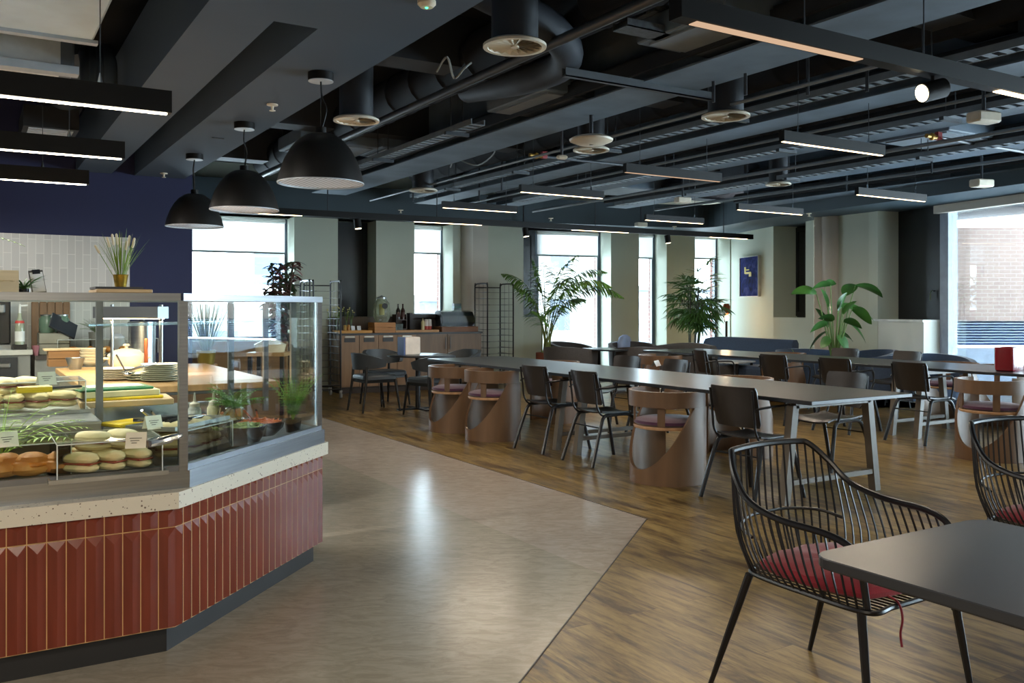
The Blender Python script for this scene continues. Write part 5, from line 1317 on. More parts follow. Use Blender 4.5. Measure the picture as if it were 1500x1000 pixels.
# ---------- things on top of the case
ztop_ = ZS+ZTP
def onrail(px): q = FW+RT*((px-CX)/F); yy = A.y+.02; return q.x*yy/q.y, yy
x0, _ = onrail(140); x1, _ = onrail(222)
r = thing('wooden_board', 'pale wooden board lying on top of the case under the slate', 'board', ((x0+x1)/2, A.y+.12, ztop_)); hw = (x1-x0)/2
MB().box(-hw, hw, -.13, .14, 0, .015, bev=.003).build('board', mat('pale_board', 'c9ad84', .5, var=.12, scale=3, stretch=(1, 12, 1)), r)
x2, _ = onrail(140); x3, _ = onrail(210); r = thing('slate_tile', 'dark slate tile on the wooden board', 'slate', ((x2+x3)/2, A.y+.12, ztop_+.0155)); h2 = (x3-x2)/2
MB().box(-h2, h2, -.1, .1, 0, .009).build('slate', mat('dark_slate', '3a3c40', .6), r)
x4, _ = onrail(181)
M_GOLD = mat('brass_gold', 'cfae4a', .25, .8)
gp = thing('reed_plant', 'artificial white-tipped reeds in a small gold pot on the slate', 'potted plant', (x4, A.y+.1, ztop_+.025))
MB().lathe([(.001, 0), (.021, 0), (.0285, .046), (.0305, .05), (.027, .05), (.02, .01), (.001, .012)], n=28).build('pot', M_GOLD, gp, label='gold pot')
lf = MB(); rnd = random.Random(3)
for k in range(38):
    a = rnd.uniform(0, 6.3); l = rnd.uniform(.10, .20); sp_ = rnd.uniform(.05, .5)
    lf.leaf((.012*math.cos(a), .012*math.sin(a), .04), (math.cos(a)*sp_, math.sin(a)*sp_, 1), l, .0045, .6*sp_+.1, 6)
lf.build('leaves', mat('grass_green', '6d8c2e', .5, var=.3, scale=20), gp)
tp = MB()
for (dx, dz0, dx2) in ((-.095, .165, -.03), (-.05, .2, -.012), (-.035, .21, -.01), (-.015, .215, 0), (-.004, .2, .002), (.02, .185, .01), (.035, .21, .014), (.052, .2, .02)):
    b = Vector((dx2, 0, .05)); e = Vector((dx, rnd.uniform(-.03, .03), dz0)); m = b.lerp(e, .72)
    lf2 = MB(); lf2.tube([b, b.lerp(e, .4)+Vector((dx*.06, 0, .01)), m], .0013, 5); lf2.build('stem', mat('grass_green', '6d8c2e', .5, var=.3, scale=20), gp); tp = MB(); tp.tube([m, m.lerp(e, .1), m.lerp(e, .9), e], [.002, .005, .0048, .002], 8); tp.build('white_spike', mat('cotton_white', 'ded6bd', .9), gp, label='cream flower spike')
x5, _ = onrail(62); r = thing('clipboard', 'clipboard with white sheet propped on top of the case', 'clipboard', (x5, A.y+.15, ztop_), .3); 
Mx = Matrix.Rotation(-.18, 4, 'X')@Matrix.Rotation(-.1, 4, 'Y'); MB().box(-.028, .025, 0, .004, 0, .09, M=Mx).build('board', mat('board_grey', '55534f', .5), r); MB().box(-.025, .022, -.002, 0, .004, .082, M=Mx).build('paper', mat('white_paper', 'd9d9d6', .7), r); MB().box(-.016, .012, -.006, 0, .075, .092, M=Mx).build('clip', M_TUBE, r)
x6, _ = onrail(38); gp = thing('small_fern', 'small green fern in front of the clipboard on top of the case', 'plant', (x6, A.y+.16, ztop_))
lf = MB()
for k in range(40):
    a = rnd.uniform(0, 6.3); lf.leaf((0, 0, .01), (math.cos(a), math.sin(a), rnd.uniform(.5, 1.6)), rnd.uniform(.06, .105), .009, .8, 5)
lf.build('fronds', mat('fern_green', '47702f', .55, var=.3, scale=20), gp); MB().lathe([(.001, 0), (.02, 0), (.02, .015), (.001, .015)], n=12).build('root_ball', M_BOWL, gp)
xa, _ = onrail(-60); xb, _ = onrail(28); r = thing('wooden_crate', 'pale wooden crate on top of the case at the left picture edge', 'crate', ((xa+xb)/2, A.y+.16, ztop_)); hw = (xb-xa)/2
mb = MB(); M_PALEW = mat('pale_crate_wood', 'cfc1a0', .7, var=.15, scale=3, stretch=(1, 1, 12))
for k in range(2): mb.box(-hw, hw, -.12, -.108, .002+k*.042, .04+k*.042).box(-hw, hw, .108, .12, .002+k*.042, .04+k*.042)
mb.box(hw-.012, hw, -.108, .108, 0, .082).box(-hw, -hw+.012, -.108, .108, 0, .082).box(-hw, hw, -.12, .12, 0, .002); mb.build('slats', M_PALEW, r)
hf = thing('hanging_fern', 'fern fronds arching into the picture from the upper left', 'plant', (x6-.45, A.y+.35, ztop_))
def frond(mb, base, d, L, droop, pin=.05, n=22, w=.010):
    p = Vector(base); cur = Vector(d).normalized(); pts = [p.copy()]
    for i in range(n): cur = (cur+Vector((0, 0, -1))*droop/n).normalized(); p = p+cur*L/n; pts.append(p.copy())
    mb.tube(pts, [.0022*(1-.7*i/n) for i in range(n+1)], 4)
    for i in range(2, n):
        c_ = (pts[i+1]-pts[i]).normalized() if i < n else cur; s = c_.cross(Vector((0, 0, 1)))
        s = s.normalized() if s.length > .01 else Vector((1, 0, 0)); l = pin*math.sin(PI*(i/n)**.8*.95+.1)
        for sg in (-1, 1):
            mb.leaf(pts[i], s*sg+c_*.35, max(.008, l), w, .3, 2)
lf = MB(); 
for (dx, dy, dz, L, dr) in ((1, -.05, .95, .50, 1.3), (1, -.3, .75, .42, 1.5), (.8, .2, .6, .38, 1.6), (-.5, .2, 1, .4, 1.3), (.2, -.6, .8, .35, 1.4), (-.9, -.2, .8, .4, 1.4)): frond(lf, (0, 0, .12), (dx, dy, dz), L, dr)
lf.build('fronds', mat('bright_fern', '86a83a', .5, var=.25, scale=20), hf); MB().lathe([(.001, 0), (.06, 0), (.08, .12), (.07, .12), (.001, .1)], n=20).build('pot', mat('white_pot', 'c9c9c4', .4), hf)
# ferns inside the case
def fernpot(label, p, h, potm, r_=.04, ph=.07, n=14, L=.16, colr='5f8a35', up=1.3, pin=.035):
    t = thing('potted_fern', label, 'potted plant', tuple(p)); MB().lathe([(.001, 0), (r_*.8, 0), (r_, ph), (r_*.88, ph), (r_*.8, ph-.01), (.001, ph-.01)], n=22).build('pot', potm, t)
    lf = MB(); rd_ = random.Random(label)
    for k in range(n):
        a = 2*PI*k/n+rd_.uniform(-.3, .3); frond(lf, (0, 0, ph-.01), (math.cos(a), math.sin(a), up*rd_.uniform(.6, 1.6)), L*rd_.uniform(.7, 1.1), 1.1, pin, 12, .008)
    lf.build('fronds', mat('fern_'+colr, colr, .5, var=.3, scale=20), t)
fernpot('large fern in a grey pot inside the case at the left picture edge', P(2, 696, ZDK), .3, mat('grey_pot', '6f6f68', .5), .05, .08, 16, .36, '9cc050', 1.5, .07)
x, y = KR(1.17, .10); fernpot('upright green fern in a dark pot at the right end of the case', (x, y, ZDK), .2, M_BOWL, .045, .07, 34, .27, '7db048', 4.0, .045)
x, y = KR(.98, .33); fernpot('bushy fern in a gold pot behind the carrot bowl', (x, y, ZDK+.08), .2, M_GOLD, .045, .06, 34, .19, '64963a', 1.4, .05)
x, y = KR(.98, .33); r = thing('upturned_pot', 'grey stand lifting the gold fern pot', 'stand', (x, y, ZDK)); MB().lathe([(.001, 0), (.045, 0), (.045, .079), (.001, .079)], n=20).build('stand', M_DECK, r)
# ======================= large plants
def pot(t, r, h, m, z=0): MB().lathe([(.001, z), (r*.85, z), (r, z+h*.3), (r, z+h), (r*.9, z+h), (r*.88, z+h-.04), (.001, z+h-.04)], n=32).build('pot', m, t)
M_TERRA = mat('terracotta', '7a4330', .7, var=.1); M_STEM = mat('palm_stem', '6b7a3c', .6, var=.25, scale=12); M_SOIL = mat('soil', '2a211a', .9)
# feather palm
x, y, _ = lp(800, 14.6)
t = thing('feather_palm', 'tall feathery palm with arching fronds before the back windows', 'potted plant', (x, y, 0)); pot(t, .17, .64, M_TERRA)
rnd = random.Random(11); st = MB(); lv = MB()
specs = [(-.05, .25, 1.42, .35, .5), (-.5, .05, 1.2, .55, 1.5), (.6, 0, 1.25, .75, 1.9), (.9, .1, 1.1, .85, 2.0), (.35, -.2, 1.3, .6, 1.5), (-.45, -.1, .95, .45, 1.4), (.3, .3, 1.1, .6, 1.6), (.15, -.3, .95, .5, 1.6), (-.25, .3, .9, .45, 1.5), (.6, .3, .85, .5, 1.6), (-.15, 0, 1.32, .45, 1.0), (.1, -.35, .7, .4, 1.7), (.45, -.3, 1.05, .6, 1.9), (-.3, -.25, .6, .35, 1.4), (.75, -.2, 1.2, .7, 2.1)]
for (dx, dy, sh, L, dr) in specs:
    b = Vector((rnd.uniform(-.06, .06), rnd.uniform(-.06, .06), .6)); hd = RT*dx+FW*dy
    e = Vector((0, 0, .6+sh*.78))+hd*.35*sh; pts = bez([b, b.lerp(e, .5)+Vector((0, 0, .05))-hd*.03, e], 6)
    st.tube(pts, [.011*(1-.5*i/12) for i in range(len(pts))], 6)
    L *= 1.3; p = pts[-1].copy(); cur = (pts[-1]-pts[-2]).normalized(); n = 26; sp_ = [p.copy()]
    for i in range(n): cur = (cur+Vector((0, 0, -1))*dr/n+hd*.02).normalized(); p = p+cur*L/n; sp_.append(p.copy())
    st.tube(sp_, .004, 4)
    for i in range(1, n):
        c_ = (sp_[i+1]-sp_[i]).normalized(); s = c_.cross(Vector((0, 0, 1))).normalized(); l = .27*math.sin(PI*min(1, (i/n)*.9+.12))+.03
        for sg in (-1, 1): lv.leaf(sp_[i], s*sg*.8+c_*.6+Vector((0, 0, rnd.uniform(-.5, .1))), l, .03, .9, 4, .1, rnd.uniform(-.5, .5))
st.build('stems', M_STEM, t); lv.build('fronds', mat('palm_leaf', '5f8738', .5, var=.35, scale=3), t); MB().lathe([(.001, .59), (.15, .595)], n=20).build('soil', M_SOIL, t)
# fan palm
x, y, _ = lp(1012, 16.1)
t = thing('fan_palm', 'dense dark green fan palm on slim dark canes behind the sofas', 'potted plant', (x, y, 0)); pot(t, .2, .45, mat('dark_pot', '2a2c2e', .5))
st = MB(); lv = MB(); rnd = random.Random(5)
for k in range(9):
    a = rnd.uniform(0, 6.3); b = Vector((.1*math.cos(a), .1*math.sin(a), .42)); e = Vector((.22*math.cos(a), .22*math.sin(a), rnd.uniform(1.3, 1.85)))
    st.tube([b, b.lerp(e, .5), e], .012, 6)
    for j in range(11):
        zf = 1-j*.04; q = b.lerp(e, zf); aa = rnd.uniform(0, 6.3); d = Vector((math.cos(aa), math.sin(aa), rnd.uniform(.1, 1.3)*(1 if j < 6 else .4))); L = rnd.uniform(.22, .42)
        h_ = q+d*L*(.9 if j < 5 else .6); st.tube([q, q.lerp(h_, .5)+Vector((0, 0, .04)), h_], .004, 4)
        fwd = (d+Vector((0, 0, rnd.uniform(-1.1, .1)))).normalized(); s = fwd.cross(Vector((0, 0, 1))).normalized(); u_ = s.cross(fwd)
        for m_ in range(-4, 5):
            an = m_*.32; lv.leaf(h_, fwd*math.cos(an)+s*math.sin(an)+u_*.1, rnd.uniform(.26, .38)*(1-.04*abs(m_)), .032, .7, 4, .1, rnd.uniform(-.6, .6))
st.build('canes', mat('dark_cane', '3b3d2c', .6, var=.2), t); lv.build('fan_leaves', mat('fan_leaf', '4c7438', .5, var=.4, scale=3), t)
# broad-leaved plant
x, y, _ = lp(1222, 12.7)
t = thing('broad_leaved_plant', 'bird-of-paradise plant with broad glossy leaves before the round column', 'potted plant', (x, y, 0)); pot(t, .19, .42, mat('dark_pot', '2a2c2e', .5))
st = MB(); lv = MB()
def wide(a_px, a_py, b_px, b_py, dz=0., W=.15, bend=.9, d=12.7, L=None):
    """stalk up to the blade foot, then the blade"""
    r_ = (a_px-1222)*d/F; z = ztop(d, a_py); foot = RT*r_+FW*rnd.uniform(-.25, .25)+Vector((0, 0, z))
    r2 = (b_px-1222)*d/F; z2 = ztop(d, b_py); tip = RT*r2+FW*(foot.dot(FW)*1.2)+Vector((0, 0, z2)); dirv = tip-foot
    st.tube(bez([(rnd.uniform(-.05, .05), rnd.uniform(-.05, .05), .38), tuple(Vector((0, 0, .38)).lerp(foot, .55)+Vector((0, 0, .1))), tuple(foot)], 6), [.011-.0004*i for i in range(13)], 6)
    lv.leaf(foot, dirv.normalized()+Vector((0, 0, bend*.35)), dirv.length*1.12, W, bend, 9, .12, rnd.choice((-1, 1))*rnd.uniform(.3, 1.0))
for a in [(1210, 418, 1182, 420), (1212, 418, 1228, 412), (1190, 430, 1155, 424), (1246, 432, 1262, 414), (1262, 418, 1304, 428), (1212, 450, 1204, 424), (1228, 455, 1236, 430), (1232, 448, 1285, 462), (1240, 452, 1266, 470), (1205, 475, 1180, 482), (1215, 470, 1196, 462), (1238, 470, 1268, 498), (1226, 470, 1250, 476), (1218, 480, 1206, 452), (1230, 490, 1250, 497), (1222, 470, 1220, 440), (1212, 496, 1196, 505), (1232, 460, 1246, 440), (1222, 492, 1236, 512), (1214, 486, 1188, 510)]:
    wide(*a, W=random.Random(a[0]*a[2]).uniform(.14, .2))
st.build('stalks', mat('leaf_stalk', '5f7f45', .5), t); lv.build('broad_leaves', mat('glossy_leaf', '274b24', .32, var=.35, scale=4, hex2='41702f'), t)
x, y, _ = lp(1166, 13.4)
t = thing('low_leafy_plant', 'low plant with curled bright green leaves by the blue sofa end', 'potted plant', (x, y, 0)); pot(t, .12, .6, mat('dark_pot', '2a2c2e', .5))
lv = MB()
for (dx, dz, L) in ((-.9, .6, .26), (-.3, 1, .2), (.4, 1, .22), (.9, .5, .2), (0, .8, .18), (-.6, .9, .18)): lv.leaf((0, 0, .57), RT*dx+Vector((0, 0, dz)), L, .06, .3, 7)
lv.build('leaves', mat('bright_leaf', '5d8b2e', .4, var=.3, scale=8), t)
# purple-green croton behind the case
x, y, _ = lp(412, 11.0)
t = thing('croton_plant', 'bushy plant with dark green and burgundy leaves rising behind the case', 'potted plant', (x, y, 0)); pot(t, .17, .62, mat('sand_pot', 'a39a84', .6))
st = MB(); lv = MB(); lv2 = MB(); rnd = random.Random(9)
for k in range(9):
    a = rnd.uniform(0, 6.3); r0 = rnd.uniform(.02, .24); e = Vector((r0*1.1*math.cos(a), r0*1.1*math.sin(a), rnd.uniform(1.5, 1.95))); b = Vector((.04*math.cos(a), .04*math.sin(a), .58)); pts = bez([b, Vector((b.x*1.5, b.y*1.5, 1.1)), e], 8)
    st.tube(pts, .009, 6)
    for j in range(5, len(pts)):
        for q in range(4 if j < 9 else 6):
            aa = rnd.uniform(0, 6.3); d = Vector((math.cos(aa), math.sin(aa), rnd.uniform(-.2, .9)))
            (lv if rnd.random() < .6 else lv2).leaf(pts[j], d, rnd.uniform(.11, .19), rnd.uniform(.045, .07), .8, 5)
st.build('stems', mat('brown_stem', '4a3c2c', .7), t); lv.build('green_leaves', mat('dark_green_leaf', '33482c', .4, var=.4, scale=10), t); lv2.build('burgundy_leaves', mat('burgundy_leaf', '5a2a34', .4, var=.4, scale=10, hex2='8a4a48'), t, label='burgundy leaves')
# ======================= kitchen side, seen through the case
M_WT = mat('oak_worktop', 'b08a5a', .4, var=.15, scale=2.5, stretch=(12, 1, 1)); M_GREYC = mat('grey_cabinet', '7b7a74', .5); M_MARB = mat('pale_stone_worktop', 'b7b4a9', .4)
def onYb_(px): q = FW+RT*((px-CX)/F); return q.x*(YB-.55)/q.y
a = P(79, 540, .9); b = P(130, 570, .9); XW0 = (a.x+b.x)/2; YW0 = b.y; YW1 = a.y+.1
t = thing('prep_island', 'oak-topped island running back behind the display case', 'counter', (XW0, YW0, 0)); WW = 1.15
MB().box(.03, WW, .04, YW1-YW0, 0, .86).build('carcass', mat('grey_cabinet_b', '86847c', .5), t); MB().box(0, WW, 0, YW1-YW0, .86, .9, bev=.003).build('worktop', M_WT, t)
mb = MB(); [mb.box(.1+.36*k, .42+.36*k, -.0, .04, .62, .84) for k in range(3)]; mb.build('drawer_fronts', mat('brown_drawer', '6a5138', .5), t)
def isl(px, py, z=.9): return P(px, py, z)
# stacked white bowls
def put_stack(n, px, py, proto_fn, dz, z0, lab, grp):
    p = P(px, py, z0); src = proto_fn(); src.location = (p.x, p.y, z0); src['label'] = lab; src['group'] = grp
    for k in range(1, n): dup(src, lab, (p.x+random.uniform(-.004, .004), p.y, z0+k*dz), random.uniform(0, 1), grp)
def bowlp():
    t = thing('white_bowl', 'x', 'bowl'); MB().lathe([(.001, 0), (.05, 0), (.095, .035), (.10, .05), (.094, .05), (.05, .008), (.001, .008)], n=28).build('bowl', mat('warm_white_china', 'e0d6ba', .25), t); return t
def platep(c_='warm_white_china', h='e0d6ba', r=.115):
    def f():
        t = thing('plate', 'x', 'plate'); MB().lathe([(.001, 0), (r*.6, 0), (r, .014), (r, .018), (r*.6, .006), (.001, .006)], n=28).build('plate', mat(c_, h, .25), t); return t
    return f
put_stack(5, 136, 536, bowlp, .024, .9, 'warm white bowl in the stack left of the casserole', 'stack of white bowls')
put_stack(6, 171, 556, platep('warm_white_china', 'ddd6bc', .115), .012, .9, 'white plate in the low stack before the casserole', 'plates before the casserole')
put_stack(9, 235, 558, platep('sage_china', 'a3a890', .12), .012, .9, 'sage green plate in the stack beside the corner post', 'sage plates')
put_stack(3, 205, 557, platep('sage_china', 'a3a890', .085), .016, .9, 'small sage dish between the two plate stacks', 'small sage dishes')
p = P(185, 537, .9); t = thing('casserole', 'large cream lidded casserole under the warm lamp', 'pot', tuple(p))
M_CC = mat('cream_enamel', 'e6d9bb', .25); MB().lathe([(.001, 0), (.11, 0), (.135, .03), (.14, .09), (.13, .09), (.001, .02)], n=36).build('pot', M_CC, t); MB().lathe([(.142, .09), (.14, .1), (.09, .135), (.03, .15), (.001, .15)], n=36).build('lid', M_CC, t); MB().lathe([(.012, .15), (.012, .165), (.028, .17), (.022, .185), (.001, .187)], n=16).build('knob', M_CC, t)
for s in (-1, 1): MB().tube(bez([(s*.135, -.035, .07), (s*.175, -.02, .072), (s*.175, .02, .072), (s*.135, .035, .07)], 5), .009, 6).build('handle', M_CC, t)
# heat lamp gantry
p = P(164, 545, .9); q = P(236, 548, .9)
t = thing('heat_lamp_gantry', 'steel gantry with rectangular heat lamp hood over the casserole', 'heat lamp', (p.x, p.y, .9)); wx = (q.x-p.x); wy = (q.y-p.y)
MB().cyl((0, 0, 0), (0, 0, .50), .012, 10).build('post', M_STEEL, t); MB().cyl((wx, wy, 0), (wx, wy, .50), .014, 10).build('post', M_STEEL, t)
an = math.atan2(wy, wx); L = math.hypot(wx, wy); MB().box(-.14, L+.02, -.05, .05, .40, .485, M=Matrix.Rotation(an, 4, 'Z')).build('hood', M_STEELD, t); MB().box(-.1, L, -.03, .03, .395, .4, M=Matrix.Rotation(an, 4, 'Z')).build('heat_strip', emis('heat_glow', 'ffcf90', 18.), t, label='warm glowing strip')
ld = bpy.data.lights.new('heat_light', 'AREA'); ld.energy = 9; ld.size = .5; ld.color = (1, .78, .5); lo = bpy.data.objects.new('heat_light', ld); col.objects.link(lo); lo.location = ((p.x+q.x)/2, (p.y+q.y)/2, 1.28)
# steel urn
p = P(208, 535, .9); t = thing('drinks_urn', 'tall stainless urn behind the casserole', 'urn', tuple(p)); MB().lathe([(.001, 0), (.105, 0), (.105, .33), (.11, .335), (.11, .36), (.001, .37)], n=32).build('body', M_STEEL, t); MB().lathe([(.001, .37), (.02, .37), (.02, .39), (.001, .39)], n=12).build('lid_knob', M_BOWL, t)
p = P(214, 545, .9); t = thing('copper_mill', 'tall copper-coloured tube before the steel urn', 'mill', tuple(p)); MB().lathe([(.001, 0), (.014, 0), (.014, .24), (.01, .25), (.001, .25)], n=16).build('body', mat('copper', '8a4a2c', .35, .7), t)
# cutting boards stack at the near end
zb = .9
for i, (lab, mt_, w_, d_, th_, px, py) in enumerate((('thick pale wooden board at the near end of the island', mat('pale_board', 'c9ad84', .5), .42, .28, .03, 190, 586), ('yellow chopping board on the wooden board', M_YEL, .36, .24, .014, 190, 583), ('cream chopping board under the green one', mat('cream_plastic_b', 'e4d9a8', .5), .36, .24, .03, 190, 578), ('green-edged chopping tray topmost of the board stack', M_GRNB, .34, .24, .012, 186, 570))):
    if i == 0: pc = P(px, py, .93); bxx, byy = pc.x, pc.y
    t = thing('chopping_board', lab, 'board', (bxx-.02*i, byy+.14+.008*i, zb), .05*(i-1)); MB().box(-w_/2, w_/2, -d_/2, d_/2, 0, th_, bev=.004).build('board', mt_, t); zb += th_+.0005
t = thing('paper_sheet', 'white printed sheet lying on the green board', 'paper', (bxx-.05, byy+.17, zb), .1); MB().box(-.13, .13, -.08, .08, 0, .003).build('sheet', mat('pale_green_paper', 'd5dcc0', .6), t)
t = thing('yellow_handled_knife', 'long yellow-handled knife by the cutting boards', 'knife', (bxx-.2, byy+.02, .9305+.0), .05) if False else None
p = P(230, 548, 1.02); t = thing('steel_tongs', 'steel tongs resting across the sage plates', 'tongs', (p.x, p.y, .9+.012*9+.02), 2.4)
for s in (-1, 1): MB().tube([(0, 0, .05), (.1, s*.02, .03), (.2, s*.012, .0)], .005, 6).build('arm', mat('chrome', 'c8ccd0', .15, 1.), t)
p = P(178, 548, .98); t = thing('steel_ladle', 'steel ladle leaning on the small dishes', 'ladle', (p.x, p.y, .98), 0); MB().tube([(-.03, 0, .12), (.03, 0, .0)], .006, 6).build('handle', mat('chrome', 'c8ccd0', .15, 1.), t); MB().ell((.035, 0, -.0), .025, .025, .012).build('cup', mat('chrome', 'c8ccd0', .15, 1.), t)
# wooden crates on the island
def crate(label, x, y, z, w, d, h, m, n=3, rz=0., nm='wooden_crate'):
    t = thing(nm, label, 'crate', (x, y, z), rz); mb = MB(); s = h/n
    for k in range(n):
        z0 = k*s+.003; z1 = (k+1)*s-.003
        mb.box(-w/2, w/2, -d/2, -d/2+.012, z0, z1).box(-w/2, w/2, d/2-.012, d/2, z0, z1).box(-w/2, -w/2+.012, -d/2+.012, d/2-.012, z0, z1).box(w/2-.012, w/2, -d/2+.012, d/2-.012, z0, z1)
    for sx in (-1, 1):
        for sy in (-1, 1): mb.box(sx*(w/2-.03)-.014, sx*(w/2-.03)+.014, sy*(d/2-.02)-.008, sy*(d/2-.02)+.008, 0, h)
    mb.box(-w/2+.012, w/2-.012, -d/2+.012, d/2-.012, 0, .006); mb.build('slats', m, t); return t
M_CRW = mat('brown_crate_wood', '8a6238', .6, var=.2, scale=3, stretch=(1, 1, 10)); M_CRO = mat('orange_crate_wood', 'b5793a', .5, var=.2, scale=3, stretch=(1, 1, 10))
p = P(98, 537, .9); crate('dark wooden crate left of the white bowl stack', p.x, p.y+.12, .9, .26, .2, .13, M_CRW, 2)
t = thing('pale_board', 'pale board on top of the dark crate', 'board', (p.x, p.y+.12, 1.031)); MB().box(-.16, .16, -.11, .11, 0, .012).build('board', mat('pale_board', 'c9ad84', .5), t)
# croissant case on the island rear
p = Vector((onYb_(112), YB-.55, .9))
acrylic_box('acrylic croissant box far back on the grey counter, behind the steel post', p.x-.18, p.y-.1, .901, .95, .26, .15)
cr0 = None
for i, (dx, dy) in enumerate(((-.15, .02), (.0, .0), (.18, .04), (.33, .0), (.47, .02), (.57, .05))):
    if cr0 is None:
        cr0 = t = thing('croissant', 'golden croissant in the rear acrylic box', 'croissant', (p.x+dx, p.y+dy, .925), .3, 'croissants in the rear acrylic box'); mb = MB()
        pts = arc((0, 0), .05, .1, PI-.1, 12); mb.tube([(a_, b_, .02) for a_, b_, _ in pts], [.008, .018, .024, .027, .034, .03, .036, .03, .034, .027, .024, .018, .008], 10); mb.build('croissant', M_CROI, t)
    else: dup(cr0, None, (p.x+dx, p.y+dy, .925), i*.7)
# back counter
yb0 = YB-.72
def onYb(px, Y): q = FW+RT*((px-CX)/F); return q.x*Y/q.y
xb1 = onYb(48, yb0); zb = ztop(yb0/(FW+RT*((48-CX)/F)).y, 512)
t = thing('back_counter', 'grey back counter with pale worktop along the tiled wall', 'counter', (xb1, yb0, 0))
MB().box(-3.6, -.02, .03, .69, 0, zb-.05).build('carcass', M_GREYC, t); MB().box(-3.6, 0, 0, .7, zb-.05, zb, bev=.003).build('worktop', M_MARB, t)
t = thing('under_counter_fridge', 'dark steel fridge under the back counter at the left edge', 'fridge', (xb1-.13, yb0+.02, .05)); MB().box(-.75, 0, -.02, .0, 0, zb-.12).build('door', mat('dark_steel', '3d4146', .3, .6), t); MB().box(-.7, -.06, -.05, -.02, zb-.22, zb-.17, bev=.01).build('handle', M_STEEL, t)
# second grey cabinet run to the right behind the island
xb2 = onYb(200, yb0)
t = thing('back_counter', 'lower grey counter run continuing right behind the island', 'counter', (xb1+.02, yb0+.05, 0)); MB().box(0, xb2-xb1-.05, 0, .6, 0, .86).build('carcass', M_GREYC, t); MB().box(0, xb2-xb1-.04, -.02, .62, .86, .9).build('worktop', mat('dark_worktop', '3a3230', .4), t)
# coffee machine
xm = onYb(16, yb0+.1); t = thing('coffee_machine', 'black coffee machine at the left picture edge', 'coffee machine', (xm, yb0+.35, zb))
MB().box(-.55, 0, -.2, .2, .05, .5, bev=.015).build('body', mat('black_appliance', '16181c', .25), t); MB().box(-.5, -.05, -.28, -.2, .36, .45, bev=.01).build('brew_head', M_STEEL, t); MB().box(-.52, 0, -.25, .2, 0, .05).build('drip_tray', M_STEEL, t)
for k in (-.15, -.35): MB().tube([(k, -.3, .36), (k, -.28, .27)], .012, 8).build('spout', mat('chrome', 'c8ccd0', .15, 1.), t)
# syrup bottle with pump
xm = onYb(29, yb0+.1); t = thing('syrup_bottle', 'glass syrup bottle with white pump and white label', 'bottle', (xm, yb0+.12, zb+.05))
MB().lathe([(.001, 0), (.042, 0), (.043, .16), (.036, .22), (.018, .27), (.016, .31), (.001, .31)], n=24).build('bottle', mat('clear_brown_glass', '9aa08a', .15), t); MB().lathe([(.0438, .03), (.0438, .13)], n=24).build('label', mat('white_paper', 'd9d9d6', .7), t, label='white paper label'); MB().lathe([(.0445, .21), (.0365, .235)], n=24).build('red_band', mat('red_band', 'c03a34', .5), t, label='red and white band'); MB().tube([(0, 0, .31), (0, 0, .40), (0, 0, .38), (.07, 0, .385)], .010, 8).build('pump', mat('white_plastic', 'e4e4e0', .4), t)
t2 = thing('bottle_stand', 'black stand under the syrup bottle', 'stand', (xm, yb0+.12, zb)); MB().box(-.06, .06, -.06, .06, 0, .05).build('stand', M_BOWL, t2)
# chopping boards
for i, (p0, p1, hgt, lab) in enumerate(((46, 57, .5, 'narrow dark wooden board standing at the tiled wall'), (58, 69, .49, 'first of four slats-like boards leaning on the tiled wall'), (69.5, 80.5, .49, 'second upright board leaning on the tiled wall'), (81, 92, .49, 'third upright board leaning on the tiled wall'), (92.5, 103, .49, 'rightmost upright board leaning on the tiled wall'))):
    Yq = YB-.1; a_ = onYb(p0, Yq); b_ = onYb(p1, Yq); t = thing('chopping_board', lab, 'board', (a_, Yq-.03*0, .9 if i else zb*0+.9), 0)
    MB().box(0, b_-a_, 0, .02, 0, ztop(Yq/(FW+RT*((p0-CX)/F)).y, 442)-.9-.0, bev=.006, M=Matrix.Rotation(-.04, 4, 'X')).build('board', mat('brown_board', '7d5a3a', .5, var=.15, scale=3, stretch=(10, 1, 1)), t)
# drawers / jars
for i, (px, lab) in enumerate(((69, 'left green glass storage jar before the boards'), (90, 'right green glass storage jar before the boards'))):
    Yq = YB-.42; xq = onYb(px, Yq); t = thing('storage_jar', lab, 'jar', (xq, Yq, 1.12)); MB().lathe([(.001, 0), (.06, 0), (.075, .03), (.075, .14), (.06, .16), (.06, .175), (.001, .175)], n=24).build('jar', mat('green_jar_glass', '5f7a68', .15), t); MB().lathe([(.001, .175), (.062, .175), (.062, .185), (.001, .19)], n=24).build('lid', M_STEEL, t)
Yq = YB-.42; xa = onYb(56, Yq); xb_ = onYb(100, Yq)
for k in range(2):
    t = thing('grey_drawer_box', ('lower' if k == 0 else 'upper')+' grey box under the green storage jars', 'box', (xa, Yq-.12, .9+.11*k)); MB().box(0, xb_-xa, 0, .3, .003, .108, bev=.004).build('box', mat('warm_grey_box', '8f8a7a', .5), t)
# till
Yq = yb0+.25; xq = onYb(90, yb0+.2); t = thing('till_screen', 'dark till screen on an angled black stand', 'till', (xq, yb0+.2, .9), .3)
MB().box(-.12, .16, -.012, .012, -.09, .09, M=Matrix.Translation((0, 0, .3))@Matrix.Rotation(.5, 4, 'Y')@Matrix.Rotation(-.6, 4, 'X')).build('screen', mat('dark_screen', '2b3138', .15), t); MB().tube([(0, .05, 0), (-.03, .05, .12), (0, .02, .28)], .025, 8).build('stand', M_TUBE, t); MB().box(-.1, .1, -.06, .14, 0, .02).build('foot', M_TUBE, t)
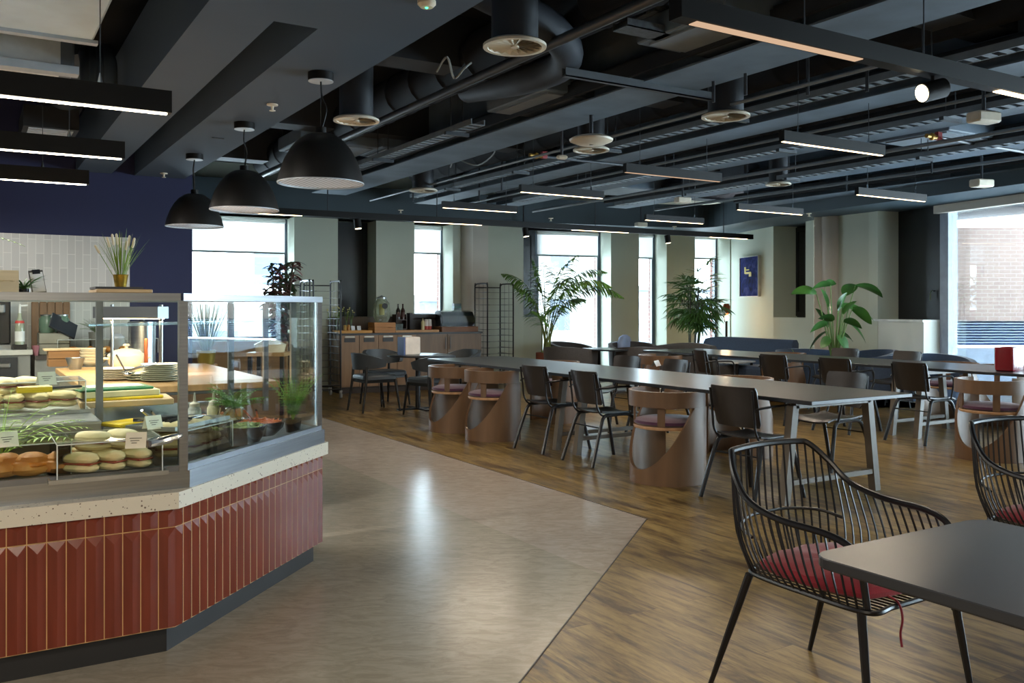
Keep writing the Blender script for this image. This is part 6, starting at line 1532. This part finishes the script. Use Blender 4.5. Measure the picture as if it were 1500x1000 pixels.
# small things
for i, (px, py, r_, h_, m_, nm, lab, ct_) in enumerate(((52.5, 514, .035, .10, mat('pink_plastic', '9a5f66', .4), 'pink_beaker', 'pink beaker beside the metal jug', 'beaker'), (60, 530, .07, .09, M_STEEL, 'metal_jug', 'flared steel jug on the island corner', 'jug'))):
    z_ = .9; p = P(px, py, z_+.0); p = Vector((p.x, min(p.y, YB-.5), z_)); 
    if i == 1: p = Vector((XW0+.12, YW1-.25, .9))
    else: p = Vector((onYb(52.5, yb0+.12), yb0+.12, .9))
    t = thing(nm, lab, ct_, tuple(p)); MB().lathe([(.001, 0), (r_*.6, 0), (r_, h_), (r_*.92, h_), (r_*.55, .008), (.001, .008)], n=20).build('body', m_, t)
p = (onYb(140, YB-.35), YB-.35, .9); fernpot('small bushy green plant on the lower grey counter', p, .2, mat('grey_pot', '6f6f68', .5), .07, .22, 20, .22, '4a6e2c', 1.4, .06)
p = (onYb(172, YB-.35), YB-.35, .9); t = thing('white_teapot', 'white rounded jar far back behind the casserole', 'jar', p); MB().lathe([(.001, 0), (.05, 0), (.09, .08), (.07, .17), (.03, .2), (.001, .2)], n=24).build('body', mat('white_china', 'd6dae0', .3), t)

# reed vase, wine crates etc. visible through the right leg
M_SAGEC = mat('sage_laminate', '8f9375', .5, var=.05)
def boxth(name, label, cat, px0, px1, py0, py1, z0, m, dep=.4, pname='body'):
    """a box whose front-bottom edge is at the given level"""
    a = P(px0, py1, z0); b = PD(px1, dep_of(a)); ze = ztop(dep_of(a), py0)
    return a, b, ze
def dep_of(v): return v.dot(FW)
def frontbox(name, label, cat, px0, px1, ytop_, d, z0, m, depth=.4, rz=None):
    a = PD(px0, d); b = PD(px1, d); t = thing(name, label, cat, (a.x, a.y, z0), -YAW if rz is None else rz); MB().box(0, (b-a).length, 0, depth, 0, ztop(d, ytop_)-z0).build('body', m, t); return t
# sage laminate back counter of the right leg (customer water station)
t = frontbox('sage_cabinet', 'sage laminate low cabinet beyond the right leg of the case', 'cabinet', 274, 352, 562, 8.2, 0, M_SAGEC, .5)
wd_ = (PD(352, 8.2)-PD(274, 8.2)).length
MB().box(-.02, wd_+.02, -.02, .52, ztop(8.2, 562), ztop(8.2, 562)+.02).build('top_board', mat('sage_top', '7f8468', .5), t)
zc = ztop(8.2, 562)+.021
a = PD(289, 8.35); crate('small orange wooden crate on the sage cabinet', a.x, a.y, zc, .3, .24, .15, M_CRO, 2, -YAW); cz_ = zc+.152
a = PD(355, 8.9); 
t = frontbox('wooden_bench_back', 'brown timber-boarded low partition before the leftmost window', 'partition', 262, 420, 500, 10.4, 0, mat('brown_boarding', '8a6a48', .6, var=.15, scale=2, stretch=(1, 1, 14)), .06)
# vase with reeds
a = PD(302, 8.35); t = thing('reed_vase', 'spiky grass in a gold pot on the orange crate', 'potted plant', (a.x, a.y, cz_), 0)
MB().lathe([(.001, 0), (.07, 0), (.09, .13), (.085, .13), (.001, .11)], n=24).build('pot', mat('dull_gold', '8f7a34', .4, .5), t); lf = MB(); rnd = random.Random(21)
for k in range(60):
    aa = rnd.uniform(0, 6.3); sp_ = rnd.uniform(.05, .6); lf.leaf((.03*math.cos(aa), .03*math.sin(aa), .1), (math.cos(aa)*sp_, math.sin(aa)*sp_, 1), rnd.uniform(.35, .66), .010, .35, 6)
lf.build('blades', mat('dark_grass', '4d5b2e', .5, var=.3, scale=10), t)
# lamp-lit cream pan beside the croton
a = PD(396, 9.6); t = thing('cream_pan', 'cream lidded pan reflecting warm light left of the croton', 'pot', (a.x, a.y, .9)); MB().lathe([(.001, -.0), (.15, 0), (.17, .08), (.001, .16)], n=28).build('pan', M_CC, t)
t = frontbox('small_stand', 'slim dark stand carrying the cream pan', 'stand', 386, 406, 0, 9.5, 0, M_TUBE, .2) if False else None
a = PD(396, 9.6); t = thing('pan_stand', 'square timber stand under the cream pan', 'stand', (a.x, a.y, 0), -YAW); MB().box(-.2, .2, -.2, .2, .86, .9).build('top', M_WT, t)
for sx in (-1, 1):
    for sy in (-1, 1): MB().box(sx*.17-.02, sx*.17+.02, sy*.17-.02, sy*.17+.02, 0, .86).build('leg', M_TUBE, t)

# ======================= drinks cupboard under the back windows
inn1 = -nrm1; dA = (W1-W0).normalized()
q0 = ray(497, W0+inn1*.64, W1+inn1*.64); q1 = ray(706, W0+inn1*.64, W1+inn1*.64); CL = (q1-q0).length
zt_ = ztop(dep(q0), 488.5); ang_ = math.atan2(dA.y, dA.x)
M_CUP = mat('grey_brown_oak', '7d6a58', .5, var=.15, scale=2, stretch=(8, 8, .8)); M_CUPL = mat('oak_door', '8f6f50', .5, var=.15, scale=2, stretch=(8, 8, .8))
cup = thing('drinks_cupboard', 'long oak drinks cupboard with bin flaps and two doors', 'cupboard', tuple(q0), ang_)
MB().box(0, CL, .02, .62, .1, zt_-.03).build('carcass', M_CUP, cup); MB().box(.03, CL-.02, .06, .6, 0, .1).build('plinth', mat('dark_plinth', '3a2f28', .6), cup)
MB().box(-.01, CL+.01, -.005, .63, zt_-.03, zt_).build('worktop', mat('dark_worktop_edge', '2e2c2b', .4), cup)
def cpos(px): q = ray(px, W0+inn1*.64, W1+inn1*.64); return (q-q0).length*(1 if (q-q0).dot(dA) > 0 else -1)
edges = [0.01, cpos(526.5), cpos(554.5), cpos(582), cpos(610)]
for i in range(4):
    a_, b_ = edges[i]+.004, edges[i+1]-.004; d = MB().box(a_, b_, 0, .02, .11, zt_-.035).build('door', M_CUPL, cup)
    cx_ = (a_+b_)/2; MB().box(cx_-.09, cx_+.09, -.008, 0, zt_-.14, zt_-.075).build('bin_flap', mat('dark_flap', '2c2622', .4), d, label='dark bin opening'); MB().box(cx_-.08, cx_+.08, -.014, -.008, zt_-.065, zt_-.045).build('flap_label', mat('brushed_plate', 'c9c2b4', .3, .5), d, label='pale plate')
e2_ = [cpos(610), cpos(655.5), CL-.01]
for i in range(2):
    a_, b_ = e2_[i]+.004, e2_[i+1]-.004; d = MB().box(a_, b_, 0, .02, .11, zt_-.035).build('door', M_CUP, cup); hx = b_-.04 if i == 0 else a_+.04
    MB().tube([(hx, -.03, zt_-.28), (hx, -.03, zt_-.08)], .008, 8).build('handle', M_STEEL, d)
MB().box(.0, CL, .6, .62, zt_, zt_+.26).build('upstand', mat('brown_upstand', '5c5048', .6, var=.1, stretch=(6, 6, 1)), cup)
def cw(px, back, z=0.): q = q0+dA*cpos(px)-inn1*back; return (q.x, q.y, zt_+z)
t = thing('oak_board', 'thick golden oak board on the left part of the cupboard', 'board', cw(499, .08), ang_); L_ = cpos(548)-cpos(499); MB().box(0, L_, 0, .4, 0, .045, bev=.004).build('board', mat('golden_oak', 'c98f3c', .45, var=.12, scale=2, stretch=(1, 8, 8)), t)
t = thing('oak_board', 'second oak board under the bottles and beakers', 'board', cw(582, .08), ang_); L_ = cpos(646)-cpos(582); MB().box(0, L_, 0, .42, 0, .04, bev=.004).build('board', mat('tan_oak', 'b98a56', .45, var=.12, scale=2, stretch=(1, 8, 8)), t)
c_ = cw(567, .26); crate('orange crate carrying the glass drinks dispenser', c_[0], c_[1], c_[2], .36, .34, .17, M_CRO, 2, ang_)
t = thing('drinks_dispenser', 'barrel-shaped glass drinks dispenser with lemon water and black tag', 'dispenser', (c_[0], c_[1], c_[2]+.17))
MB().lathe([(.001, 0), (.10, 0), (.135, .08), (.14, .2), (.125, .32), (.08, .37), (.08, .39), (.001, .39)], n=32).build('jar', glass('dispenser_glass', 'dfe6d6', .9, 0, .25), t)
MB().lathe([(.001, .39), (.085, .39), (.085, .41), (.03, .43), (.001, .45)], n=24).build('lid', M_STEEL, t); MB().lathe([(.001, .12), (.045, .12), (.045, .3), (.001, .3)], n=20).build('infuser', mat('lemon_yellow', 'dccb4a', .5), t, label='lemon yellow infuser')
tg_ = -FW*.142+RT*.07; MB().cyl(tuple(tg_+Vector((0, 0, .27))), tuple(tg_*1.06+Vector((0, 0, .27))), .048, 20).build('round_tag', mat('black_tag', '1b1c1e', .5), t, label='round black tag'); MB().cyl(tuple(-FW*.13+Vector((0, 0, .04))), tuple(-FW*.18+Vector((0, 0, .04))), .015, 10).build('tap', M_STEEL, t)
def bottle_(lab, px, back, z, h, r_, m_, cat='bottle', grp=None):
    x, y, zz = cw(px, back, z); t = thing('dark_bottle' if h > .2 else 'small_bottle', lab, cat, (x, y, zz), 0, grp); MB().lathe([(.001, 0), (r_, 0), (r_, h*.58), (r_*.4, h*.75), (r_*.35, h*.96), (r_*.42, h), (.001, h)], n=20).build('body', m_, t); MB().lathe([(r_*1.02, h*.15), (r_*1.02, h*.45)], n=20).build('label', mat('dark_label', '4a2e2a', .6), t)
M_DB = mat('dark_bottle_glass', '1f1a1b', .15)
tt = thing('bottle_crate', 'dark open rack holding the two tall bottles', 'rack', cw(590, .3), ang_); L_ = cpos(606)-cpos(590)
mb = MB(); mb.box(0, L_, 0, .2, .041, .06).box(0, L_, 0, .2, .2, .215).box(0, .015, 0, .2, .06, .3).box(L_-.015, L_, 0, .2, .06, .3); mb.build('frame', mat('dark_wood', '3a2c24', .5), tt)
bottle_('left of two tall dark bottles in the open rack', 594.5, .36, .216, .26, .036, M_DB); bottle_('right of two tall dark bottles in the open rack', 601.5, .36, .216, .26, .036, mat('brown_bottle_glass', '3a2420', .15))
for i, (px, m_, lab, h) in enumerate(((511, 'b08a3c', 'amber jar on the golden oak board', .085), (516, 'b0762c', 'orange spice jar on the golden oak board', .09))):
    x, y, zz = cw(px, .2, .045); t = thing('spice_jar', lab, 'jar', (x, y, zz)); MB().lathe([(.001, 0), (.026, 0), (.026, h*.8), (.02, h), (.001, h)], n=16).build('body', mat('jar_'+m_, m_, .3), t)
for i, (px, lab) in enumerate(((522, 'left white card holder on the golden oak board'), (531, 'right white card holder on the golden oak board'))):
    x, y, zz = cw(px, .16, .045); t = thing('card_holder', lab, 'card', (x, y, zz), ang_); MB().box(-.03, .03, 0, .02, 0, .075, M=Matrix.Rotation(-.3, 4, 'X')).build('holder', mat('white_card', 'd9dde0', .6), t)
for i, px in enumerate((584, 588, 592)):
    x, y, zz = cw(px, .14, .041); t = thing('drinking_glass', ('left', 'middle', 'right')[i]+' of three clear tumblers beside the crate', 'glass', (x, y, zz)); MB().lathe([(.001, 0), (.028, 0), (.034, .1), (.031, .1), (.026, .006), (.001, .006)], n=20).build('glass', glass('tumbler_glass', 'cfdfe0', .9, 0, .2), t)
x, y, zz = cw(626, .2, .041); t = thing('squeeze_bottle', 'cream squeeze bottle on the tray by the narrow window', 'bottle', (x, y, zz)); MB().lathe([(.001, 0), (.03, 0), (.03, .13), (.01, .16), (.004, .2), (.001, .2)], n=18).build('body', mat('pale_mayo', 'd9cfa0', .4), t)
for i, (px, c__) in enumerate(((632, 'd8d2cc'), (637, 'cfc9c4'))):
    x, y, zz = cw(px, .24, .041); t = thing('sauce_tub', ('left', 'right')[i]+' white and red sauce tub by the narrow window', 'tub', (x, y, zz)); MB().lathe([(.001, 0), (.038, 0), (.042, .06), (.001, .06)], n=18).build('red_part', mat('sauce_red', 'a8433a', .5), t, label='red lower half'); MB().lathe([(.001, .06), (.042, .06), (.036, .17), (.001, .18)], n=18).build('white_part', mat('tub_'+c__, c__, .5), t)
x, y, zz = cw(614, .42, .0); t = thing('dark_organiser', 'dark open organiser below the narrow window sill', 'organiser', (x, y, zz), ang_); MB().box(0, .62, 0, .16, .04, .2).box(.05, .58, 0, .16, .24, .30).box(0, .05, 0, .16, .2, .32).box(.58, .62, 0, .16, .2, .32).build('body', mat('dark_box', '2b2a2d', .5), t)
c_ = cw(676, .25); t = thing('wooden_box', 'brown wooden box under the black bread warmer', 'box', c_, ang_); MB().box(-.34, .34, -.2, .22, 0, .09, bev=.004).build('box', mat('walnut_box', '7d5436', .5, var=.15, stretch=(1, 6, 6)), t)
t = thing('black_roll_top', 'long black rounded roll-top warmer with clear front on the wooden box', 'warmer', (c_[0], c_[1], c_[2]+.09), ang_)
rings = []
for xx in (-.3, .3): rings.append([(xx, -.12+.0, .02), (xx, -.15, .08), (xx, -.12, .18), (xx, -.05, .25), (xx, .1, .27), (xx, .2, .25), (xx, .2, 0), (xx, -.1, 0)])
MB().loft(rings, True, True).build('body', mat('black_appliance', '16181c', .25), t); MB().box(-.36, .32, -.2, -.195, .0, .3).build('clear_front', glass('low_gloss_acrylic', 'fdfdfa', .12), t)
x, y, zz = cw(675, .2, .365); t = thing('coffee_tin', 'dark green tin with pale band on the roll-top warmer', 'tin', (x+.0, y, zz)); t.location = (c_[0]+dA.x*.05+nrm1.x*.06, c_[1]+dA.y*.05+nrm1.y*.06, c_[2]+.362); MB().box(-.07, .07, -.04, .04, 0, .12).build('tin', mat('dark_green_tin', '24443e', .35), t); MB().box(-.071, .071, -.041, .041, .04, .075).build('band', mat('tin_band', '5c8a80', .5), t)
# little flowers along the upstand
for i, px in enumerate((498, 507, 512, 522, 529)):
    x, y, zz = cw(px, .53, 0.0); t = thing('bud_vase', 'tiny vase of white and yellow flowers in the row before the dark recess', 'flowers', (x, y, zz), i*1.1, 'bud vases before the dark recess')
    hv = .30; MB().lathe([(.001, 0), (.02, 0), (.024, .1), (.01, hv*.7), (.013, hv*.75), (.001, hv*.75)], n=14).build('vase', glass('tumbler_glass', 'cfdfe0', .9, 0, .2), t)
    mb = MB(); fl_ = MB(); rnd = random.Random(i)
    for k in range(5): a_ = rnd.uniform(0, 6.3); e_ = Vector((.05*math.cos(a_), .05*math.sin(a_), hv+rnd.uniform(.02, .13))); mb.tube([(0, 0, .1), tuple(e_)], .002, 4); fl_.ell(tuple(e_), .012, .012, .01, 7, 5); mb.leaf((0, 0, hv*.8), (math.cos(a_), math.sin(a_), .8), .06, .012, .4, 3)
    mb.build('stems', mat('grass_green', '6d8c2e', .5, var=.3, scale=20), t); fl_.build('blossoms', mat('pale_blossom', 'd8cf8a', .7), t)

# ---------- tray trolleys
def trolley(label, base, rz, W=.52, D=.5, Ht=1.8, n=14):
    t = thing('tray_trolley', label, 'trolley', base, rz); r_ = .013
    for sx in (0, 1):
        x = sx*W; MB().tube(bez([(x, 0, .12), (x, 0, .6), (x, 0, Ht-.1), (x, .03, Ht-.02), (x, .1, Ht), (x, D-.1, Ht), (x, D-.03, Ht-.02), (x, D, Ht-.1), (x, D, .6), (x, D, .12)], 4), r_, 8).build('side_frame', M_TUBE, t)
        gr = MB()
        for k in range(n): z = .25+k*(Ht-.4)/(n-1); gr.tube([(x, 0, z), (x, D, z)], .003, 5); gr.box(x-(.0 if sx == 0 else .06), x+(.06 if sx == 0 else 0), .02, D-.02, z-.003, z)
        for yy in (D*.33, D*.66): gr.tube([(x, yy, .2), (x, yy, Ht)], .003, 5)
        gr.build('runner_grid', M_TUBE, t, label='wire grid with tray runners')
    rr = MB()
    for k in range(n): z = .25+k*(Ht-.4)/(n-1); rr.box(.0, W, D*.42, D*.58, z-.006, z-.002)
    rr.build('tray_ledges', M_TUBE, t)
    mb = MB()
    for yy in (0, D):
        for z in (.14, Ht-.06 if yy else .2): mb.tube([(0, yy, z), (W, yy, z)], .010, 6)
    mb.build('cross_bars', M_TUBE, t)
    for i, (cx_, cy_) in enumerate(((0, 0), (W, 0), (0, D), (W, D))):
        c = MB(); c.cyl((cx_-.012, cy_, .05), (cx_+.012, cy_, .05), .05, 14).box(cx_-.02, cx_+.02, cy_-.02, cy_+.02, .09, .12); c.build('castor', mat('castor_grey', '9a9a96', .4), t)
    return t
v = P(735, 577, 0); pR = ray(706, W0+inn1*.66, W1+inn1*.66); pR2 = pR
a = ray(714, W0+inn1*.72, W1+inn1*.72); trolley('black tray trolley standing in front of the sage pier', (a.x, a.y, 0), ang_-.0, .50, .5, 1.79)
a = ray(459, W0+inn1*1.25, W1+inn1*1.25); trolley('black tray trolley left of the drinks cupboard', (a.x-.0, a.y, 0), ang_, .42, .55, 1.78)
a = ray(412, W0+inn1*1.35, W1+inn1*1.35); trolley('black tray trolley half hidden behind the croton and the case', (a.x, a.y, 0), ang_, .42, .55, 1.78)
# ---------- labels that single out members of counted groups
ORD = ['first', 'second', 'third', 'fourth', 'fifth', 'sixth', 'seventh', 'eighth', 'ninth', 'tenth', 'eleventh']
def members(g): return [o for o in bpy.data.objects if o.parent is None and o.get('group') == g]
bpy.context.view_layer.update()
def lat(o): return RT.dot(o.location)/max(.1, FW.dot(o.location))
for g, what, where in (('plates before the casserole', 'white plate', 'in the low stack before the casserole'), ('sage plates', 'sage green plate', 'in the tall stack beside the corner post'),
                       ('small sage dishes', 'small sage dish', 'in the pile between the plate stacks'), ('stack of white bowls', 'warm white bowl', 'in the stack left of the casserole')):
    ms = sorted(members(g), key=lambda o: o.location.z); n = len(ms)
    for i, o in enumerate(ms):
        o['label'] = ('topmost ' if i == n-1 else 'bottom ' if i == 0 else '')+what+(' ' if i in (0, n-1) else ', %s from the bottom, ' % ORD[i])+where
for g, what, where in (('bud vases before the dark recess', 'tiny vase of pale flowers', 'by the dark recess'), ('croissants in the rear acrylic box', 'golden croissant', 'in the rear acrylic box')):
    for i, o in enumerate(sorted(members(g), key=lat)): o['label'] = what+', %s from the left, ' % ORD[i]+where
for g, what, where in (('paninis in the upper left box', 'panini', 'in the upper left acrylic box'), ('paninis beside the corner post', 'panini', 'in the box beside the corner post'), ('paninis in the right leg', 'panini', 'in the box behind the right glass')):
    ms = members(g); zs = min(o.location.z for o in ms)
    up = sorted([o for o in ms if o.location.z > zs+.03], key=lat); lo = [o for o in ms if o.location.z <= zs+.03]
    fd = sorted(FW.dot(o.location) for o in lo); cut = (fd[0]+fd[-1])/2
    fr = sorted([o for o in lo if FW.dot(o.location) <= cut], key=lat); bk = sorted([o for o in lo if FW.dot(o.location) > cut], key=lat)
    for nm, lst in (('upper layer', up), ('lower front', fr), ('lower back', bk)):
        for i, o in enumerate(lst): o['label'] = what+', %s from left in the %s, ' % (ORD[i], nm)+where
